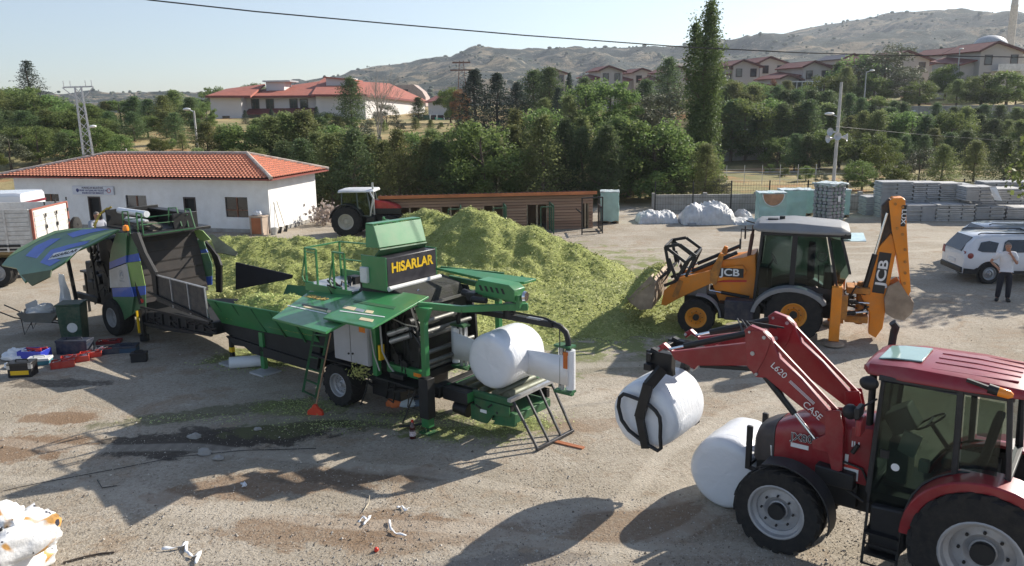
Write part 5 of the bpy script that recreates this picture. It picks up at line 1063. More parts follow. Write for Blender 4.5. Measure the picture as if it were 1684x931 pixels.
# mirrors, work lights, beacon
m = MB(); m.bar((1.0,cy0,2.35),(.9,cy0-.22,2.3),.025); m.box(.84,.9,cy0-.42,cy0-.18,2.18,2.32); m.build('mirror', BLACKP, T, bevel=.02)
m = MB(); m.box(.86,.93,cy0-.40,cy0-.16,1.95,2.17); m.build('mirror_head', CRD, T, bevel=.02)
m = MB(); m.bar((.78,cy0+.12,1.9),(.72,cy0+.0,2.15),.03); m.sphere((.70,cy0-.02,2.12), .10, 12, 8, (1,1,1)); m.build('work_light', BLACKP, T); m = MB(); m.sphere((.9,cy0-.05,2.55), .09, 10, 8, (1.3,1,1)); m.build('work_light', BLACKP, T)
q = FC.ony(1645, 646, .12); m = MB(); m.bar((q.x-.35,cy0-.05,q.z+.05),(q.x-.1,q.y,q.z+.03),.04); m.cyl((q.x-.12,q.y,q.z+.03),(q.x-.02,q.y,q.z+.01),.055); m.build('beacon_bracket', BLACKM, T)
m = MB(); m.tube([(q.x-.02,q.y,q.z+.01),(q.x+.09,q.y,q.z-.005),(q.x+.13,q.y,q.z-.01)], [.055,.05,.02], 14); m.build('beacon', ORANGEL, T)
m = MB(); m.tube([(.55,cy-.3,1.2),(.62,cy-.42,1.35),(.85,cy-.4,1.3),(.95,cy-.35,1.05)], .016, 6); m.tube([(.3,cy-.3,.9),(.6,cy-.4,1.0),(.9,cy-.4,.85)], .02, 6); m.cyl((.72,cy-.42,1.5),(.78,cy-.42,1.62),.03); m.build('pipes', HOSE, T)
# cream coloured panel beside the arm foot
m = MB(); m.prism([(.66,1.28),(.92,1.25),(.94,1.86),(.68,1.83)], cy-.375, cy-.36); m.build('side_panel', CR, T, bevel=.004)
lettering('IH', .11, LETW, T, basis((.74,cy-.378,1.60), (1,0,0), (0,0,1)), 'panel_lettering', .002, .003)
# ------------------------------------------------------------------ wrapped bales
def bale(F, x, y, z, r, L, label, seed, held=False):
    o = thing('wrapped_bale', label, 'bale', F.wor(x, y, z), F.az); m = MB(); n, k = 48, 22; vs = []; h = L/2
    prof = [(0,-h),(r*.4,-h*1.0),(r*.7,-h*.995),(r*.86,-h*.965),(r*.95,-h*.90),(r*.995,-h*.78),(r,-h*.5),(r*1.01,0),(r,h*.5),(r*.995,h*.78),(r*.95,h*.90),(r*.86,h*.965),(r*.7,h*.995),(r*.4,h),(0,h)]
    for i, (rr, hh) in enumerate(prof):
        for j in range(n):
            a = 6.28319*j/n; k_ = 1 + .035*noise.noise(Vector((math.cos(a)*1.6+seed, math.sin(a)*1.6, hh*2))) + .008*noise.noise(Vector((math.cos(a)*8, math.sin(a)*8+seed, hh*3)))
            vs.append((math.cos(a)*rr*k_, hh + .014*noise.noise(Vector((math.cos(a)*rr*7, seed, math.sin(a)*rr*7))), math.sin(a)*rr*k_*(.985)))
    m.add(vs, [(i*n+j, i*n+(j+1)%n, (i+1)*n+(j+1)%n, (i+1)*n+j) for i in range(len(prof)-1) for j in range(n)])
    ob = m.build('film', BALEF, o, smooth=180); return o
def film_mat():
    m = bpy.data.materials.new('stretch_film'); m.use_nodes = True; nt = m.node_tree; L = nt.links; p = nt.nodes['Principled BSDF']; p.inputs['Base Color'].default_value = (.78,.80,.83,1); p.inputs['Roughness'].default_value = .27; p.inputs['Specular IOR Level'].default_value = .55
    tc = nn(nt, 'ShaderNodeTexCoord'); w = nn(nt, 'ShaderNodeTexWave'); w.inputs['Scale'].default_value = 3.2; w.inputs['Distortion'].default_value = 5.; w.inputs['Detail'].default_value = 3; w.inputs['Detail Scale'].default_value = 1.5; w.bands_direction = 'Y'; L.new(tc.outputs['Object'], w.inputs[0])
    no = nn(nt, 'ShaderNodeTexNoise'); no.inputs['Scale'].default_value = 5; no.inputs['Detail'].default_value = 6; no.inputs['Distortion'].default_value = 1.; mp = nn(nt, 'ShaderNodeMapping'); mp.inputs['Scale'].default_value = (1,2.4,1); L.new(tc.outputs['Object'], mp.inputs[0]); L.new(mp.outputs[0], no.inputs[0])
    a = nn(nt, 'ShaderNodeMath', operation='MULTIPLY_ADD'); a.inputs[1].default_value = .08; L.new(w.outputs[1], a.inputs[0]); L.new(no.outputs[0], a.inputs[2])
    b = nn(nt, 'ShaderNodeBump'); b.inputs['Strength'].default_value = .55; b.inputs['Distance'].default_value = .02; L.new(a.outputs[0], b.inputs['Height']); L.new(b.outputs[0], p.inputs['Normal'])
    return m
BALEF = film_mat()
bale(FC, bx+.03, cy, bz_+.0, .54, 1.12, 'white wrapped round bale hanging in the black grab of the red tractor', 1.)
q = FC.onz(1180, 840, 0); bale(FC, q.x+.05, q.y+.62, .57, .57, 1.15, 'white wrapped round bale lying on the ground beside the front wheel', 4.)
# ------------------------------------------------------------------ yellow backhoe loader
JY = mat('digger_yellow', (.80,.25,.008), .4, var=.12, scale=1.3, dust=.35, dustcol=(.38,.24,.12)); JYW = mat('worn_yellow', (.50,.20,.03), .6, var=.3, scale=3, dust=.8, dustcol=(.15,.09,.06))
JG = mat('digger_grey', (.22,.225,.235), .5, var=.1, dust=.3); JGL = glassmat('digger_glass', (.36,.45,.42), .02); SOIL = mat('soiled_steel', (.34,.27,.205), .7, var=.35, metal=.3, dust=.6, dustcol=(.25,.19,.14))
FJ = Fr(4.85, 20.68, -20); J = fthing('backhoe_loader', 'yellow and black backhoe loader with raised rear boom beside the silage heap', 'digger', FJ); jc = 1.1
wheel(J, -.08, .17, .47, .48, .32, .27, mat('yellow_rim', (.75,.30,.02), .5, var=.1, dust=.3), lugs=16, hub=BLACKM, dish=.1)
wheel(J, -.08, 2*jc-.17, .47, .48, .32, .27, mat('yellow_rim', (.75,.30,.02), .5), side=1, lugs=16, hub=BLACKM, dish=.1)
wheel(J, 2.32, .24, .70, .71, .42, .31, mat('yellow_rim', (.75,.30,.02), .5), lugs=18, hub=BLACKM, dish=.1)
wheel(J, 2.22, 2*jc-.2, .70, .71, .42, .36, mat('yellow_rim', (.75,.30,.02), .5), side=1, lugs=18, hub=BLACKM, dish=.1)
m = MB(); m.box(-.5,3.3,jc-.3,jc+.3,.5,.95); m.cyl((-.08,.3,.47),(-.08,1.9,.47),.09); m.cyl((2.22,.3,.7),(2.22,1.9,.7),.13); m.box(.45,1.5,.22,.6,.45,.85); m.box(.45,1.5,1.6,1.98,.45,.85); m.build('chassis', BLACKM, J, bevel=.015)
P = FJ.xz([(1172,448),(1184,428),(1222,424),(1243,418),(1244,500),(1236,515),(1190,512),(1180,490),(1172,470)], .62); m = MB(); m.prism(P, .62, 1.58); m.build('bonnet', JY, J, bevel=.03)
m = MB(); m.box(-.55,.1,.68,1.52,.9,1.35); m.build('engine_cover', JG, J, bevel=.03)
for y0 in (.50, 1.60):
    A_ = part('loader_arm', J); P = FJ.xz([(1087,501),(1092,478),(1116,458),(1140,452),(1168,445),(1178,428),(1184,416),(1190,418),(1187,440),(1222,437),(1228,447),(1220,456),(1185,462),(1168,467),(1144,478),(1110,494),(1095,503)], .5); mb = MB(); mb.prism(P, y0, y0+.11); mb.build('arm_beam', JY, A_, bevel=.012)
    mb = MB(); p, q = FJ.ony(1120,454,.5), FJ.ony(1212,394+22,.5); hydro(mb, (q.x,y0+.05,q.z), (p.x,y0+.05,p.z), .05, .8); mb.build('bucket_cylinder', [BLACKM, CHROME], A_)
    mb = MB(); P = FJ.xz([(1168,445),(1184,420),(1190,424),(1178,468),(1168,466)], .5); mb.prism(P, y0-.03, y0-.005); mb.build('link', JYW, A_, bevel=.005)
    mb = MB(); p, q = FJ.ony(1166,478,.5), FJ.ony(1232,490,.5); hydro(mb, (q.x,y0+.05,q.z), (p.x,y0+.05,p.z), .045, .7); mb.build('lift_cylinder', [BLACKM, CHROME], A_)
    mb = MB(); P = FJ.xz([(1106,487),(1116,460),(1124,462),(1114,490)], .5); mb.prism(P, y0-.04, y0-.01); mb.build('tip_link', JYW, A_)
m = MB(); q = FJ.ony(1200,447,.6); m.box(q.x-.34, q.x+.36, .478, .486, q.z-.12, q.z+.12); m.build('logo_plate', LETK, J)
lettering('JCB', .26, LETW, J, basis((q.x+.02,.474,q.z), (1,0,.0), (0,0,1)), 'side_lettering', .003, .006, sx=1.2)
m = MB(); q = FJ.ony(1205,463,.6); m.slab([(q.x-.42,.612,q.z-.05),(q.x+.35,.612,q.z),(q.x+.35,.612,q.z+.06),(q.x-.42,.612,q.z+.0)], .008); m.build('red_stripe', RED, J)
# bucket with clamp frame
bq = FJ.ony(1078, 480, .3); B_ = part('front_bucket', J); P = FJ.xz([(1074,450),(1082,461),(1076,503),(1056,505),(1040,494),(1034,484),(1050,498),(1066,497),(1071,480),(1068,455)], .3)
m = MB(); m.prism(P, -.02, 2.22); m.build('shell', SOIL, B_, bevel=.006)
for y0 in (-.045, 2.22): m = MB(); m.prism(FJ.xz([(1074,450),(1082,461),(1076,503),(1056,505),(1036,488),(1055,468)], .3), y0, y0+.025); m.build('cheek', SOIL, B_)
m = MB(); ex, ez_ = FJ.ony(1078,480,.3).x, FJ.ony(1078,480,.3).z
p = lambda px, py, y=.45: (lambda q: (q.x, q.z))(FJ.ony(px, py, y))
for y0 in (.45, 1.6):
    for a, b_ in [((1094,406),(1101,445)),((1094,406),(1128,432)),((1101,445),(1085,458)),((1128,432),(1112,462)),((1118,402),(1144,421)),((1128,432),(1143,421)),((1094,406),(1118,402)),((1100,425),(1113,462)),((1144,421),(1128,455)),((1092,470),(1112,462))]:
        (x0,z0),(x1,z1) = p(*a), p(*b_); m.bar((x0,y0,z0),(x1,y0,z1), .05, .08)
for a in ((1094,406),(1128,432),(1144,421),(1101,445)): x0, z0 = p(*a); m.bar((x0,.45,z0),(x0,1.6,z0),.05,.07)
for y0 in (.7,.95,1.2,1.4): (x0,z0),(x1,z1) = p(1101,445), p(1086,470); m.bar((x0,y0,z0),(x1,y0,z1),.02)
m.build('clamp_frame', BLACKM, B_, bevel=.006)
m = MB(); (x0,z0) = p(1113,432); m.slab([(x0-.02,.75,z0-.2),(x0-.02,1.15,z0-.2),(x0+.04,1.15,z0+.0),(x0+.04,.75,z0+.0)], .01); m.build('white_plate', LETW, B_)
# cab
for yy in (.36, 1.86):
    m = MB(); Q = lambda px, py: (lambda q: (q.x, yy, q.z))(FJ.ony(px, py, .36))
    for a, b_, w in [((1240,492),(1254,381),.07),((1300,488),(1308,384),.13),((1378,482),(1362,386),.06),((1254,384),(1392,388),.08),((1240,492),(1262,506),.07),((1398,450),(1385,396),.06)]: m.bar(Q(*a), Q(*b_), .07, w)
    m.build('cab_pillars', BLACKP, J, bevel=.01)
    for pts, nm in [([(1243,486),(1257,387),(1302,387),(1297,487),(1262,501)], 'door_glass'), ([(1311,387),(1358,389),(1372,478),(1340,470),(1305,486)], 'side_window'), ([(1364,390),(1384,396),(1397,450),(1380,476)], 'quarter_window')]:
        m = MB(); m.prism(FJ.xz(pts, .36), yy, yy+.008); m.build(nm, JGL, J, smooth=0)
m = MB()
P0 = [FJ.ony(px, py, .36) for px, py in ((1240,492),(1254,384),(1385,396),(1398,450))]
for q in P0: m.bar((q.x,.36,q.z),(q.x,1.86,q.z),.05)
m.box(P0[0].x,P0[0].x+.05,.4,1.82,.95,1.25); m.build('cab_crossbars', BLACKP, J)
m = MB(); m.slab([(P0[0].x,.4,P0[0].z),(P0[0].x,1.82,P0[0].z),(P0[1].x,1.82,P0[1].z),(P0[1].x,.4,P0[1].z)], .008); m.build('windscreen', JGL, J, smooth=0)
m = MB(); q = FJ.ony(1390,398,.36); m.slab([(q.x-.05,.42,q.z),(q.x-.05,1.8,q.z),(q.x+.48,1.8,q.z+.02),(q.x+.48,.42,q.z+.02)], .012); m.build('rear_window', mat('open_glass', (.40,.55,.52), .1, spec=.8), J)
m = MB(); zr = P0[1].z+.10
def jsec(x, hw, z0, z1): return [(x,jc-hw,z0),(x,jc-hw*1.01,z0+.07),(x,jc-hw*.85,z1),(x,jc+hw*.85,z1),(x,jc+hw*1.01,z0+.07),(x,jc+hw,z0)]
loft(m, [jsec(1.22,.62,zr-.02,zr+.06), jsec(1.36,.80,zr-.05,zr+.15), jsec(2.2,.86,zr-.06,zr+.19), jsec(3.3,.83,zr-.07,zr+.12), jsec(3.52,.7,zr-.07,zr+.05)]); rf = m.build('roof', JG, J, smooth=45, bevel=.02)
m = MB(); m.cyl((1.9,jc+.1,zr+.18),(1.9,jc+.1,zr+.25),.07); m.box(1.55,1.8,jc-.1,jc+.1,zr+.16,zr+.2); m.build('roof_vent', BLACKP, rf)
for ya in (.5,.75): m = MB(); m.box(3.35,3.55,ya,ya+.12,zr-.18,zr-.06); m.build('work_light', BLACKP, rf)
m = MB(); m.prism([(1.42,.98),(2.35,.98),(2.1,1.35),(1.46,1.3)], .345, .355); m.prism([(2.5,1.3),(3.3,1.2),(3.3,1.35),(2.5,1.42)], .345, .355); m.box(3.0,3.25,.6,1.6,1.0,1.75); m.build('lower_panels', BLACKP, J); S_ = part('seat', J); m = MB(); m.box(2.2,2.65,jc-.24,jc+.24,1.35,1.5); m.box(2.3,2.6,jc-.15,jc+.15,1.0,1.35); m.box(2.58,2.76,jc-.28,jc+.28,1.5,2.4); m.build('cushion', mat('blue_seat', (.02,.03,.12), .8), S_, bevel=.04)
m = MB(); m.box(1.35,3.3,.42,1.8,.95,1.02); m.box(1.35,1.6,jc-.25,jc+.25,1.0,1.75); m.box(1.35,1.7,1.5,1.8,1.02,1.6); m.build('cab_floor', BLACKP, J, bevel=.01)
m = MB(); c = V(1.75,jc,1.95); m.tube([c+V(.09*math.cos(a),.19*math.sin(a),-.15*math.cos(a)) for a in [k*6.283/16 for k in range(16)]], .015, 6, closed=True); m.cyl(c,(1.55,jc,1.6),.03); m.bar((2.9,jc-.3,1.02),(2.85,jc-.3,1.8),.03); m.bar((2.9,jc+.2,1.02),(2.85,jc+.2,1.8),.03); m.build('steering_wheel', BLACKP, J)
m = MB(); c = FJ.ony(1382,424,.37); m.lathe([(.10,0),(.12,0)], (c.x-.42,.354,c.z), (0,-1,0), 20); m.build('round_sticker', LETK, J)
q = FJ.ony(1245,400,.3); m = MB(); m.cyl((1.05,.75,1.3),(1.2,.75,2.62),.05); m.cyl((1.2,.75,2.6),(1.22,.75,2.85),.035); m.build('exhaust', mat('rusty_pipe', (.12,.06,.045), .8), J)
m = MB(); m.bar((1.25,.5,zr-.05),(.95,.3,zr-.0),.03); m.bar((.95,.3,zr),(.95,.3,zr-.4),.02); m.box(.92,.96,.2,.34,zr-.5,zr-.25); m.build('mirror', BLACKP, J); m = MB(); m.bar((1.25,1.7,zr-.05),(.95,1.9,zr-.0),.03); m.box(.92,.96,1.85,2.0,zr-.5,zr-.15); m.build('mirror', BLACKP, J)
# rear mudguards
for ya in (.02, 1.78):
    P = []; 
    for k in range(15): a = R_(172-140*k/14); P.append((2.25+math.cos(a)*.98, .62+math.sin(a)*.80))
    Q = [(x-(x-2.25)*.05, z-(z-.62)*.06) for x, z in P]; Q2 = [(x-(x-2.25)*.10, z-(z-.62)*.14) for x, z in P]; m = MB(); m.prism(P+Q[::-1], ya+.02, ya+.42); m.prism(P+Q2[::-1], ya, ya+.019); m.build('rear_mudguard', JG, J, smooth=50, bevel=.02)
for ya in (.02, 1.88): mudguard(J, -.05, .47, .60, ya, ya+.32, 95, 5, JG)
m = MB(); m.box(.62,1.35,.1,.5,.45,.98); m.build('step_tank', mat('dark_navy', (.02,.022,.04), .5, dust=.3), J, bevel=.03)
# stabilisers
for y0 in (-.04, 2.0):
    S_ = part('stabiliser', J); m = MB(); m.box(3.18,3.42,y0,y0+.22,.14,1.50); m.build('leg', JY, S_, bevel=.012); m = MB(); m.lathe([(0,.0),(.26,.0),(.24,.06),(.1,.1),(0,.1)], (3.3,y0+.11,.03), (0,0,1), 16); m.box(3.24,3.36,y0+.05,y0+.17,.08,.2); m.build('foot', SOIL, S_)
    m = MB(); m.box(3.42,3.56,y0+.02,y0+.18,.7,1.3); m.build('bracket', JYW, S_)
lettering('F600', .11, LETK, J, basis((3.3,-.046,1.0), (0,0,1), (-1,0,0)), 'leg_lettering', .002, .002) if False else None
m = MB(); m.box(3.2,3.5,.18,2.0,.55,.75); m.box(3.2,3.5,.18,2.0,1.05,1.2); m.build('rear_frame', JYW, J, bevel=.01)
m = MB(); m.box(3.55,4.1,.75,1.4,.45,.62); m.box(3.55,4.1,.75,1.4,1.2,1.36); m.cyl((3.9,1.1,.35),(3.9,1.1,1.45),.1); m.build('kingpost', JYW, J, bevel=.02)
for pa_, pb_ in (((3.45,.6,.7),(4.05,.8,.75)),((3.45,1.6,.95),(4.05,1.35,.95)),((3.5,.7,1.0),(4.1,.9,.95))): m = MB(); hydro(m, pa_, pb_, .055); m.build('slew_cylinder', [BLACKM, CHROME], J)
m = MB(); rr = random.Random(4)
for k in range(10): y = rr.uniform(.6,1.5); m.tube([(3.45,y,rr.uniform(.6,1.3)),(3.75,y+rr.uniform(-.2,.2),rr.uniform(.5,1.5)),(4.1,1.+rr.uniform(-.2,.2),rr.uniform(.6,1.3))], .022, 6)
m.build('hydraulic_hoses', HOSE, J)
yb = .92
BM = part('boom', J); P = FJ.xz([(1465,384),(1470,400),(1471,415),(1461,472),(1451,540),(1441,556),(1431,549),(1433,515),(1421,486),(1433,452),(1448,406)], yb); P = [(4.42+(x-4.42)*1.18, z) for x, z in P]; m = MB(); m.prism(P, yb, yb+.32); m.build('boom_beam', JY, BM, bevel=.015)
P = FJ.xz([(1450,338),(1462,326),(1468,330),(1470,384),(1455,404),(1436,452),(1424,492),(1414,486),(1430,440),(1449,392)], yb+.1); m = MB(); m.prism(P, yb+.06, yb+.26); m.build('boom_back', mat('blackened_steel', (.035,.028,.024), .6, dust=.5, dustcol=(.25,.12,.05)), BM, bevel=.02)
m = MB(); a, b_ = FJ.ony(1419,484,yb), FJ.ony(1459,350,yb); hydro(m, (a.x,yb-.02,a.z), (b_.x,yb-.02,b_.z), .065, .5); m.build('dipper_cylinder', [BLACKM, CHROME], BM)
ST = part('dipper', J); P = FJ.xz([(1467,331),(1472,326),(1484,325),(1489,328),(1491,400),(1494,478),(1490,488),(1483,482),(1477,430),(1470,380),(1468,350)], yb); P = [(4.76+(x-4.76)*1.22, z) for x, z in P]; m = MB(); m.prism(P, yb-.06, yb+.0); m.prism(P, yb+.34, yb+.40); P2 = [(x+(4.75-x)*.1, z) for x, z in P]; m.prism(P2, yb+.001, yb+.339); m.build('dipper_beam', JY, ST, bevel=.012)
m = MB()
for px, py in ((1484,340),(1475,375),(1484,385),(1488,410),(1488,430),(1488,448),(1487,465),(1472,335)): q = FJ.ony(px, py, yb); m.cyl((q.x,yb-.10,q.z),(q.x,yb-.05,q.z),.035,n=8)
m.build('pivot_bolts', JYW, ST)
BK = part('rear_bucket', J); P = FJ.xz([(1462,470),(1478,462),(1492,484),(1503,498),(1500,515),(1486,527),(1470,524),(1456,515),(1454,490)], yb-.1); m = MB(); m.prism(P, yb-.12, yb-.095); m.prism(P, yb+.44, yb+.465)
P_ = [P[i] for i in (3,4,5,6,7,8)]; C_ = [(x+(4.75-x)*.06, z+(.95-z)*.06) for x, z in P_]; m.prism(P_+C_[::-1], yb-.095, yb+.44)
m.build('shell', SOIL, BK, bevel=.006); m = MB()
for k in range(5): q = P[8]; m.bar((q[0]+.02,yb-.08+.13*k,q[1]),(q[0]+.08,yb-.08+.13*k,q[1]+.30),.05,.04)
m.build('teeth', SOIL, BK)
m = MB(); a, b_ = FJ.ony(1487,470,yb), FJ.ony(1490,495,yb); m.bar((a.x,yb+.17,a.z),(b_.x,yb+.17,b_.z),.12); m.build('link', JYW, BK)
d0, d1 = FJ.ony(1438,470+32,yb), FJ.ony(1462,425,yb); c = (FJ.ony(1450,449,yb)); d = (FJ.ony(1459,410,yb)-FJ.ony(1444,490,yb)); d.y = 0; d.normalize()
up = Vector((-d.z,0,d.x)); m = MB(); X_ = basis((c.x,yb-.003,c.z), d, up); m.X = X_; m.add([(-.52,-.14,0),(.52,-.14,0),(.52,.14,0),(-.52,.14,0),(-.52,-.14,.006),(.52,-.14,.006),(.52,.14,.006),(-.52,.14,.006)], [(0,1,2,3),(4,5,6,7),(0,1,5,4),(1,2,6,5),(2,3,7,6),(3,0,4,7)]); m.build('logo_plate', LETK, BM)
lettering('JCB', .30, LETW, BM, basis((c.x+.01,yb-.014,c.z), d, up), 'boom_lettering', .003, .007, sx=1.45)
q = FJ.ony(1486,355,yb-.06); m = MB(); m.box(q.x-.05,q.x+.05,yb-.07,yb-.062,q.z-.26,q.z+.26); m.build('dipper_plate', LETK, ST); lettering('LUX', .15, LETW, ST, basis((q.x,yb-.072,q.z-.02), (0,0,-1), (1,0,0)), 'dipper_lettering', .002, .002, sx=1.3)
# silage carried in the bucket is built with the heap
# ------------------------------------------------------------------ the green bale press and wrapper
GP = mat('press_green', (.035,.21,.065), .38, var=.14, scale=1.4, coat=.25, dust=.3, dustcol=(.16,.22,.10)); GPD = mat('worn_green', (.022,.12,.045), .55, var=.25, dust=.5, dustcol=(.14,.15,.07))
BK_ = mat('blackened_frame', (.011,.011,.012), .6, var=.4, scale=4, dust=.35, dustcol=(.04,.042,.03)); YEL = mat('yellow_decal', (.80,.50,.01), .5, var=0); CABW = mat('cabinet_grey', (.42,.42,.44), .5, var=.05, dust=.15); ORD = mat('orange_decal', (.75,.22,.01), .5, var=.2, scale=30)
WPL = mat('white_panel', (.68,.68,.66), .45, var=.08, dust=.2)
FM = Fr(-1.62, 14.42, -38); Pm = fthing('bale_press', 'green and black stationary bale press and wrapper with feed hopper and yellow lettering', 'bale press', FM)
def onp(F, px, py, p0, n):               # pixel onto a slanted plane of the frame (local point and normal)
    n = Vector(n).normalized(); nw = F.a*n.x + F.b*n.y + Vector((0,0,n.z)); return F._hit(px, py, nw, Vector(p0).dot(n))
def pslab(F, parent, pts, p0, n, t, name, m_, lift=0., bevel=0.):
    n = Vector(n).normalized(); mb = MB(); P = [onp(F, x, y, p0, n)+n*lift for x, y in pts]; nr = Vector((0,0,0))
    for i in range(len(P)): nr += (P[i]-P[0]).cross(P[(i+1)%len(P)]-P[0])
    if nr.dot(n) < 0: P = P[::-1]
    mb.slab(P, t); return mb.build(name, m_, parent, bevel=bevel)
# chassis and frame
m = MB(); m.box(-3.7,.1,.25,.40,.62,.84); m.box(-3.7,.1,1.8,1.95,.62,.84); m.box(-3.7,-3.5,.4,1.8,.62,.84); m.box(-.1,.1,.4,1.8,.62,.84); m.box(-2.6,-2.35,.2,2.0,.42,.62); m.box(.1,1.6,.5,.6,.55,.72); m.box(.1,1.6,1.6,1.7,.55,.72); m.box(-3.4,-1.2,.45,1.75,.84,1.0); m.build('chassis', BK_, Pm, bevel=.01)
wheel(Pm, -2.42, .12, .46, .46, .40, .24, RIMG, lugs=15, dish=.2); wheel(Pm, -2.42, 2.1, .46, .46, .40, .24, RIMG, side=1, lugs=15, dish=.2)
m = MB(); m.slab([(-2.95,-.1,.98),(-1.95,-.1,.98),(-1.95,.36,1.0),(-2.95,.36,1.0)], .03); m.slab([(-3.05,-.1,.7),(-2.95,-.1,.98),(-2.95,.36,1.0),(-3.05,.36,.72)], .03); m.build('wheel_guard', BLACKP, Pm)
# posts and gantry
for y0, nm in ((-.06, 'near'), (2.1, 'far')):
    S_ = part('post', Pm); m = MB(); m.box(-.09,.09,y0,y0+.16,.12,.75); m.build('foot', GP, S_, bevel=.008); m = MB(); m.box(-.115,.115,y0-.02,y0+.18,.30,1.08); m.build('sleeve', BK_, S_, bevel=.01); m = MB(); m.box(-.055,.055,y0+.02,y0+.13,1.12,2.36); m.prism([(-.06,2.15),(.06,2.15),(.17,2.42),(-.17,2.42)], y0+.01, y0+.14); m.build('upright', GP, S_, bevel=.008)
m = MB(); m.slab([(-.14,-.1,.0),(.14,-.1,.0),(.14,.16,.0),(-.14,.16,.0)], -.02); m.build('ground_plate', GPD, Pm)
GA = part('gantry', Pm); m = MB()
m.bar((-.15,.02,2.44), (.45,.55,2.34), .1,.12); m.bar((.45,.55,2.34), (1.15,1.15,2.36), .1,.12); m.bar((-.15,2.18,2.44), (.45,1.75,2.36), .1,.12); m.bar((.45,1.75,2.36),(1.15,1.28,2.36),.1,.12); m.bar((1.1,1.1,2.36),(1.42,1.28,2.37),.1,.13); m.build('beams', GP, GA, bevel=.01)
m = MB()
hb = [(784,470),(800,466),(851,474),(851,480),(851,498),(838,506),(800,492),(786,480)]
m.prism([(.35,2.52),(1.28,2.48),(1.28,2.70),(1.15,2.78),(.42,2.80),(.35,2.68)], 1.05, 1.38); m.build('gearbox_cover', GP, GA, bevel=.012)
m = MB()
for k in range(5): m.slab([(.5+k*.13,1.043,2.60),(.55+k*.13,1.043,2.60),(.50+k*.13,1.043,2.70),(.45+k*.13,1.043,2.70)], .01)
m.build('vent_slots', BLACKP, GA); m = MB(); m.box(1.28,1.36,1.1,1.3,2.36,2.6); m.build('end_plate', GP, GA, bevel=.006)
m = MB(); m.lathe([(0,.0),(.09,.0),(.1,.05),(.06,.1),(0,.1)], (1.45,1.2,2.58), (-1,-.2,0), 16); m.bar((1.28,1.2,2.56),(1.42,1.2,2.58),.03); m.build('lamp', CHROME, GA)
m = MB(); m.box(.2,.42,.95,1.2,2.38,2.55); m.cyl((.0,1.1,2.5),(.25,1.1,2.46),.07); m.cyl((.4,.9,2.45),(.75,.9,2.47),.06); m.build('motor', BLACKP, GA, bevel=.02)
# wrapping arms and film rolls
SA = part('wrapping_arm', Pm); cx_ = 1.05; m = MB(); m.cyl((cx_,1.2,2.12),(cx_,1.2,2.4),.12); m.box(cx_-1.15,cx_+1.0,1.13,1.27,2.10,2.2)
m.tube([(cx_+.95,1.2,2.15),(cx_+1.12,1.2,2.14),(cx_+1.26,1.2,2.05),(cx_+1.31,1.2,1.9),(cx_+1.32,1.2,1.35)], .055, 10); m.tube([(cx_-1.1,1.2,2.15),(cx_-1.22,1.2,2.1),(cx_-1.27,1.2,1.95),(cx_-1.27,1.2,1.72)], .045, 10); m.tube([(cx_+1.18,1.12,2.1),(cx_+1.2,1.1,1.6),(cx_+1.2,1.1,1.08)], .012, 6); m.tube([(cx_-.9,1.2,2.23),(cx_,1.15,2.26),(cx_+.8,1.2,2.24),(cx_+1.2,1.15,2.16)], .02, 6); m.build('arm_tube', BLACKM, SA, bevel=.006)
m = MB(); m.box(cx_+.45,cx_+.75,1.12,1.25,2.2,2.215); m.build('sensor', GALV, SA); m = MB(); m.box(cx_+1.28,cx_+1.36,1.08,1.14,1.42,1.72); m.build('reflector', mat('dark_orange', (.55,.14,.02), .5), SA)
for sx in (-1, 1):
    xx = cx_ + (1.36 if sx > 0 else -1.36); D_ = part('film_dispenser', Pm); m = MB(); m.cyl((xx,1.2,1.02),(xx,1.2,1.74),.085,n=20); m.build('film_roll', WHITEP, D_)
    m = MB(); 
    for dx, dy in ((-.16*sx,-.02),(-.24*sx,.03)): m.cyl((xx+dx,1.2+dy,.98),(xx+dx,1.2+dy,1.80),.038,n=12)
    m.build('stretch_rollers', GALV, D_)
    for z_ in (1.78,.94): m = MB(); m.box(min(xx-.3*sx,xx+.05*sx),max(xx-.3*sx,xx+.05*sx),1.1,1.3,z_,z_+.04); m.build('roller_plate', GPD, D_)
    m = MB(); m.box(min(xx-.3*sx,xx+.05*sx),max(xx-.3*sx,xx+.05*sx),1.16,1.24,.90,.94); m.build('lower_bracket', GPD, D_)
# table
TB = part('wrapping_table', Pm); m = MB(); m.box(.1,1.62,.46,.54,.74,.86); m.box(.1,1.62,1.72,1.80,.74,.86); m.box(.1,.2,.54,1.72,.72,.82); m.prism([(.85,.3),(1.1,.3),(1.25,.5),(1.62,.55),(1.62,.74),(.8,.74)], .42, .46); m.build('table_frame', GPD, TB, bevel=.01)
for k, x in enumerate((.35,.62,.89,1.2,1.47)): m = MB(); m.cyl((x,.55,.84 if k < 4 else .86),(x,1.71,.84),.09 if k > 2 else .075,n=16); m.build('roller', mat('worn_roller', (.10,.11,.08), .5, metal=.3, dust=.5, dustcol=(.2,.2,.12)), TB)
m = MB(); m.box(.7,1.0,.44,.54,.3,.6); m.box(1.15,1.62,.5,1.7,.36,.52); m.prism([(1.2,.3),(1.7,.36),(1.72,.6),(1.62,.62),(1.3,.5)], .47, .55); m.build('lower_frame', GPD, TB, bevel=.01)
m = MB(); m.box(.15,.75,.28,.62,.62,.86); m.build('side_box', BLACKP, TB, bevel=.02); m = MB(); m.box(.751,.757,.3,.6,.66,.84); m.build('box_end', GP, TB)
m = MB(); m.box(.95,1.1,.415,.42,.5,.56); m.build('name_plate', LETW, TB)
m = MB(); m.cyl((.3,.5,.45),(.62,.5,.42),.13); m.cyl((1.15,.5,.6),(1.15,.5,.42),.06); m.build('motor', BLACKM, TB)
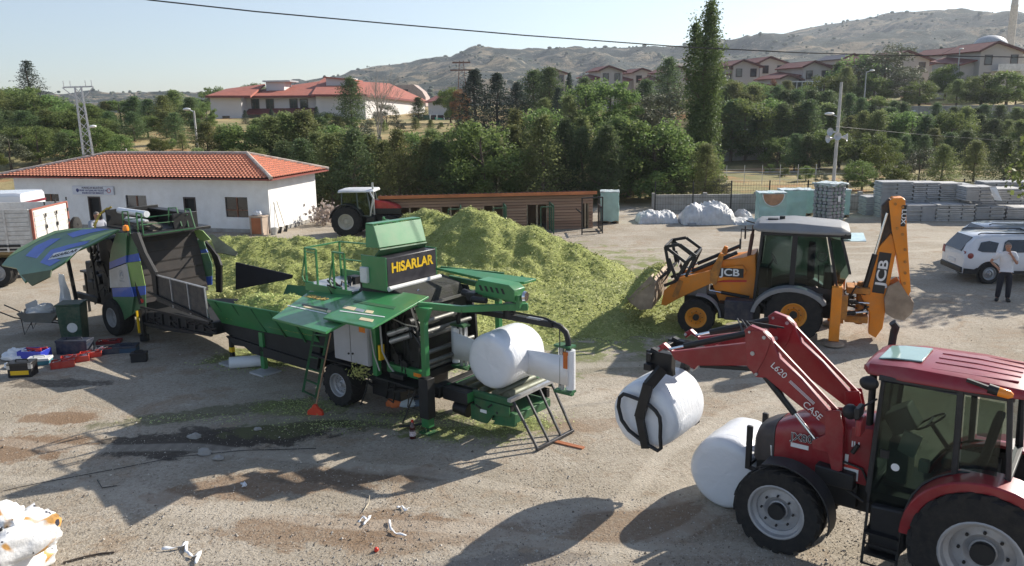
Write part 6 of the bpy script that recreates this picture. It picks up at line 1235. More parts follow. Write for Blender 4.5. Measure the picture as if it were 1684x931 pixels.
GT = part('tail_gate', Pm); m = MB(); a = FM.ony(845,655,.5); 
tl, tr_, bl, br_ = V(1.64,.46,.86), V(1.64,1.72,.86), V(2.16,.50,.05), V(2.20,1.60,.05)
m.bar(tl, tr_, .07, .04); m.bar(bl, br_, .06, .05)
for t_ in (0.03,.34,.66,.97): m.bar(tl.lerp(tr_, t_), bl.lerp(br_, t_), .035, .045)
m.build('bars', mat('dark_gate_steel', (.045,.045,.05), .4, metal=.3, dust=.5, dustcol=(.3,.28,.26)), GT, bevel=.005)
m = MB(); m.box(1.6,1.68,.4,1.8,.84,.90); m.build('hinge_bar', GALV, GT)
bale(FM, 1.03, 1.13, 1.42, .53, 1.12, 'white wrapped round bale on the roller table of the press', 9.)
for xa_, xb_, za, zb_ in ((-.33,.62,.0,.0),(1.5,2.42,.0,.0)):
    m = MB(); vs = []
    for i in range(13):
        t_ = i/12; x = xa_+(xb_-xa_)*t_; inner = t_ if xa_ < 0 else 1-t_
        for z in (1.10+.06*inner, 1.66-.10*inner*(1 if xa_ < 0 else .5)): vs.append((x, 1.10+.012*math.sin(t_*7), z))
    m.add(vs, [(2*i,2*i+1,2*i+3,2*i+2) for i in range(12)]); fw = m.build('film_web', WHITEP, SA, smooth=60, fix=False); sd = fw.modifiers.new('s','SOLIDIFY'); sd.thickness = .003
# press chamber
BELT = mat('rubber_belt', (.013,.014,.013), .75, var=.3, bump=1., bscale=70, dust=.5, dustcol=(.055,.065,.025)); DULL = mat('dull_steel', (.22,.22,.21), .5, metal=.6, dust=.5, dustcol=(.08,.085,.05))
m = MB(); m.prism([(-1.25,.95),(-.85,1.0),(-.62,1.5),(-.60,2.2),(-.75,2.46),(-1.25,2.58)], .32, 1.9); m.build('chamber', BELT, Pm, bevel=.03)
m = MB(); m.box(-.60,-.56,.34,1.88,2.22,2.27); m.cyl((-.62,.34,1.62),(-.62,1.88,1.62),.06); m.build('cross_bars', DULL, Pm)
for y in (.24, 1.92): m = MB(); m.prism([(-1.4,.84),(-.5,.84),(-.38,1.2),(-.42,1.9),(-.62,2.4),(-.85,2.4),(-.75,2.2),(-.62,1.6),(-.75,1.2),(-1.4,1.1)], y, y+.06); m.build('side_frame', BK_, Pm, bevel=.006)
m = MB(); m.box(-.62,-.35,.3,1.9,.86,1.0); m.build('lower_apron', BK_, Pm, bevel=.01)
for k, (x, z) in enumerate(((-.42,1.36),(-.32,1.20),(-.42,1.06),(-.5,1.95),(-.48,1.75))): m = MB(); m.cyl((x,.36,z),(x,1.85,z),.045,n=14); m.build('roller', DULL, Pm)
m = MB(); 
for a_, b_ in (((-1.05,.12,1.72),(-.55,.2,1.92)), ((-1.0,.12,1.58),(-.5,.2,1.78))): m.cyl(a_, b_, .055, n=14)
m.build('tensioner', GALV, Pm); m = MB(); m.tube([(-.9,.1,2.05),(-.5,.05,2.0),(-.2,.02,2.02)], .012, 6); m.tube([(-1.15,.0,1.9),(-1.1,-.02,1.4),(-1.0,.05,1.1),(-.9,.1,.95)], .018, 6); m.build('cables', mat('grey_cable', (.4,.4,.38), .6), Pm)
m = MB(); m.box(-1.15,-.15,.12,.24,.95,1.12); m.build('green_rail', GP, Pm, bevel=.008); m = MB(); m.box(-.42,-.22,.112,.118,1.0,1.07); m.build('orange_label', ORD, Pm); m = MB(); m.box(-1.22,-1.17,-.02,.1,1.2,1.5); m.build('yellow_label', YEL, Pm)
# crop the machine in: plate shelf, keypad, boxes under
m = MB(); m.slab([(-1.3,-.05,.86),(-.25,-.05,.84),(-.25,.3,.88),(-1.3,.3,.9)], .04); m.box(-.95,-.6,0,.22,.90,1.0); m.box(-1.8,-1.0,.3,1.7,.3,.6); m.box(-3.3,-2.9,.4,1.7,.35,.62); m.build('shelf', BLACKM, Pm, bevel=.01)
m = MB(); m.tube([(-1.55,.0,.8),(-1.6,-.05,.5),(-1.72,-.1,.2)], .016, 6); m.tube([(-.3,.05,.8),(-.5,-.15,.12)], .016, 6); m.tube([(-.55,-.2,.05),(-.2,.1,.1)], .02, 6); m.tube([(-.9,.1,.8),(-1.1,.2,.3),(-1.4,.3,.3),(-1.2,.2,.7)], .018, 6); m.tube([(-.6,.2,.8),(-.6,.1,.35),(-.3,.2,.3),(-.2,.2,.7)], .014, 6); m.build('hanging_hoses', HOSE, Pm)
# assorted guards, pipes and fittings along the near side
m = MB(); rr = random.Random(41)
for k in range(16):
    x, z = rr.uniform(-1.2,-.45), rr.uniform(1.0,2.2); m.bar((x,.20,z),(x+rr.uniform(-.25,.25),.20,z+rr.uniform(-.3,.3)),.035,.03)
    if k % 3 == 0: m.cyl((x,.14,z),(x,.24,z),rr.uniform(.04,.11),n=14)
for k in range(10): x = rr.uniform(-3.3,.2); m.bar((x,rr.uniform(.1,.3),rr.uniform(.45,.6)),(x+rr.uniform(.1,.5),rr.uniform(.1,.3),rr.uniform(.5,.85)),.04)
for k in range(8): x = rr.uniform(.2,1.5); m.bar((x,.43,rr.uniform(.5,.8)),(x+rr.uniform(-.2,.2),.43,rr.uniform(.45,.8)),.035)
m.build('fittings', BLACKM, Pm)
m = MB()
for k in range(9): x, z = rr.uniform(-1.1,-.4), rr.uniform(1.1,2.2); m.tube([(x,.18,z),(x+.12,.1,z-.2),(x+.05,.16,z-.42)], .011, 5)
m.build('small_hoses', HOSE, Pm)
# white control cabinet
q0 = FM.ony(553,528,-.05); q1 = FM.ony(624,598,-.05); CB = part('control_cabinet', Pm); x0, x1 = -2.42, -1.42
m = MB(); m.box(x0,x1,-.08,.24,1.04,1.98); m.build('cabinet_body', CABW, CB, bevel=.012)
for i in range(2): m = MB(); w_ = (x1-x0)/2; m.box(x0+.01+i*w_, x0+w_*(i+1)-.008, -.10,-.085,1.06,1.96); m.build('cabinet_door', CABW, CB, bevel=.004)
m = MB(); m.cyl((x0+w_-.06,-.10,1.22),(x0+w_-.06,-.12,1.22),.02); m.cyl((x0+w_+.06,-.10,1.24),(x0+w_+.06,-.12,1.24),.02); m.build('door_lock', BLACKP, CB)
m = MB(); m.box(x1-.22,x1-.05,-.107,-.102,1.72,1.90); m.box(x1+.001,x1+.006,-.02,.1,1.62,1.76); m.build('warning_label', ORD, CB)
m = MB(); m.box(x1+.02,x1+.14,-.02,.1,.86,2.3); m.build('green_upright', GP, Pm, bevel=.008)
m = MB(); m.tube([(x1,.0,1.8),(x1+.1,-.08,1.6),(x1+.12,-.05,1.3),(x1+.25,-.05,1.0)], .014, 6); m.build('cables', mat('grey_cable', (.4,.4,.38), .6), CB)
# upper box with lettering
UB = part('upper_housing', Pm); yl0, yl1 = .30, 1.66; m = MB(); m.box(-1.24,-1.20,yl0,yl1,2.60,3.14); m.box(-1.60,-1.24,yl0,yl1,3.08,3.14); m.build('front_plate', mat('black_gloss', (.03,.028,.035), .35, var=.3, dust=.3, dustcol=(.09,.08,.09)), UB, bevel=.01)
m = MB(); m.box(-1.9,-1.205,yl0-.03,yl0-.002,2.5,3.16); m.box(-1.9,-1.205,yl1+.002,yl1+.03,2.5,3.16); m.box(-1.9,-1.26,yl0,yl1,2.5,2.58); m.build('side_plate', GP, UB, bevel=.008)
m = MB(); m.box(-1.95,-1.26,yl0+.02,yl1-.02,2.3,3.05); m.build('inner_block', BK_, UB)
m = MB(); m.cyl((-1.14,yl0-.04,2.56),(-1.14,yl1+.04,2.56),.05,n=16); m.build('white_roller', WPL, UB)
lettering('HiSARLAR', .265, YEL, UB, basis((-1.196,(yl0+yl1)/2,2.93), (0,1,0), (0,0,1)), 'front_lettering', .003, .009, sx=.98)
pslab(FM, Pm, [(614,371),(692,360),(701,396),(624,408)], (-1.45,.3,3.4), (.90,-.0,.42), .05, 'lid', GP, bevel=.01)
m = MB(); a, b_, c, d = [onp(FM, x, y, (-1.45,.3,3.4), (.90,0,.42)) for x, y in ((614,371),(692,360),(701,396),(624,408))]
m.slab([a+V(-.005,-.002,0), d+V(-.005,-.002,0), d+V(-.38,-.002,-.02), a+V(-.22,-.002,0)], -.02); m.slab([b_+V(-.005,0,0), c+V(-.005,0,0), c+V(-.38,0,-.02), b_+V(-.22,0,0)], .02); m.slab([a+V(-.22,0,.01), b_+V(-.22,0,.01), b_+V(-.02,0,.01), a+V(-.02,0,.01)], .02); m.build('lid_sides', GP, Pm)
m = MB(); m.slab([d+V(.0,0,-.02), c+V(0,0,-.02), (-1.55,yl1,3.15), (-1.55,yl0,3.15)], .03); m.build('inner_lid', GPD, Pm)
# flaps
c0 = [Vector((-1.6,15.0,2.55)), Vector((-2.42,13.9,2.36)), Vector((-3.46,14.5,2.25))]; l0 = [FM.loc(p) for p in c0]; nf = (l0[1]-l0[0]).cross(l0[2]-l0[0]).normalized(); nf = nf if nf.z > 0 else -nf; NF = tuple(nf)
lf = pslab(FM, Pm, [(531,522),(612,539),(705,487),(606,471)], l0[0], NF, .04, 'near_flap', GP, bevel=.008)
dn = (nf.x, nf.y+.02, nf.z); pd = l0[2] + V(0,0,-.08)
df = pslab(FM, Pm, [(447,523),(535,546),(628,500),(640,473),(539,457)], pd, dn, .05, 'near_flap', GP, bevel=.008)
pslab(FM, lf, [(580,497),(648,509),(652,505),(584,494)], l0[0], NF, .004, 'dark_strip', GPD, lift=.006)
pslab(FM, lf, [(563,507),(582,511),(586,506),(567,503)], l0[0], NF, .004, 'decal', mat('cream_decal', (.75,.62,.38), .5, var=.1), lift=.006); pslab(FM, lf, [(600,514),(612,516),(615,512),(603,510)], l0[0], NF, .004, 'decal', mat('cream_decal', (.7,.5,.3), .5), lift=.006)
pslab(FM, lf, [(590,526),(612,530),(615,526),(594,522)], l0[0], NF, .004, 'decal', mat('cream_decal', (.7,.5,.3), .5), lift=.006); pslab(FM, lf, [(583,511),(597,514),(600,510),(587,507)], l0[0], NF, .004, 'decal', mat('grey_decal', (.3,.33,.36), .5), lift=.006); pslab(FM, lf, [(558,512),(632,522),(633,521),(560,511)], l0[0], NF, .004, 'line', LETW, lift=.006)
for a, b_, c, d, mt in [((496,502),(538,510),(540,508),(498,500),LETK),((498,505),(536,513),(536,511),(500,503),mat('cream_decal', (.7,.5,.3), .5)),((472,503),(537,517),(538,516),(474,502),LETW),((537,514),(543,515),(545,511),(539,510),mat('cream_decal', (.7,.5,.3), .5))]: pslab(FM, df, [a,b_,c,d], pd, dn, .004, 'decal', mt, lift=.006)
pa, pb, pc = onp(FM,498,485,pd,dn), onp(FM,545,495,pd,dn), onp(FM,502,479,pd,dn); d_ = (pb-pa).normalized(); u_ = pc-pa; u_ = (u_ - d_*u_.dot(d_)).normalized(); cc = (pa+pb)/2 + Vector(dn).normalized()*.006
lettering('HISARLAR', .21, mat('gold_decal', (.62,.42,.12), .5, var=.1), df, basis(cc, d_, u_), 'flap_lettering', .003, .004, sx=.82)
m = MB(); m.tube([l0[0]+V(-.5,.3,-.05), (-1.2,.3,2.0)], .02, 8); m.tube([l0[2]+V(.3,.2,-.1), (-2.9,.25,1.6)], .02, 8); m.build('gas_strut', CHROME, Pm)
fz = 2.62; m = MB(); ff = [FM.onz(716,444,2.72), FM.onz(760,446,2.72), FM.onz(882,462,2.60), FM.onz(862,468,2.60), FM.onz(800,463,2.62)]; m.slab([v for v in ff], .05); m.build('far_flap', GP, Pm, bevel=.006)
m = MB(); m.bar((-1.1,1.95,2.5), (.0,2.2,2.35), .09,.1); m.bar((-1.1,1.95,2.35), (.1,2.1,2.15), .06,.06); m.bar((-1.3,1.9,2.7),(-.1,2.5,2.6),.05,.05); m.bar((.3,2.6,2.58),(.35,2.2,2.4),.04); m.build('far_brackets', GPD, Pm)
m = MB(); m.box(-3.4,-1.3,.3,1.9,1.0,2.2); m.box(-2.1,-1.25,.35,1.85,2.2,2.45); m.build('engine_block', BK_, Pm, bevel=.04)
m = MB(); rr = random.Random(8)
for k in range(14): x = rr.uniform(-3.2,-1.9); y = rr.uniform(.3,1.7); m.tube([(x,y,2.2),(x+rr.uniform(-.2,.3),y+rr.uniform(-.2,.2),2.2+rr.uniform(.1,.4)),(x+rr.uniform(.1,.6),y+rr.uniform(-.3,.3),2.25)], .02, 6)
for k in range(6): x = rr.uniform(-3.2,-2.0); y = rr.uniform(.4,1.6); m.box(x,x+.25,y,y+.2,2.2,2.2+rr.uniform(.15,.4))
m.build('engine_fittings', BLACKM, Pm)
q = FM.ony(600,452,.25); m = MB(); m.box(q.x-.10,q.x+.10,.2,.36,q.z-.16,q.z+.16); m.build('white_tank', WPL, Pm, bevel=.025)
# platform with railing
RL = part('platform', Pm); m = MB(); pz = 2.30
def rp(px, py, y): q = FM.ony(px, py, y); return V(q.x, q.y, q.z)
m.box(-3.75,-2.3,.35,1.3,pz,pz+.04); m.build('deck', GALV, RL); m = MB(); m.box(-3.76,-2.3,.33,.35,pz-.1,pz+.06); m.box(-3.76,-2.3,1.3,1.32,pz-.02,pz+.2); m.build('toe_board', GP, RL)
m = MB()
for x in (-3.74,-3.38): m.bar((x,.36,pz),(x,.36,pz+.80),.035)
m.bar((-3.74,.36,pz+.80),(-3.38,.36,pz+.80),.035); m.bar((-3.74,.36,pz+.72),(-3.38,.36,pz+.72),.02); m.tube([(-3.74,.34,pz+.6),(-3.86,.34,pz+.2),(-3.8,.34,pz+.08),(-3.5,.34,pz+.08)], .018, 6)
for x in (-2.85,-2.5): m.bar((x,.36,pz),(x,.36,pz+.80),.035)
m.bar((-2.85,.36,pz+.80),(-2.5,.36,pz+.80),.035); m.tube([(-2.85,.34,pz+.6),(-2.97,.34,pz+.2),(-2.9,.34,pz+.08),(-2.6,.34,pz+.08)], .018, 6)
m.bar((-3.74,.36,pz+.8),(-3.74,1.3,pz+.8),.03); m.bar((-3.74,1.3,pz),(-3.74,1.3,pz+.8),.035); m.bar((-3.74,1.3,pz+.8),(-2.3,1.3,pz+.85),.03); m.bar((-3.74,1.3,pz+.42),(-2.3,1.3,pz+.45),.025); m.bar((-2.3,1.3,pz),(-2.3,1.3,pz+1.45),.04); m.bar((-2.3,1.3,pz+1.4),(-1.75,1.3,pz+1.35),.03); m.bar((-2.3,.5,pz),(-2.3,1.3,pz+.7),.025); m.bar((-2.05,.9,pz),(-2.05,.9,pz+.8),.03)
m.build('handrail', GP, RL)
# ladder
LD = part('ladder', Pm); a0, a1 = rp(498,645,-.15), rp(517,545,.1); b0, b1 = rp(519,655,-.15), rp(539,547,.1)
for u0, u1 in ((a0, a1), (b0, b1)): m = MB(); m.bar(u0, u1, .035, .05); m.build('rail', GPD, LD)
for t_ in (.02,.21,.40,.59,.78,.95): m = MB(); m.bar(a0.lerp(a1,t_), b0.lerp(b1,t_), .04, .025); m.build('rung', GPD, LD)
# hopper
HP = part('feed_hopper', Pm); hx0, hx1 = -7.05, -3.45
m = MB(); m.slab([(hx0,.02,1.62),(hx1,-.02,1.75),(hx1,.42,1.05),(hx0,.36,.98)], .03); m.build('near_board', GP, HP, bevel=.006)
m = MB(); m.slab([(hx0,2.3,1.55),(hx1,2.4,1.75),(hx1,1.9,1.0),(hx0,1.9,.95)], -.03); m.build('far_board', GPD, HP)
for k in range(5): x = hx0+.35+k*.7; m = MB(); m.bar((x,-.005,1.60+k*.02),(x,.35,1.02),.05,.03); m.build('rib', GPD, HP)
m = MB(); m.prism([(hx0-.1,.98),(hx1,1.10),(hx1,.55),(hx0+1.4,.55),(hx0+.3,.66),(hx0-.1,.8)], .36, 1.92); m.build('trough', BK_, HP, bevel=.02)
m = MB(); m.prism([(hx0+.2,.66),(hx0+.5,.50),(hx0+.9,.54),(hx0+1.2,.42),(hx1+.1,.42),(hx1+.1,.60),(hx0+.2,.68)], .30, .36); m.build('chain_guard', BLACKP, HP)
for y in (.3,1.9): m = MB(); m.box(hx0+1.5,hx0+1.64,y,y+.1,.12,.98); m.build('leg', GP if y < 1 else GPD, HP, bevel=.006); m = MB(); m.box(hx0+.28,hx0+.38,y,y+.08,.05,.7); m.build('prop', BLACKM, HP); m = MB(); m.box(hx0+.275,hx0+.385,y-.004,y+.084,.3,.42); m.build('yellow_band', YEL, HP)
m = MB(); q = FM.ony(432,600,.3); m.box(hx0+1.3,hx0+1.82,.12,.62,.0,.05); m.box(hx0+.1,hx0+.6,.1,.55,.0,.05); m.build('foot_board', mat('weathered_board', (.42,.42,.42), .9), HP)
bb = [rp(389,431,2.35), rp(482,452,2.35), rp(481,458,2.35), rp(389,476,2.35)]; m = MB(); m.slab(bb, .03); m.build('black_back_board', mat('black_sheet', (.012,.012,.018), .6), HP)
# ------------------------------------------------------------------ baler on the left
def Z3(*pts): return [(160+x/4.046, 330+y/4.046) for x, y in pts]
DG = mat('bale_green', (.055,.15,.065), .4, var=.12, coat=.3, dust=.25, dustcol=(.2,.24,.15)); LG = mat('bale_lime', (.22,.36,.09), .4, var=.1, coat=.3, dust=.2); BLU = mat('bale_blue', (.035,.10,.44), .4, var=.1, coat=.3, dust=.15)
SIL = mat('silver_panel', (.45,.46,.47), .45, var=.12, scale=5)
FBL = Fr(-1.62, 14.42, -38); bo = FM.wor(-10.2, 0, 0); FL = Fr(bo.x, bo.y, -38)
Bl = fthing('round_baler', 'green and blue baler with side wing raised like a roof, left of the hopper', 'baler', FL)
F1 = ((-.3,-.05,1), (0,-1,0))
sh = [(191,384),(207,384),(207,420),(180,431)]
F2p = onp(FL, 207, 450, (0,-.05,1), (0,-1,0)); N2 = (.62,-.78,0)
for pts, mt in [([(125,215),(190,215),(192,365),(80,410),(90,330)], DG), ([(80,410),(190,365),(192,412),(80,455)], BLU), ([(78,462),(190,420),(218,575),(85,580)], SIL), ([(97,583),(222,575),(238,640),(104,640)], BLU), ([(104,641),(238,641),(228,760),(170,800),(130,780)], DG)]: pslab(FL, Bl, Z3(*pts), *F1, .03, 'side_panel', mt)
for pts, mt in [([(190,215),(218,215),(250,280),(272,350),(190,365)], DG), ([(190,366),(272,351),(284,402),(192,412)], BLU), ([(192,415),(285,404),(318,566),(222,575)], LG), ([(222,575),(318,567),(320,625),(238,640)], BLU), ([(238,641),(320,626),(323,715),(228,760)], DG)]: pslab(FL, Bl, Z3(*pts), tuple(F2p), N2, .03, 'rear_panel', mt)
q = onp(FL, 200, 455, *F1); m = MB(); m.lathe([(.10,0),(.125,0)], (q.x,q.y-.003,q.z+.05), (0,-1,0), 20); m.tube([(q.x-.05,q.y-.004,q.z),(q.x-.03,q.y-.004,q.z+.1),(q.x+.02,q.y-.004,q.z+.12),(q.x+.06,q.y-.004,q.z+.02)], .012, 5); m.box(q.x-.12,q.x+.12,q.y-.006,q.y-.002,q.z-.14,q.z-.10); m.build('animal_emblem', mat('grey_decal', (.3,.33,.36), .5), Bl)
q = onp(FL, 188, 407, *F1); lettering('HIGH TECH', .10, LETW, Bl, basis((q.x,q.y-.004,q.z), (1,0,0), (0,0,1)), 'panel_lettering', .002, .002) if False else None
q = onp(FL, 232, 495, tuple(F2p), N2); m = MB(); m.lathe([(0,.0),(.07,.0),(.06,.03),(0,.03)], tuple(q), N2, 16); m.build('tail_light', RED, Bl)
# core of the machine
m = MB(); m.box(-3.6,-.3,.35,2.1,.55,1.2); m.box(-2.2,-.9,.15,2.2,1.2,2.6); m.box(-3.9,-2.2,.5,1.9,1.0,1.7); m.box(-1.6,-.25,.1,.3,.6,1.0); m.build('core', BK_, Bl, bevel=.04)
m = MB(); rr = random.Random(12)
for k in range(26):
    x, z = rr.uniform(-3.,-.6), rr.uniform(.8,2.5); y = .1 if x > -2.3 else .3
    if k % 2: m.cyl((x,y-.08,z),(x,y+.1,z),rr.uniform(.06,.2),n=16)
    else: m.bar((x,y-.04,z),(x+rr.uniform(-.5,.5),y-.04,z+rr.uniform(-.5,.5)),.05)
for k in range(12): x, z = rr.uniform(-2.6,-.7), rr.uniform(.9,2.4); m.tube([(x,.05,z),(x+.15,-.02,z-.25),(x+.35,.03,z-.1)], .016, 5)
m.build('drive_parts', BLACKM, Bl)
m = MB(); m.bar((-3.1,-.2,.5),(-3.05,-.35,2.45),.09,.08); m.bar((-2.2,.0,.9),(-2.15,-.1,2.6),.06); m.bar((-3.3,-.1,.9),(-2.2,0,.85),.12,.16); m.bar((-5.4,1.1,.6),(-3.4,.6,.85),.14,.18); m.bar((-5.4,1.1,.6),(-3.4,1.7,.85),.14,.18); m.build('drawbar', BLACKM, Bl, bevel=.01)
wheel(Bl, -1.32, .05, .52, .52, .42, .26, RIMG, lugs=18, style='road', dish=.1); wheel(Bl, -1.32, 2.25, .52, .52, .42, .26, RIMG, side=1, style='road', dish=.1)
# chute / open rear: dark walls with slats
m = MB(); 
pr_ = FL.xz(Z3((243,212),(268,212),(318,345),(388,475),(402,640),(380,640),(362,492),(296,370),(228,235)), .0)
m.prism(pr_, -.02, .06); m.build('rear_frame', BLACKM, Bl, bevel=.008)
pr2 = FL.xz(Z3((570,225),(640,330),(690,430),(700,560),(660,560),(640,450),(600,330),(540,250)), 2.1); m = MB(); m.prism(pr2, 2.1, 2.18); m.build('rear_frame', BLACKM, Bl, bevel=.008)
INN = mat('rusty_inner_plate', (.022,.017,.015), .6, var=.5, scale=3, dust=.4, dustcol=(.07,.045,.03))
m = MB(); m.slab([(-.55,.08,2.75),(-.55,2.08,2.75),(-.2,2.08,1.0),(-.2,.08,1.0)], .05); 
for k in range(6): z = 1.15+k*.28; x = -.2-(z-1.)*.2; m.box(x,x+.06,.1,2.06,z,z+.04)
m.build('inner_plates', INN, Bl)
m = MB(); m.prism([(-.9,2.8),(-.5,2.75),(-.4,1.9),(-.35,1.0),(-.6,.9)], 2.06, 2.09); m.build('far_inner_wall', INN, Bl)
m = MB(); m.box(-2.3,.15,.1,2.15,2.78,2.86); m.build('top_plate', BLACKM, Bl, bevel=.01)
# lower chute running to the hopper with its side board
m = MB(); m.prism([(-.3,.75),(.6,.9),(1.6,1.02),(3.1,1.0),(3.2,.72),(2.0,.55),(.9,.45),(-.1,.42)], .12, 2.0); m.build('chute', BK_, Bl, bevel=.02)
m = MB(); rr = random.Random(52)
for k in range(22):
    x = rr.uniform(-.2,3.0); z0 = .5+.1*x; m.bar((x,.10,z0+rr.uniform(0,.2)),(x+rr.uniform(.1,.5),.10,z0+rr.uniform(-.05,.3)),.05,.03)
for k in range(8): x = .1+k*.38; m.box(x,x+.04,.07,.12,.55+.08*x,.9)
m.bar((-.2,.08,.52),(3.1,.08,.70),.06,.05); m.bar((-.1,.07,.95),(3.1,.07,1.02),.05,.04); m.build('chute_guards', BLACKM, Bl)
P = FL.xz([(254,452),(338,474),(345,527),(300,512),(259,495)], .05); m = MB(); m.prism(P, .03, .06); 
bd_ = m.build('side_board', mat('dark_board', (.035,.033,.033), .5, dust=.3), Bl, bevel=.004); m = MB(); a, b_ = FL.ony(254,452,.05), FL.ony(338,474,.05); m.bar((a.x,.045,a.z+.01),(b_.x,.045,b_.z+.01),.05,.025)
for t_ in (.33,.66,1.): 
    u0 = FL.ony(254+84*t_,452+22*t_,.05); u1 = FL.ony(259+86*t_,495+32*t_,.05); m.bar((u0.x,.02,u0.z),(u1.x,.02,u1.z),.03)
m.build('board_rim', GALV, bd_)
m = MB(); a, b_ = FL.ony(245,480,.0), FL.ony(350,528,.0); m.bar((a.x,-.02,a.z),(b_.x,-.02,b_.z),.05,.05); m.build('lower_rail', BLACKM, Bl)
# far wing panel (blue and green) and its open shield
for pts, mt in [([(640,255),(705,265),(725,320),(652,340)], DG), ([(652,320),(712,305),(735,345),(660,355)], BLU), ([(665,360),(735,350),(762,420),(765,500),(700,510),(690,420)], DG), ([(700,510),(762,502),(762,560),(730,565),(700,535)], BLU), ([(655,190),(700,200),(755,260),(690,275),(640,215)], LG)]: pslab(FL, Bl, Z3(*pts), (0,2.3,1.5), (.5,-.86,0), .03, 'far_panel', mt)
pslab(FL, Bl, Z3((745,225),(770,225),(860,290),(935,345),(920,368),(840,350),(790,345)), (0,2.7,2.5), (.3,-.5,.8), .03, 'far_shield', mat('dull_olive_shield', (.13,.14,.09), .6, var=.4)); m = MB(); P = FL.xz(Z3((715,270),(745,300),(800,370),(822,430),(822,612),(790,610),(785,440),(760,360),(720,300)), 2.5); m.prism(P, 2.5, 2.56); m.build('far_frame', BLACKM, Bl)
# raised wing
WN = (0,-.55,1.); W0 = (0,-.1,2.95)
wing = pslab(FL, Bl, [(2,436),(12,424),(30,409),(62,392),(90,380),(118,376),(150,375),(196,377),(176,388),(150,402),(126,412),(116,422),(104,432),(84,444),(62,450),(40,464),(32,452),(27,441)], W0, WN, .05, 'raised_wing', DG, bevel=.012)
for pts, mt in [([(42,421),(58,405),(84,393),(100,392),(76,408),(60,425)], BLU), ([(66,432),(84,411),(112,403),(152,394),(140,402),(110,410),(88,424),(100,428),(82,438)], BLU), ([(110,385),(135,378),(160,376),(180,377),(150,383),(120,391)], BLU), ([(12,424),(30,409),(62,392),(90,380),(118,376),(150,375),(150,377),(118,379),(92,384),(64,396),(34,413)], LG), ([(130,396),(150,388),(180,380),(194,378),(170,387),(148,398)], LG)]: pslab(FL, wing, pts, W0, WN, .004, 'livery', mt, lift=.006)
for y_, tx in ((0, 0),):
    pslab(FL, wing, [(79,428),(89,417),(136,407),(118,421)], W0, WN, .004, 'white_label', WPL, lift=.010)
a, b_, c = onp(FL,84,424,W0,WN), onp(FL,126,413,W0,WN), onp(FL,88,418,W0,WN); d_ = (b_-a).normalized(); u_ = c-a; u_ = (u_-d_*u_.dot(d_)).normalized(); lettering('HISARLAR', .185, LETK, wing, basis((a+b_)/2+Vector(WN).normalized()*.014+u_*.02, d_, u_), 'wing_lettering', .002, .004, sx=1.0)
a, b_, c = onp(FL,86,403,W0,WN), onp(FL,122,394,W0,WN), onp(FL,90,398,W0,WN); d_ = (b_-a).normalized(); u_ = c-a; u_ = (u_-d_*u_.dot(d_)).normalized(); lettering('COMPACTOR', .16, WPL, wing, basis((a+b_)/2+Vector(WN).normalized()*.012, d_, u_), 'wing_lettering', .002, .0, sx=1.) if False else None
pslab(FL, Bl, [(34,452),(84,444),(82,455),(52,470)], (0,-2.2,1.7), (0,-1,.5), .03, 'wing_lip', mat('olive_lip', (.06,.08,.03), .6))
q = FL.ony(207,378,.0); m = MB(); m.lathe([(0,0),(.075,0),(.08,.05),(.06,.13),(0,.15)], (q.x,.0,q.z-.02), (0,0,1), 16); m.build('beacon', ORANGEL, Bl); m = MB(); m.cyl((q.x,0,q.z-.15),(q.x,0,q.z-.02),.05); m.build('beacon_base', BLACKM, Bl)
# roll magazine on top
q = FL.ony(180,345,.9); MG = part('roll_magazine', Bl); m = MB(); zz = 2.86
m.box(-2.1,-2.04,.4,1.9,zz,zz+.46); m.box(-.12,-.06,1.2,1.9,zz,zz+.40); m.box(-2.04,-.12,1.85,1.9,zz,zz+.36); m.box(-2.04,-.12,.4,1.9,zz-.02,zz+.03); m.box(-2.1,-.06,1.6,1.9,zz+.36,zz+.39); m.build('magazine_box', BLACKM, MG, bevel=.008)
m = MB(); m.cyl((-1.95,.72,zz+.42),(-.5,.72,zz+.42),.085,n=18); m.build('film_roll', WHITEP, MG); m = MB(); m.cyl((-1.95,.9,zz+.16),(-.9,.9,zz+.16),.07,n=18); m.build('film_roll', WHITEP, MG); m = MB(); crumple(m, (-.55,.7,zz+.1), .42,.3,.12, 3.3); m.build('folded_tarp', mat('drab_tarp', (.10,.09,.07), .9), MG)
m = MB(); m.tube([(-2.12,.5,zz+.5),(-2.2,.3,zz+.35),(-2.1,.1,zz+.1),(-1.9,-.05,zz-.1)], .03, 8); m.tube([(-2.12,.6,zz+.52),(-2.28,.35,zz+.35),(-2.2,.1,zz+.05)], .03, 8); m.build('yellow_hose', mat('yellow_hose', (.42,.30,.04), .5), MG)
# green handrail
RL = part('handrail', Bl); m = MB(); P = lambda px, py, y: (lambda q: (q.x, y, q.z))(FL.ony(px, py, y))
for px0, py0, px1, py1, y in ((201,348,204,385,.2),(210,348,214,386,.2),(224,350,228,388,.2),(232,352,236,387,.2),(277,342,278,372,1.4),(290,342,299,372,1.4),(304,344,311,378,1.6),(312,344,321,375,1.6)): m.bar(P(px0,py0,y), P(px1,py1,y), .03)
m.bar(P(201,348,.2),P(210,348,.2),.03); m.bar(P(224,350,.2),P(232,352,.2),.03); m.bar(P(277,342,1.4),P(290,342,1.4),.03); m.bar(P(304,344,1.6),P(312,344,1.6),.03); m.bar(P(203,362,.2),P(280,353,1.4),.025); m.bar(P(280,353,1.4),P(308,353,1.6),.025); m.bar(P(236,387,.2),P(321,375,1.6),.03); m.bar(P(230,370,.2),P(306,362,1.6),.02); m.build('rails', GPD, RL)
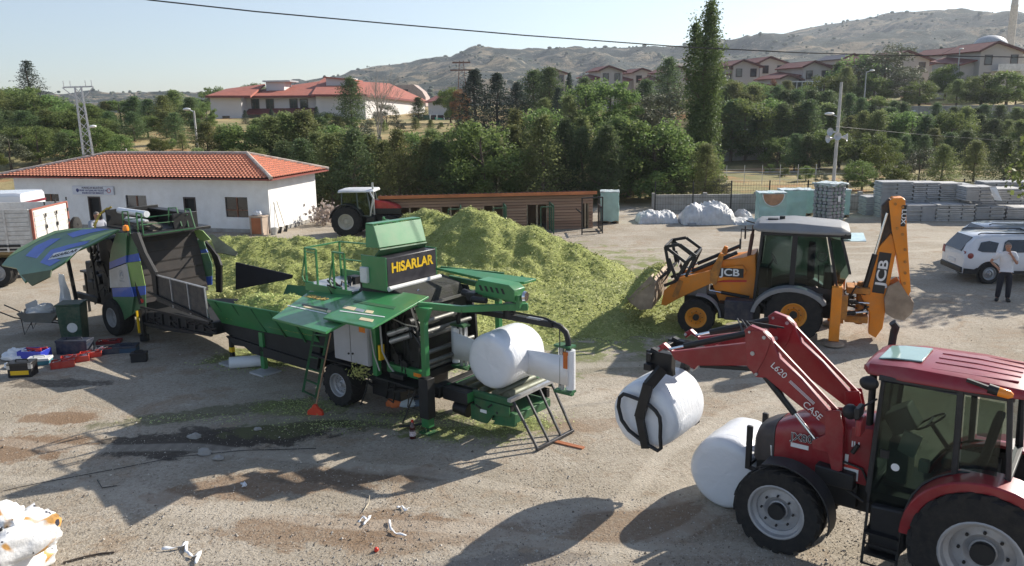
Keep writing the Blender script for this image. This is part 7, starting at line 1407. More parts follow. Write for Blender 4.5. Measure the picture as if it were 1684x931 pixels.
m = MB(); m.box(-.12,.0,.02,.1,.15,.9); m.cyl((-.06,.06,.05),(-.06,.06,.2),.12); m.build('jack_stand', BLACKM, Bl); m = MB(); m.box(-.2,-.16,-.03,.02,.25,.85); m.build('yellow_strip', YEL, Bl)
# plastic hanging at the front of the baler
o = thing('plastic_sheet', 'torn whitish plastic sheet hanging at the drawbar end of the baler', 'plastic', FL.wor(-3.75,-.25,0), FL.az); m = MB()
vs = []; 
for j in range(9):
    for i in range(7): u, v = i/6-.5, j/8; vs.append((u*.45*(1-.3*v)+.06*noise.noise(Vector((u*5,v*4,1))), .12*math.sin(u*12+v*3)*(.3+v), .35+1.1*(1-v)))
m.add(vs, [(j*7+i,j*7+i+1,(j+1)*7+i+1,(j+1)*7+i) for j in range(8) for i in range(6)]); m.build('sheet', WHITEP, o, smooth=60, fix=False)
# ------------------------------------------------------------------ silage
def silmat():
    m = bpy.data.materials.new('chopped_silage'); m.use_nodes = True; nt = m.node_tree; L = nt.links; p = nt.nodes['Principled BSDF']; ge = nn(nt, 'ShaderNodeNewGeometry')
    def noi(s, d=5, r=.7):
        n = nn(nt, 'ShaderNodeTexNoise'); n.inputs['Scale'].default_value = s; n.inputs['Detail'].default_value = d; n.inputs['Roughness'].default_value = r; L.new(ge.outputs['Position'], n.inputs[0]); return n.outputs[0]
    def mix(f, a, b, lo, hi):
        mr = nn(nt, 'ShaderNodeMapRange'); mr.inputs[1].default_value = lo; mr.inputs[2].default_value = hi; L.new(f, mr.inputs[0]); x = nn(nt, 'ShaderNodeMix', data_type='RGBA'); L.new(mr.outputs[0], x.inputs[0])
        for i, v in ((6, a), (7, b)):
            if isinstance(v, tuple): x.inputs[i].default_value = (*v, 1)
            else: L.new(v, x.inputs[i])
        return x.outputs[2]
    c = mix(noi(1.2), (.28,.325,.085), (.45,.48,.16), .35, .65); c = mix(noi(16, 5, .8), c, (.09,.115,.03), .52, .70); c = mix(noi(24, 4, .8), c, (.55,.56,.28), .52, .68)
    L.new(c, p.inputs['Base Color']); p.inputs['Roughness'].default_value = .9; p.inputs['Specular IOR Level'].default_value = .2
    b = nn(nt, 'ShaderNodeBump'); b.inputs['Strength'].default_value = 1; b.inputs['Distance'].default_value = .09; L.new(noi(13, 6, .8), b.inputs['Height']); L.new(b.outputs[0], p.inputs['Normal']); return m
SILM = silmat(); FLK = leafmat('silage_flake', (.19,.235,.06), (.64,.66,.28), .25)
RG = []
def ridge(px0, py0, Y0, px1, py1, Y1, sl): a, b_ = AtY(px0, py0, Y0), AtY(px1, py1, Y1); RG.append((a, b_, sl))
ridge(698,347,30.6, 710,345,30.4, .62); ridge(776,350,29.5, 794,355,29.3, .62); ridge(800,357,29.3, 880,379,28.8, .62); ridge(880,375,28.8, 975,418,28.4, .60); ridge(975,418,28.4, 1020,448,28., .5)
ridge(360,392,30, 450,388,30, .55); ridge(450,388,30, 540,392,30, .52); ridge(540,392,30, 655,388,30.5, .55); ridge(470,440,25, 600,440,25.5, .38); ridge(700,440,26, 830,440,26, .45)
ridge(700,480,23, 900,470,24.5, .16); ridge(900,500,22.8, 1040,480,24.2, .13)
def hs(x, y):
    P = Vector((x, y, 0)); best = []
    for a, b_, sl in RG:
        A = Vector((a.x, a.y, 0)); D = Vector((b_.x, b_.y, 0)) - A; t = max(0, min(1, (P-A).dot(D)/D.length_squared)); d = (P-(A+D*t)).length
        z = a.z+(b_.z-a.z)*t; best.append(z - sl*(math.sqrt(d*d+.09)-.3))
    mx = max(best); h = mx
    if mx < -.6: return mx
    f = noise.fractal(Vector((x*.45, y*.45, 1.)), .75, 2.3, 7); g = noise.noise(Vector((x*2.6, y*2.6, 4.))); e = sm(-.1, .9, mx)
    rg = 1-abs(noise.noise(Vector((x*1.3, y*1.3, 9.))))*2
    return h + (.10+.16*e)*f + .07*g*e + .07*e*rg - .03
o = thing('silage_heap', 'long high heap of chopped green maize silage in the middle of the yard', 'silage heap', (0,0,0)); m = MB(); N1, N2_ = 300, 250; X0, X1, Y0_, Y1_ = -13.5, 6.5, 19.3, 36.
vs = []; hv = {}
for j in range(N2_+1):
    for i in range(N1+1):
        x, y = X0+(X1-X0)*i/N1, Y0_+(Y1_-Y0_)*j/N2_; z = hs(x, y); hv[i, j] = z; vs.append((x, y, max(z, -.06)))
n = N1+1; fs = [(j*n+i, j*n+i+1, (j+1)*n+i+1, (j+1)*n+i) for j in range(N2_) for i in range(N1) if max(hv[i,j],hv[i+1,j],hv[i,j+1],hv[i+1,j+1]) > -.03]
m.add(vs, fs); m.build('mound', SILM, o, smooth=180, fix=False)
m = MB(); rr = random.Random(21); k = 0
while k < 52000:
    x, y = rr.uniform(X0, X1), rr.uniform(Y0_, 32.5); z = hs(x, y)
    if z < .0: continue
    nrm = Vector((rr.gauss(0,.5), rr.gauss(-.2,.5), 1)).normalized(); leaf(m, (x, y, z+rr.uniform(0,.05)), rr.uniform(.04,.13), rr, dirv=nrm, asp=rr.uniform(.18,.5)); k += 1
m.build('loose_chaff', FLK, o, smooth=0, fix=False, kind='stuff')
m = MB(); k = 0; area = [(780,700,1.5,.9,1600),(500,670,1.1,.6,1000),(450,590,1.5,1.1,1500),(900,540,4.2,1.9,5200),(1010,500,2.8,2.,3800),(640,690,1.3,.5,500),(860,690,.8,.5,900),(720,600,1.6,1.2,1500),(590,560,2.5,1.5,1500),(560,700,1.5,.5,500),(1140,345,3,.5,100),(330,690,1.8,.3,300)]
for px, py, rx, ry, cnt in area:
    c = G(px, py)
    for q in range(cnt):
        a, r_ = rr.uniform(0, 6.2832), math.sqrt(-math.log(max(1e-4, rr.random())))*.62; x, y = c.x+math.cos(a)*r_*rx, c.y+math.sin(a)*r_*ry; leaf(m, (x, y, rr.uniform(.004,.03)+.01), rr.uniform(.02,.06) if c.y < 17 else rr.uniform(.04,.09), rr, dirv=Vector((rr.gauss(0,.35), rr.gauss(0,.35), 1)).normalized(), asp=.4)
m.build('spilled_silage', FLK, None, smooth=0, fix=False, kind='stuff', label='chopped green silage scattered over the yard around the machines', cat='silage')
# silage in the digger bucket and in the hopper
def lump(parent, F, name, x0, x1, y0, y1, zf, n=26, seed=1.):
    mb = MB(); vs = []
    for j in range(n+1):
        for i in range(n+1):
            u, v = i/n, j/n; x, y = x0+(x1-x0)*u, y0+(y1-y0)*v; e = min(1, 5*min(u,1-u))*min(1, 6*min(v,1-v)); vs.append((x, y, zf(u, v, x, y) + e*(.12*noise.fractal(Vector((x*2+seed,y*2,0)), .8, 2.2, 5))))
    mb.add(vs, [(j*(n+1)+i, j*(n+1)+i+1, (j+1)*(n+1)+i+1, (j+1)*(n+1)+i) for j in range(n) for i in range(n)]); ob = mb.build(name, SILM, parent, smooth=180, fix=False); r2 = random.Random(int(seed)); mf = MB()
    for q in range(900): v = mb.v[r2.randrange(len(mb.v))]; leaf(mf, (v[0]+r2.gauss(0,.03), v[1]+r2.gauss(0,.03), v[2]+.02), r2.uniform(.04,.09), r2, asp=.5)
    mf.build('loose_chaff', FLK, parent, smooth=0, fix=False, kind='stuff'); return ob
o = thing('silage_load', 'dark green silage load held in the front bucket of the digger', 'silage', FJ.o, FJ.az)
qa, qb = FJ.ony(1026,490,.3), FJ.ony(1080,450,.3); xa, xb, zb = qa.x, qb.x, qb.z
lump(o, FJ, 'heaped_silage', xa-.05, xb-.0, -.05, 2.2, lambda u, v, x, y: (qa.z-.12)*(1-u) + (zb-.02)*u + .28*math.sin(math.pi*u)*min(1,4*min(v,1-v)) - .1*(v<.02 or v>.98), seed=3.)
m = MB(); r2 = random.Random(9)
for q in range(500): u = r2.random(); leaf(m, (xa+u*.35+r2.gauss(0,.04), r2.uniform(-.15,2.2), (qa.z-.1)-abs(r2.gauss(0,.22))), r2.uniform(.04,.1), r2, asp=.5)
m.build('falling_chaff', FLK, o, smooth=0, fix=False, kind='stuff')
o = thing('hopper_silage', 'green silage lying in the feed hopper of the press', 'silage', FM.o, FM.az)
lump(o, FM, 'silage_bed', -6.95, -3.5, .25, 2.15, lambda u, v, x, y: 1.12+.12*u+.55*math.sin(math.pi*min(1,v*1.0))**.8*.75, n=40, seed=6.)
# ------------------------------------------------------------------ people
SKIN = mat('skin', (.42,.22,.14), .55, var=.08); HAIR = mat('grey_hair', (.16,.14,.125), .8, var=.3, scale=30)
def skinned(name, verts, edges, radii, m_, parent, root=0, sub=2):
    me = bpy.data.meshes.new(name); me.from_pydata(verts, edges, []); me.materials.append(m_); ob = bpy.data.objects.new(name, me); COL.objects.link(ob); ob.parent = parent
    md = ob.modifiers.new('skin', 'SKIN'); md.use_smooth_shade = True
    if not me.skin_vertices: 
        bm = bmesh.new(); bm.from_mesh(me); bm.verts.layers.skin.verify(); bm.to_mesh(me); bm.free()
    for i, sv in enumerate(me.skin_vertices[0].data): r = radii[i]; sv.radius = r if isinstance(r, tuple) else (r, r); sv.use_root = (i == root)
    s = ob.modifiers.new('sub', 'SUBSURF'); s.levels = sub; s.render_levels = sub; return ob
def person(loc, rz, label, shirt, trousers, pose, hairm=HAIR, legs=True):
    P = thing('person', label, 'person', loc, rz); J_ = dict(pelvis=(0,0,.95), belly=(0,.01,1.10), chest=(0,0,1.30), neck=(0,-.01,1.50), neck2=(0,.015,1.57), skull=(0,.02,1.66), crown=(0,.01,1.74),
        hipL=(-.10,0,.90), kneeL=(-.12,.03,.50), ankL=(-.13,-.01,.10), toeL=(-.15,.14,.05), hipR=(.10,0,.90), kneeR=(.12,.04,.50), ankR=(.14,-.02,.10), toeR=(.18,.13,.05),
        shL=(-.19,0,1.43), elL=(-.25,-.03,1.15), wrL=(-.24,.05,.90), shR=(.19,0,1.43), elR=(.25,-.03,1.15), wrR=(.24,.05,.90), nose=(0,.115,1.65), earL=(-.082,.01,1.655), earR=(.082,.01,1.655)); J_.update(pose)
    rad = dict(pelvis=(.15,.115), belly=(.155,.125), chest=(.165,.115), neck=.06, neck2=.055, skull=(.078,.095), crown=(.06,.07), hipL=.092, hipR=.092, kneeL=.062, kneeR=.062, ankL=.042, ankR=.042, toeL=.035, toeR=.035, shL=.062, shR=.062, elL=.043, elR=.043, wrL=.028, wrR=.028, nose=.014, earL=.018, earR=.018)
    names = list(J_); vs = [J_[n_] for n_ in names]; rs = [rad[n_] for n_ in names]; ix = {n_: i for i, n_ in enumerate(names)}
    E_ = [('pelvis','belly'),('belly','chest'),('chest','neck'),('neck','neck2'),('neck2','skull'),('skull','crown'),('skull','nose'),('skull','earL'),('skull','earR'),('pelvis','hipL'),('hipL','kneeL'),('kneeL','ankL'),('ankL','toeL'),('pelvis','hipR'),('hipR','kneeR'),('kneeR','ankR'),('ankR','toeR'),('chest','shL'),('shL','elL'),('elL','wrL'),('chest','shR'),('shR','elR'),('elR','wrR')]
    ed = [(ix[a], ix[b_]) for a, b_ in E_]
    for s in 'LR':                       # hands: palm, four fingers and a thumb
        el, wr = Vector(J_['el'+s]), Vector(J_['wr'+s]); d = (wr-el).normalized(); sd = d.cross(Vector((0,1,.2))).normalized(); nr = sd.cross(d); i0 = len(vs); vs.append(tuple(wr+d*.05)); rs.append((.034,.018)); ed.append((ix['wr'+s], i0))
        for k_, (off, L_) in enumerate(((-.030,.065),(-.010,.075),(.010,.072),(.030,.055))):
            b1 = wr+d*.09+sd*off; b2 = b1+d*L_*.5+nr*.012; b3 = b1+d*L_*.85+nr*.035
            for q_, (bb, r_) in enumerate(((b1,.012),(b2,.0095),(b3,.008))): vs.append(tuple(bb)); rs.append(r_); ed.append((i0 if q_ == 0 else len(vs)-2, len(vs)-1))
        t1 = wr+d*.035-sd*.04; t2 = t1+d*.04-sd*.02+nr*.01
        for q_, (bb, r_) in enumerate(((t1,.013),(t2,.010))): vs.append(tuple(bb)); rs.append(r_); ed.append((ix['wr'+s] if q_ == 0 else len(vs)-2, len(vs)-1))
    skinned('body', vs, ed, rs, SKIN, P, ix['pelvis'])
    def sub(nm, keys, edges, m_, k, ext=None):
        v = [J_[a] for a in keys]; r = [rad[a] for a in keys]; r = [tuple(c+k for c in a) if isinstance(a, tuple) else a+k for a in r]
        if ext:
            for (a, b_, t_, rr_) in ext: v.append(tuple(Vector(J_[a]).lerp(Vector(J_[b_]), t_))); r.append(rr_); 
        return skinned(nm, v, edges, r, m_, P, 0)
    kk = ['belly','chest','shL','shR']; sub('shirt', kk, [(0,1),(1,2),(1,3),(2,4),(3,5),(0,6),(1,7)], shirt, .034, [('shL','elL',.78,.078),('shR','elR',.78,.078),('belly','pelvis',.85,(.168,.132)),('chest','neck',.75,.085)])
    kk = ['pelvis','hipL','kneeL','hipR','kneeR']; sub('trousers', kk, [(0,1),(1,2),(0,3),(3,4),(2,5),(4,6),(0,7)], trousers, .028, [('kneeL','ankL',1.06,.072),('kneeR','ankR',1.06,.072),('pelvis','belly',.35,(.165,.13))])
    SH = mat('black_shoe', (.015,.015,.015), .5)
    for s in 'LR': a = J_['ank'+s]; t_ = J_['toe'+s]; skinned('shoe', [(a[0],a[1]-.04,.05), (a[0],a[1]+.03,.06), (t_[0],t_[1],.045), (t_[0]*1.05,t_[1]+.06,.04)], [(0,1),(1,2),(2,3)], [.055,.062,.058,.042], SH, P)
    c = Vector(J_['crown']); mb = MB(); mb.sphere((c.x, c.y-.030, c.z-.040), .086, 14, 10, (.92,1.0,.85)); mb.build('hair', hairm, P, smooth=180)
    mb = MB(); nz = Vector(J_['nose'])
    for s in (-1, 1): mb.sphere((nz.x+s*.03, nz.y-.018, nz.z+.03), .010, 6, 5)
    mb.build('eyes', BLACKP, P)
    return P
TSH = mat('white_tshirt', (.72,.73,.74), .85, var=.08, scale=6, bump=.4, bscale=12); TRO = mat('dark_trousers', (.018,.02,.03), .85, var=.2)
q = G(1648, 495); person((q.x, q.y, 0), R_(158), 'man in white t-shirt and dark trousers, one hand on hip, standing by the white car', TSH, TRO, dict(elR=(.40,-.10,1.18), wrR=(.24,.04,1.02), elL=(-.26,.10,1.16), wrL=(-.07,.15,1.46), neck2=(0,.02,1.57)))
pp = AtY(157, 347, 24.2); person((pp.x, pp.y, pp.z-1.78), R_(235), 'grey-haired worker in grey shirt bending over behind the raised baler wing', mat('grey_shirt', (.33,.34,.38), .85, var=.1), TRO, dict(elR=(.26,.16,1.22), wrR=(.15,.36,1.15), elL=(-.26,.12,1.18), wrL=(-.14,.34,1.1), skull=(0,.05,1.65), crown=(0,.06,1.73), nose=(0,.145,1.62)))
lp = FL.loc(Vector((pp.x, pp.y, 0))); m = MB(); m.box(lp.x-.6, lp.x+.6, lp.y-.4, lp.y+.5, pp.z-1.84, pp.z-1.785); m.bar((lp.x-.5,lp.y-.3,.0),(lp.x-.5,lp.y-.3,pp.z-1.84),.06); m.bar((lp.x+.5,lp.y+.3,.0),(lp.x+.5,lp.y+.3,pp.z-1.84),.06); m.build('work_platform', BLACKM, Bl)
# ------------------------------------------------------------------ cars, van, lorry, far tractor
CW = mat('car_white', (.74,.75,.77), .25, var=.02, coat=.6); CS = mat('car_silver', (.42,.44,.46), .3, metal=.4, var=.03, coat=.6); DGL = mat('dark_car_glass', (.02,.025,.03), .06, spec=.9, var=.1)
def suv(F, label, paint, H=1.66, lights='smoke'):
    o = fthing('parked_car', label, 'car', F); X = [-.88,-.86,-.70,-.45,.1,1.2,2.0,2.55,3.2,3.42]; W = [.72,.84,.88,.89,.89,.89,.89,.88,.82,.7]
    ZB = [.95,.98,1.05,1.07,1.07,1.05,1.03,1.02,.88,.6]; ZR = [1.0,1.08,1.36,1.60,1.66,1.66,1.60,1.14,.92,.62]; k = H/1.66; yc = .9
    def sec(i):
        x, w, zb, zr = X[i], W[i], ZB[i]*k, ZR[i]*k; wr = w*.80 if zr-zb > .3 else w*.93; lo = .34
        h = [(w*.93,lo),(w*1.0,lo+.12),(w*1.015,.72*k),(w*.985,zb),(wr,zr-.05),(wr*.86,zr)]
        return [(x, yc-a, b_) for a, b_ in h] + [(x, yc+a, b_) for a, b_ in h[::-1]]
    m = MB(); loft(m, [sec(i) for i in range(len(X))]); m.build('body', paint, o, smooth=40, bevel=.02)
    for s in (-1, 1):
        def pt(x, z, out=.012):
            zb, zr = 1.06*k, 1.60*k; t_ = (z-zb)/(zr-zb); w = .89*(.985+(.80-.985)*t_); return (x, yc+s*(w+out), z)
        for pts in ([(-.42,1.16),(-.28,1.10),(.18,1.08),(.30,1.40),(-.02,1.47),(-.30,1.42)], [(.42,1.08),(1.30,1.08),(1.30,1.50),(.62,1.50),(.50,1.42)], [(1.38,1.08),(2.30,1.08),(1.95,1.46),(1.38,1.50)]):
            m = MB(); P_ = [pt(x, z*k) for x, z in pts]; m.slab(P_ if s > 0 else P_[::-1], .012); m.build('side_window', DGL, o, smooth=0)
        m = MB(); m.tube([(-.35,yc+s*.62,1.67*k),(-.25,yc+s*.62,1.72*k),(1.7,yc+s*.62,1.70*k),(1.85,yc+s*.62,1.62*k)], .022, 8); m.build('roof_rail', BLACKP, o)
        m = MB(); m.prism([(-.86,.34),(3.42,.34),(3.42,.50),(2.95,.52),(2.95,.44),(.5,.44),(.42,.55),(-.42,.55),(-.5,.50),(-.86,.54)], yc+s*.893, yc+s*.915); m.build('sill_cladding', BLACKP, o)
        for wx in (0, 2.65): m = MB(); m.cyl((wx,yc+s*.86,.36),(wx,yc+s*.906,.36),.40,n=28); m.build('arch_shade_disc', BLACKP, o); m = MB(); P_ = [(wx+math.cos(R_(a))*.42, .36+math.sin(R_(a))*.42) for a in range(0, 181, 12)]; Q_ = [(wx+(x-wx)*.86, .36+(z-.36)*.86) for x, z in P_]; m.prism(P_+Q_[::-1], yc+s*.885, yc+s*.93); m.build('arch_trim', BLACKP, o, smooth=50)  # flat black disc on the solid body stands for shade inside the arch
        m = MB(); m.slab([(-.865,yc+s*.60,.86*k),(-.865,yc+s*.80,.86*k),(-.82,yc+s*.82,1.12*k),(-.84,yc+s*.62,1.12*k)], .04); m.build('tail_light', mat('smoked_red', (.25,.03,.03), .2, spec=.8), o, bevel=.01)
        m = MB(); m.lathe([(0,0),(.10,.0),(.10,.02),(.05,.03),(0,.03)], (-.66,yc+s*.885,.97*k), (0,s,0), 14); m.build('side_light', mat('smoked_red', (.25,.03,.03), .2, spec=.8), o)
    m = MB(); m.slab([(-.90,yc-.62,1.12*k),(-.90,yc+.62,1.12*k),(-.52,yc+.56,1.585*k),(-.52,yc-.56,1.585*k)], -.05); m.build('rear_window', DGL, o)
    m = MB(); m.box(-.93,-.8,yc-.8,yc+.8,.36,.56); m.build('bumper', BLACKP, o, bevel=.03)
    m = MB(); m.box(-.905,-.895,yc-.26,yc+.26,.66,.77); m.build('number_plate', LETW, o)
    for wx in (0, 2.65):
        for s, y in ((-1, .03), (1, 1.77)): wheel(o, wx, y, .36, .365, .24, .22, mat('alloy_grey', (.38,.39,.40), .3, metal=.6), side=s, lugs=0, style='ag', dish=.5)
    return o
q = G(1607, 466); FS = Fr(q.x+.3, q.y-.05, -4); c1_ = suv(FS, 'white SUV with black roof rails parked behind the man at the right edge', CW)
q2 = AtY(1603, 372, 30.0); c2_ = suv(Fr(q2.x+.65, 29.4, -5), 'silver grey car hidden behind the white SUV, only its roof and tail showing', CS, H=max(1.5, q2.z*.965))
c1_.scale = c2_.scale = (.93,.93,.95)
# lorry with white slatted body
FT = Fr(-16.35, 27.9, 2); zt = FT.ony(38,345,0).z; o = fthing('tipper_lorry', 'old lorry with white slatted steel cargo body and red edged tailgate at the left edge', 'lorry', FT)
WS = mat('chipped_white', (.66,.64,.60), .6, var=.08, scale=2, dust=.5, dustcol=(.36,.28,.22)); REDE = mat('faded_red', (.38,.12,.08), .6, var=.2)
zb = 1.25; m = MB(); m.box(-7,-.06,0,.05,zb,zt); m.box(-7,-.06,2.4,2.45,zb,zt); m.box(-7,-.1,.05,2.4,zb,zb+.08)
for k in range(9): z = zb+.12+k*(zt-zb)/9.5; m.box(-7,-.1,-.03,-.002,z,z+.13)
for k in range(8): m.box(-.95-k*.85,-.88-k*.85,-.06,-.031,zb,zt)
m.build('cargo_body', WS, o, bevel=.004)
TG = part('tailgate', o); m = MB(); m.box(-.05,.0,.06,2.39,zb,zt-.05)
for k in range(7): z = zb+.1+k*(zt-zb)/8; m.box(.0,.02,.12,2.3,z,z+.16)
for y in (.78,1.55): m.box(.0,.05,y,y+.07,zb,zt-.35)
m.build('panel', WS, TG, bevel=.004); m = MB(); m.box(-.06,.03,-.02,.03,zb,zt); m.box(-.06,.03,2.41,2.46,zb,zt); m.box(-.06,.03,.03,2.41,zt-.03,zt+.01); m.build('red_edge', REDE, TG)
m = MB(); m.box(.022,.04,.15,.75,zb+.05,zb+.3); m.build('orange_reflector', ORANGEL, TG); m = MB()
for y in (.75,1.5,2.3):
    for k in range(4): m.box(.05,.08,y,y+.06,zb+.3+k*.4,zb+.42+k*.4)
m.build('hinges', BLACKM, TG)
m = MB(); m.box(-7,-.2,.6,.75,.85,1.15); m.box(-7,-.2,1.7,1.85,.85,1.15); m.box(-7,-.3,.0,2.45,1.15,1.24); m.build('frame', mat('ochre_frame', (.30,.20,.08), .7), o); m = MB(); m.box(-1.3,-.5,-.04,-.01,1.3,1.36) ; m.box(-1.3,-.5,-.06,-.03,1.42,1.50); m.build('dark_slots', BLACKM, o)
for x in (-1.45,-2.65,-6.): wheel(o, x, .25, .5, .5, .5, .27, mat('grey_rim', (.4,.4,.4), .5), style='road', dish=.6); wheel(o, x, 2.2, .5, .5, .5, .27, RIMG, side=1, style='road', dish=.6)
m = MB(); m.box(-7,-.0,-.1,2.5,zt+.02,zt+.06); m.build('brown_tarpaulin_rim', mat('brown_rim', (.08,.04,.03), .7), o) if False else None
# spare wheel block
m = MB(); m.lathe([(0,0),(.27,0),(.33,.06),(.33,.16),(.27,.2),(0,.2)], (.0,2.72,1.75), (1,0,0), 18); m.build('spare_wheel', RUBBER, o)
m = MB(); m.bar((-.2,2.45,1.7),(.2,2.7,1.8),.08); m.build('wheel_bracket', BLACKM, o)
# minibus
q = AtY(31, 318, 35.5); FV = Fr(q.x, 35.5, 0); o = fthing('minibus', 'white minibus with dark red stripe at the far left edge', 'minibus', FV); H = q.z
m = MB(); 
def vs_(x, k=1): return [(x,0,.4),(x,-.03,1.2),(x,.06,H*k-.12),(x,.2,H*k),(x,1.8,H*k),(x,1.94,H*k-.12),(x,2.03,1.2),(x,2,.4)]
loft(m, [vs_(-5.2,.6), vs_(-4.4,.98), vs_(-.3), vs_(0,.99)]); m.build('body', CW, o, smooth=40, bevel=.03); m = MB(); m.box(-4.6,.012,-.035,-.02,H-.50,H-.40); m.box(.002,.014,0,2,H-.50,H-.40); m.build('stripe', mat('maroon', (.18,.02,.03), .4), o)
for k in range(4): m = MB(); m.box(-1.2-k*1.05,-.3-k*1.05,-.025,.05,H-1.05,H-.62); m.build('side_window', DGL, o)
m = MB(); m.box(.002,.012,.2,1.8,H-1.15,H-.62); m.build('rear_window', DGL, o)
for x in (-1.,-4.2): wheel(o, x, .1, .36, .36, .22, .2, RIMG, style='road'); wheel(o, x, 1.9, .36, .36, .22, .2, RIMG, side=1, style='road')
# far tractor
q = G(571, 390); FTt = Fr(q.x, q.y, -6); o = fthing('farm_tractor', 'older tractor with white cab roof and red bonnet parked beside the white building', 'tractor', FTt)
wheel(o, 0, .1, .72, .72, .4, .36, mat('cream_rim', (.45,.42,.36), .6), lugs=18, dish=.2); wheel(o, 0, 1.6, .72, .72, .4, .36, RIMG, side=1, lugs=18); wheel(o, 1.95, .25, .5, .5, .3, .26, mat('cream_rim', (.45,.42,.36), .6), lugs=16, dish=.2); wheel(o, 1.95, 1.5, .5, .5, .3, .26, RIMG, side=1, lugs=16)
m = MB(); m.box(-.3,2.5,.6,1.1,.5,.95); m.cyl((0,.1,.72),(0,1.6,.72),.12); m.cyl((2.2,.2,.5),(2.2,1.5,.5),.07); m.box(.9,1.3,.2,.5,.4,.9); m.build('chassis', BLACKM, o, bevel=.02)
zt = FTt.ony(590,312,.3).z; m = MB(); loft(m, [[(x,.85-w,z),(x,.85-w,z+.06),(x,.85-w*.8,z+.13),(x,.85+w*.8,z+.13),(x,.85+w,z+.06),(x,.85+w,z)] for x, w, z in ((-.42,.6,zt-.16),(-.2,.7,zt-.13),(.9,.7,zt-.12),(1.3,.6,zt-.12))]); m.build('roof', mat('pale_roof', (.62,.63,.65), .5, dust=.2), o, smooth=45, bevel=.02)
m = MB()
for y in (.2,1.5):
    for a, b_ in (((-.25,y,1.35),(-.2,y,zt-.1)),((.55,y,1.0),(.5,y,zt-.1)),((1.15,y,.95),(1.0,y,zt-.1)),((-.25,y,1.4),(.55,y,1.3)),((.55,y,1.),(1.15,y,.95))): m.bar(a,b_,.055)
m.bar((-.2,.2,zt-.12),(-.2,1.5,zt-.12),.05); m.bar((1.,.2,zt-.12),(1.,1.5,zt-.12),.05); m.build('cab_frame', mat('green_grey_frame', (.07,.09,.09), .5), o)
for y in (.19,1.5): m = MB(); m.prism([(-.22,1.4),(.5,1.35),(.48,zt-.14),(-.18,zt-.14)], y, y+.006); m.prism([(.57,1.0),(1.12,1.0),(.98,zt-.14),(.54,zt-.14)], y, y+.006); m.build('side_window', CG, o, smooth=0)
m = MB(); m.box(-.1,.35,.6,1.1,1.2,1.35); m.box(-.15,-.03,.6,1.1,1.35,1.9); m.build('seat', BLACKP, o, bevel=.03); m = MB(); m.bar((.9,.85,1.0),(.65,.85,1.55),.04); m.bar((.62,.65,1.55),(.62,1.05,1.6),.04); m.build('steering_wheel', BLACKP, o)
m = MB(); m.prism([(1.15,1.0),(2.3,1.02),(2.4,1.2),(2.3,1.40),(1.8,1.60),(1.15,1.68)], .55, 1.15); m.build('bonnet', mat('old_red', (.45,.03,.03), .4, dust=.2), o, bevel=.05); m = MB(); m.box(1.2,2.5,.53,.56,1.02,1.28); m.build('side_grille', BLACKP, o); m = MB(); m.cyl((1.25,.4,1.0),(1.22,.4,2.5),.045); m.tube([(1.12,.15,1.0),(1.3,.12,1.8),(1.15,.15,zt-.1)], .04, 6); m.build('exhaust', GALV, o)
mudguard(o, 0, .72, .82, -.05, .5, 170, 20, BLACKP, name='rear_mudguard', t=.04)
mudguard(o, 0, .72, .82, 1.2, 1.75, 170, 20, BLACKP, name='rear_mudguard', t=.04)
# ------------------------------------------------------------------ tools and odds and ends on the ground
def at(px, py): q = G(px, py); return (q.x, q.y, 0)
o = thing('green_bin', 'tall dark green plastic bin with white round emblem in front of the baler wheel', 'bin', at(125,560), R_(8)); m = MB(); m.add([(-.26,-.24,0),(.26,-.24,0),(.26,.24,0),(-.26,.24,0),(-.30,-.28,1.0),(.30,-.28,1.0),(.30,.28,1.0),(-.30,.28,1.0)], [(0,3,2,1),(4,5,6,7),(0,1,5,4),(1,2,6,5),(2,3,7,6),(3,0,4,7)]); m.box(-.32,.32,-.30,.30,1.0,1.05); m.build('bin_body', mat('bin_green', (.015,.06,.035), .5, dust=.3), o, bevel=.02)
m = MB(); m.lathe([(0,.0),(.13,.0)], (.05,-.268,.42), (0,-1,.04), 20); m.build('emblem', WPL, o)
o = thing('wheelbarrow', 'grey wheelbarrow full of white rubbish left of the green bin', 'wheelbarrow', at(80,545), R_(10)); TR = mat('barrow_steel', (.20,.20,.19), .6, dust=.4); m = MB(); m.add([(-.5,-.22,.35),(.15,-.22,.28),(.15,.22,.28),(-.5,.22,.35),(-.62,-.34,.62),(.42,-.32,.60),(.42,.32,.60),(-.62,.34,.62)], [(0,3,2,1),(0,1,5,4),(1,2,6,5),(2,3,7,6),(3,0,4,7)]); m.build('tray', TR, o, smooth=0)
m = MB(); m.tube([(-1.15,-.3,.75),(-.7,-.27,.5),(.5,-.08,.2)], .018, 6); m.tube([(-1.15,.3,.75),(-.7,.27,.5),(.5,.08,.2)], .018, 6); m.tube([(-.55,-.25,.45),(-.5,-.3,.02),(-.3,-.25,.35)], .015, 6); m.tube([(-.55,.25,.45),(-.5,.3,.02),(-.3,.25,.35)], .015, 6); m.build('frame', BLACKM, o); m = MB(); m.lathe([(.05,-.04),(.16,-.04),(.18,0),(.16,.04),(.05,.04)], (.5,0,.18), (0,1,0), 18); m.build('tyre', RUBBER, o); m = MB(); crumple(m, (-.1,0,.58), .38,.24,.2, 7.); m.build('rubbish', mat('dirty_white_sheet', (.60,.60,.60), .5), o)
m = MB(); m.slab([(-.45,-.1,.6),(-.1,-.12,.62),(-.2,.0,.92),(-.5,.0,.8)], .02); m.build('board_scrap', mat('weathered_board', (.42,.42,.42), .9), o)
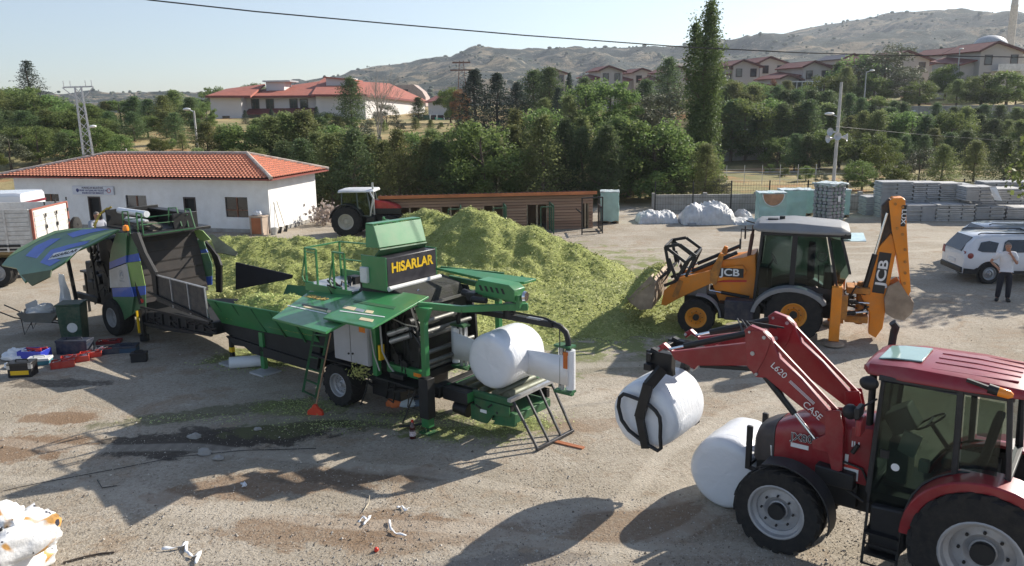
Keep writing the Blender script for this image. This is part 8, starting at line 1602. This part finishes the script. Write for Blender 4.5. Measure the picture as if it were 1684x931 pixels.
def toolbox(nm, lb, px, py, w, d, h, az, body, lid=None, items=0, open_=False, seed=1):
    o = thing(nm, lb, 'tool case', at(px, py), R_(az)); m = MB(); t_ = .02; m.box(-w/2,w/2,-d/2,d/2,0,t_); m.box(-w/2,w/2,-d/2,-d/2+t_,t_,h); m.box(-w/2,w/2,d/2-t_,d/2,t_,h); m.box(-w/2,-w/2+t_,-d/2+t_,d/2-t_,t_,h); m.box(w/2-t_,w/2,-d/2+t_,d/2-t_,t_,h); m.build('tray', body, o, bevel=.006)
    if open_: m = MB(); m.slab([(-w/2,d/2,h*.8),(w/2,d/2,h*.8),(w/2,d/2+d*.75,h*.35),(-w/2,d/2+d*.75,h*.35)], .03); m.build('lid', lid or body, o, bevel=.006)
    elif lid: m = MB(); m.box(-w/2-.01,w/2+.01,-d/2-.01,d/2+.01,h,h+.06); m.bar((-w*.25,0,h+.1),(w*.25,0,h+.1),.03); m.bar((-w*.25,0,h+.04),(-w*.25,0,h+.1),.03); m.bar((w*.25,0,h+.04),(w*.25,0,h+.1),.03); m.build('lid', lid, o, bevel=.008)
    r2 = random.Random(seed); m = MB(); m.mi = 0
    for k in range(items): a = r2.uniform(-.4,.4); x, y = r2.uniform(-w*.35,w*.35), r2.uniform(-d*.3,d*.3); L_ = r2.uniform(.06,w*.3); m.mi = k % 2; m.bar((x-L_*math.cos(a),y-L_*math.sin(a)*.5,h*r2.uniform(.6,1.1)),(x+L_*math.cos(a),y+L_*math.sin(a)*.5,h*r2.uniform(.7,1.2)),.03)
    if items: m.build('tools', [mat('tool_red', (.55,.03,.02), .4), CHROME], o)
    return o
BLUP = mat('blue_plastic', (.03,.05,.42), .4, var=.1); NAVYP = mat('navy_case', (.015,.025,.05), .5, dust=.3); REDC = mat('red_case', (.50,.04,.025), .45, dust=.25)
toolbox('blue_crate', 'bright blue plastic crate holding red tools', 58, 590, .62,.42,.24,-5, BLUP, items=10, seed=2)
toolbox('teal_case', 'flat teal and white case between the blue crate and the red toolboxes', 66, 598, .5,.3,.1,10, mat('teal_case', (.05,.2,.25), .5), WPL, seed=3)
toolbox('black_toolbox', 'black toolbox with yellow front and silver corners on the left', 39, 617, .52,.34,.28,6, BLACKP, mat('black_lid', (.02,.02,.02), .4), seed=3)
m = MB(); q = at(39,617); o2 = [c for c in COL.objects if c.name.startswith('black_toolbox')][0]; m.box(-.2,.2,-.178,-.171,.06,.16); m.build('yellow_front', YEL, o2); m = MB(); m.box(-.27,-.2,-.18,-.1,.2,.34); m.box(.2,.27,-.18,-.1,.2,.34); m.build('corner_caps', GALV, o2)
toolbox('red_toolbox', 'open red and black cantilever toolbox, nearest of the three red ones', 104, 603, .5,.3,.16,24, REDC, BLACKP, items=12, open_=True, seed=5)
toolbox('red_toolbox', 'open red toolbox in the middle of the three red ones', 124, 594, .62,.32,.14,26, REDC, REDC, items=16, open_=True, seed=6)
toolbox('red_toolbox', 'small open red toolbox, farthest right of the three red ones', 150, 586, .5,.28,.12,22, REDC, REDC, items=12, open_=True, seed=7)
toolbox('navy_case', 'dark navy case at the foot of the green bin', 125, 580, .8,.34,.3,-3, NAVYP, NAVYP, seed=8)
toolbox('navy_case', 'open dark case with spanners right of the red toolboxes', 178, 580, .6,.36,.14,14, NAVYP, NAVYP, items=8, open_=True, seed=9)
toolbox('navy_case', 'blue grey flat case beside the jack stand of the baler', 208, 578, .55,.34,.12,8, mat('steel_blue_case', (.03,.07,.12), .5), NAVYP, seed=10)
toolbox('red_tray', 'flat red tray behind the open navy case', 180, 564, .6,.3,.08,12, mat('dull_red', (.22,.02,.02), .5), items=5, seed=14)
toolbox('black_case', 'small black case alone on the ground right of the tools', 230, 594, .36,.2,.17,12, BLACKP, BLACKP, seed=11)
for nm, lb, px, py, sx, sy, sz, sd in [('plastic_bag', 'crumpled white plastic bag behind the blue crate', 28, 590, .3,.3,.22, 3.),('plastic_bag', 'small crumpled white bag beside the black toolbox', 22, 604, .2,.15,.1, 5.)]: o = thing(nm, lb, 'bag', at(px,py)); m = MB(); crumple(m, (0,0,.02), sx,sy,sz, sd, fl=1); m.build('bag_film', WHITEP, o, smooth=60)
# film roll under the hopper
o = thing('film_roll', 'white roll of film lying on the ground under the hopper', 'roll', at(409,604), R_(12)); m = MB(); m.lathe([(.05,-.42),(.14,-.42),(.14,.42),(.05,.42),(.05,-.42)], (0,0,.14), (1,0,0), 24); m.build('roll', WHITEP, o)
# broom
a = G(519,682); o = thing('red_broom', 'broom with red head and wooden handle leaning against the near flap', 'broom', (a.x,a.y,0), R_(-10)); top = AtY(544, 548, a.y+.55); tl_ = Matrix.Rotation(R_(10), 4, 'Z') @ (top - Vector((a.x,a.y,0)))
m = MB(); m.cyl((.01,0,.15), tl_, .016, n=8); m.build('handle', mat('broom_wood', (.38,.22,.12), .6), o); m = MB(); m.prism([(-.17,.0),(.17,.0),(.15,.09),(.06,.16),(.03,.22),(-.03,.22),(-.06,.16),(-.15,.09)], -.04, .04); m.build('brush_head', mat('broom_red', (.75,.07,.03), .45), o, bevel=.01)
# bottle
a = at(679,721); o = thing('drink_bottle', 'plastic bottle of dark red drink with red cap in front of the green post', 'bottle', a); m = MB(); m.lathe([(0,0),(.055,.0),(.06,.02),(.06,.14),(.05,.17),(.06,.2),(.05,.25),(.02,.31),(.018,.33)], (0,0,0), (0,0,1), 18); m.build('bottle', mat('cola', (.06,.012,.012), .1, spec=.8), o); m = MB(); m.cyl((0,0,.32),(0,0,.36),.024); m.build('cap', RED, o); m = MB(); m.lathe([(.0615,.06),(.0615,.15)], (0,0,0), (0,0,1), 18); m.build('label_band', mat('bottle_label', (.6,.5,.5), .5, var=.5, scale=40), o)
a = at(932,732); o = thing('wooden_plank', 'orange brown wooden plank under the foot of the tail gate', 'plank', a, R_(-33)); m = MB(); m.box(-.32,.34,-.05,.05,.0,.03); m.build('board', mat('orange_board', (.38,.13,.05), .6), o)
# stones, scraps
rr = random.Random(31)
for px, py, s, lb in [(320,720,.13,'pale stone on the dark oily patch'),(336,746,.13,'bigger pale concrete lump in front of the dark patch'),(424,707,.08,'small stone beside the oily patch'),(360,755,.10,'flat broken concrete piece at the edge of the shadow')]:
    o = thing('stone', lb, 'stone', at(px,py)); m = MB(); crumple(m, (0,0,0), s,s*.7,s*.7, px*.1, n=12, m_=8, amp=.3, fl=1); m.build('rock', CONC, o, smooth=20)
def strip(nm, lb, pts, w, mt, cat='scrap', seed=1, z=.03):
    P = [G(px, py) for px, py in pts]; c = P[0]; o = thing(nm, lb, cat, (c.x,c.y,0)); m = MB(); n = len(P); vs = []
    fine = []
    for a, b_ in zip(P, P[1:]): fine += [a.lerp(b_, k/5) for k in range(5)]
    fine.append(P[-1]); n = len(fine)
    for i, p in enumerate(fine):
        d = (fine[min(i+1,n-1)]-fine[max(i-1,0)]).normalized(); s_ = Vector((-d.y,d.x,0)); ww = w*(.6+.6*abs(noise.noise(Vector((i*.7,seed,0))))); tw = math.sin(i*.8+seed)*.7; q = p-c
        vs += [q+s_*ww*math.cos(tw)/2+V(0,0,z+abs(ww*math.sin(tw))/2+ww*math.sin(tw)/2), q-s_*ww*math.cos(tw)/2+V(0,0,z+abs(ww*math.sin(tw))/2-ww*math.sin(tw)/2)]
    m.add(vs, [(2*i,2*i+1,2*i+3,2*i+2) for i in range(n-1)]); ob = m.build('strip', mt, o, smooth=60, fix=False); sd = ob.modifiers.new('s','SOLIDIFY'); sd.thickness = .004; return o
strip('plastic_strip', 'twisted white plastic strip near the bottom edge on the left', [(266,907),(298,903),(308,895),(306,910),(318,920),(330,912),(322,930)], .06, WHITEP, seed=1)
strip('plastic_strip', 'white plastic strip, largest of the scraps left of the big round shadow', [(641,858),(642,872),(650,880),(668,884)], .05, WHITEP, seed=4)
strip('plastic_strip', 'small curled white strip above the larger scrap', [(653,838),(662,835),(666,843),(673,838)], .05, WHITEP, seed=7)
strip('paper_scrap', 'shredded white scrap left of the plastic strips', [(590,862),(597,853),(603,858),(609,853),(598,866)], .05, WHITEP, seed=9)
strip('pale_twig', 'bent pale wire lying on the reddish dirt', [(594,813),(608,817),(606,832),(596,846)], .02, mat('pale_straw', (.55,.48,.36), .8), seed=2)
strip('paper_scrap', 'white scrap at the edge of the machine shadow', [(398,797),(404,801),(400,804)], .09, WHITEP, seed=12)
def ground_line(nm, lb, pts, r, mt, cat): P = [G(px, py)+V(0,0,r) for px, py in pts]; m = MB(); m.tube(P, r, 6); m.build(nm, mt, None, label=lb, cat=cat)
ground_line('black_cable', 'thin black cable running across the dirt from the sacks to the oily patch', [(5,808),(60,796),(130,783),(200,770),(290,752),(400,741),(520,738)], .006, HOSE, 'cable')
ground_line('dark_stick', 'dark curved stick near the bottom edge', [(104,927),(140,917),(165,912),(188,910)], .014, mat('stick', (.06,.045,.035), .8), 'stick')
ground_line('wire_end', 'short black wire end in the square shadow', [(160,790),(168,803),(196,799)], .008, HOSE, 'wire')
for px, py, lb in [(619,907,'small red fruit lying on the dirt near the bottom edge')]: o = thing('red_fruit', lb, 'fruit', at(px,py)); m = MB(); m.sphere((0,0,.03), .035, 12, 8); m.build('fruit', mat('tomato', (.7,.05,.03), .3), o)
q = FM.ony(592,612,-.1); o = thing('maize_leaves', 'bunch of yellow green maize leaves caught above the press wheel', 'leaves', FM.wor(q.x,q.y,q.z)); m = MB()
for k in range(150): leaf(m, (rr.gauss(0,.1),rr.gauss(0,.06),rr.gauss(0,.08)), rr.uniform(.04,.12), rr, asp=.35)
m.build('leaves', leafmat('maize_yellow', (.35,.36,.10), (.6,.58,.25), .2), o, smooth=0, fix=False)
q = FM.ony(648,638,.6); o = thing('rag_pile', 'orange and white rags under the press between wheel and post', 'rags', FM.wor(q.x,q.y,0)); m = MB(); crumple(m, (0,0,.1), .16,.12,.12, 2.); m.build('orange_rag', mat('orange_rag', (.7,.2,.07), .8), o); m = MB(); crumple(m, (.25,0,.1), .2,.12,.12, 6.); m.build('white_rag', mat('white_rag', (.55,.6,.65), .8), o); m = MB(); crumple(m, (.5,.05,.1), .2,.15,.1, 8.); m.build('blue_rag', mat('blue_rag', (.12,.16,.22), .8), o)
q = AtY(1382, 565, 19.9)
# folded sacks bottom left
def sackmat():
    m = bpy.data.materials.new('printed_sack'); m.use_nodes = True; nt = m.node_tree; L = nt.links; p = nt.nodes['Principled BSDF']; tc = nn(nt, 'ShaderNodeTexCoord'); no = nn(nt, 'ShaderNodeTexNoise'); no.inputs['Scale'].default_value = 1.6; no.inputs['Detail'].default_value = 1; no.inputs['Distortion'].default_value = .8; L.new(tc.outputs['Object'], no.inputs[0])
    mr = nn(nt, 'ShaderNodeMapRange'); mr.inputs[1].default_value = .54; mr.inputs[2].default_value = .56; L.new(no.outputs[0], mr.inputs[0]); x = nn(nt, 'ShaderNodeMix', data_type='RGBA'); x.inputs[6].default_value = (.78,.78,.78,1); x.inputs[7].default_value = (.62,.33,.10,1); L.new(mr.outputs[0], x.inputs[0])
    n2 = nn(nt, 'ShaderNodeTexNoise'); n2.inputs['Scale'].default_value = 9; n2.inputs['Detail'].default_value = 2; L.new(tc.outputs['Object'], n2.inputs[0]); m2 = nn(nt, 'ShaderNodeMapRange'); m2.inputs[1].default_value = .68; m2.inputs[2].default_value = .70; L.new(n2.outputs[0], m2.inputs[0]); y = nn(nt, 'ShaderNodeMix', data_type='RGBA'); y.inputs[7].default_value = (.03,.03,.05,1); L.new(m2.outputs[0], y.inputs[0]); L.new(x.outputs[2], y.inputs[6]); L.new(y.outputs[2], p.inputs['Base Color']); p.inputs['Roughness'].default_value = .45
    n3 = nn(nt, 'ShaderNodeTexNoise'); n3.inputs['Scale'].default_value = 14; n3.inputs['Detail'].default_value = 5; L.new(tc.outputs['Object'], n3.inputs[0]); b = nn(nt, 'ShaderNodeBump'); b.inputs['Strength'].default_value = .6; b.inputs['Distance'].default_value = .02; L.new(n3.outputs[0], b.inputs['Height']); L.new(b.outputs[0], p.inputs['Normal']); return m
SK = sackmat(); 
def sack(px, py, z, w, d, h, az, lb, seed):
    q = AtY(px, py, 9.6) if z else G(px, py); o = thing('printed_sack', lb, 'sack', (q.x,q.y,z), R_(az), 'printed sacks in the heap'); m = MB(); bm = bmesh.new(); bmesh.ops.create_cube(bm, size=2); bmesh.ops.subdivide_edges(bm, edges=bm.edges, cuts=9, use_grid_fill=True)
    for v in bm.verts:
        c = v.co; s_ = Vector(c).normalized(); c2 = Vector(c)*.55 + s_*.62; f = 1+.16*noise.fractal(c*1.3+Vector((seed,0,0)), .8, 2.2, 4); v.co = Vector((c2.x*w/2*f, c2.y*d/2*f, (c2.z+1)*h/2*f))
    m.add([v.co.copy() for v in bm.verts], [[v.index for v in f.verts] for f in bm.faces]); bm.free(); m.build('sack_body', SK, o, smooth=60); return o
s1 = sack(30, 945, 0, .75, .55, .45, 70, 'printed white and orange sack at the bottom of the heap, right one', 1.)
s2 = sack(0, 935, 0, .8, .6, .5, 100, 'printed sack at the bottom of the heap, at the picture edge', 3.)
s3 = sack(22, 868, .45, .85, .6, .42, 60, 'sack with black lettering on top of the heap', 5.)
s4 = sack(-22, 795, .6, .6, .5, .42, 20, 'sack at the far end of the heap by the left edge', 8.)
lettering('SARRUS', .17, LETK, s3, basis((-.02,-.02,.445), (.95,.3,-.02), (-.3,.95,0)), 'sack_lettering', .012, .006)
# gravel: countless small stones
m = MB(); rr = random.Random(77)
for k in range(15000):
    u = rr.random(); py = 931-230*(u**1.5) if k < 10000 else rr.uniform(520, 900); px = rr.uniform(-20, 1700); q = G(px, py)
    if k < 10000 and noise.noise(Vector((q.x*.6, q.y*.6, 3.3))) < rr.uniform(-.55, .35): continue
    s = rr.uniform(.005,.013) if rr.random() < .96 else rr.uniform(.014,.028); a = rr.uniform(0,6.28); vs = [(q.x+s*math.cos(a), q.y+s*math.sin(a), .006), (q.x-s*math.sin(a), q.y+s*math.cos(a), .006), (q.x-s*math.cos(a)*.9, q.y-s*math.sin(a), .006), (q.x+s*math.sin(a), q.y-s*math.cos(a), .006), (q.x+rr.uniform(-.4,.4)*s, q.y+rr.uniform(-.4,.4)*s, .008+s*rr.uniform(.5,1.1))]
    m.add(vs, [(0,1,4),(1,2,4),(2,3,4),(3,0,4)])
gm = bpy.data.materials.new('gravel_stone'); gm.use_nodes = True; nt = gm.node_tree; ge = nn(nt, 'ShaderNodeNewGeometry'); cr = nn(nt, 'ShaderNodeValToRGB'); cr.color_ramp.elements[0].color = (.12,.09,.065,1); cr.color_ramp.elements[1].color = (.58,.53,.46,1); nt.links.new(ge.outputs['Random Per Island'], cr.inputs[0]); nt.links.new(cr.outputs[0], nt.nodes['Principled BSDF'].inputs['Base Color']); nt.nodes['Principled BSDF'].inputs['Roughness'].default_value = .9
m.build('gravel', gm, None, smooth=0, fix=False, kind='stuff', label='loose grit and small stones scattered over the yard', cat='gravel')
m = MB()
for k in range(5200):
    px, py = rr.uniform(-20, 1700), 935-380*(rr.random()**1.4); q = G(px, py)
    if noise.noise(Vector((q.x*.9, q.y*.9, 8.3))) < rr.uniform(-.5, .4): continue
    leaf(m, (q.x, q.y, rr.uniform(.006,.015)), rr.uniform(.012,.04), rr, dirv=Vector((rr.gauss(0,.25), rr.gauss(0,.25), 1)).normalized(), asp=rr.uniform(.15,.7))
m.build('litter', leafmat('dry_litter', (.07,.055,.035), (.55,.45,.28), .1), None, smooth=0, fix=False, kind='stuff', label='bits of straw and dry leaf littering the dirt', cat='litter')
# trees to the right of the view whose shade falls on the yard
for (x, y, H, i, lb) in [(22.3,30.6,8.2,0,'leafy tree just outside the right edge shading the parked cars'),(24.5,26.6,7.6,1,'second leafy tree outside the right edge, nearer the camera')]:
    h, tm, cm = get_proto('broad', i); o = thing('shade_tree', lb, 'tree', (x, y, 0), i); s = H/h; o.scale = (s*.9, s*.9, s)
    for n_, me in (('trunk', tm), ('crown', cm)): c = bpy.data.objects.new(n_, me); COL.objects.link(c); c.parent = o

# ------------------------------------------------------------------ the dusty late summer air
mb = MB(); mb.box(-1900, 1900, -1700, 1990, -70, 330); hz_o = mb.build('haze', None, None, smooth=0, kind='stuff', label='thin pale haze in the air over the valley', cat='haze') if False else None
def haze(dens):
    mb = MB(); mb.box(-2600, 2600, -1700, 2300, -80, 420); hm = bpy.data.materials.new('haze'); hm.use_nodes = True; nt = hm.node_tree; nt.nodes.remove(nt.nodes['Principled BSDF'])
    v = nn(nt, 'ShaderNodeVolumePrincipled'); v.inputs['Density'].default_value = dens; v.inputs['Color'].default_value = (.80,.88,1.,1); v.inputs['Anisotropy'].default_value = .3; nt.links.new(v.outputs[0], nt.nodes['Material Output'].inputs['Volume'])
    mb.build('haze', hm, None, smooth=0, kind='stuff', label='thin pale haze in the air over the valley', cat='haze')
haze(.00022)
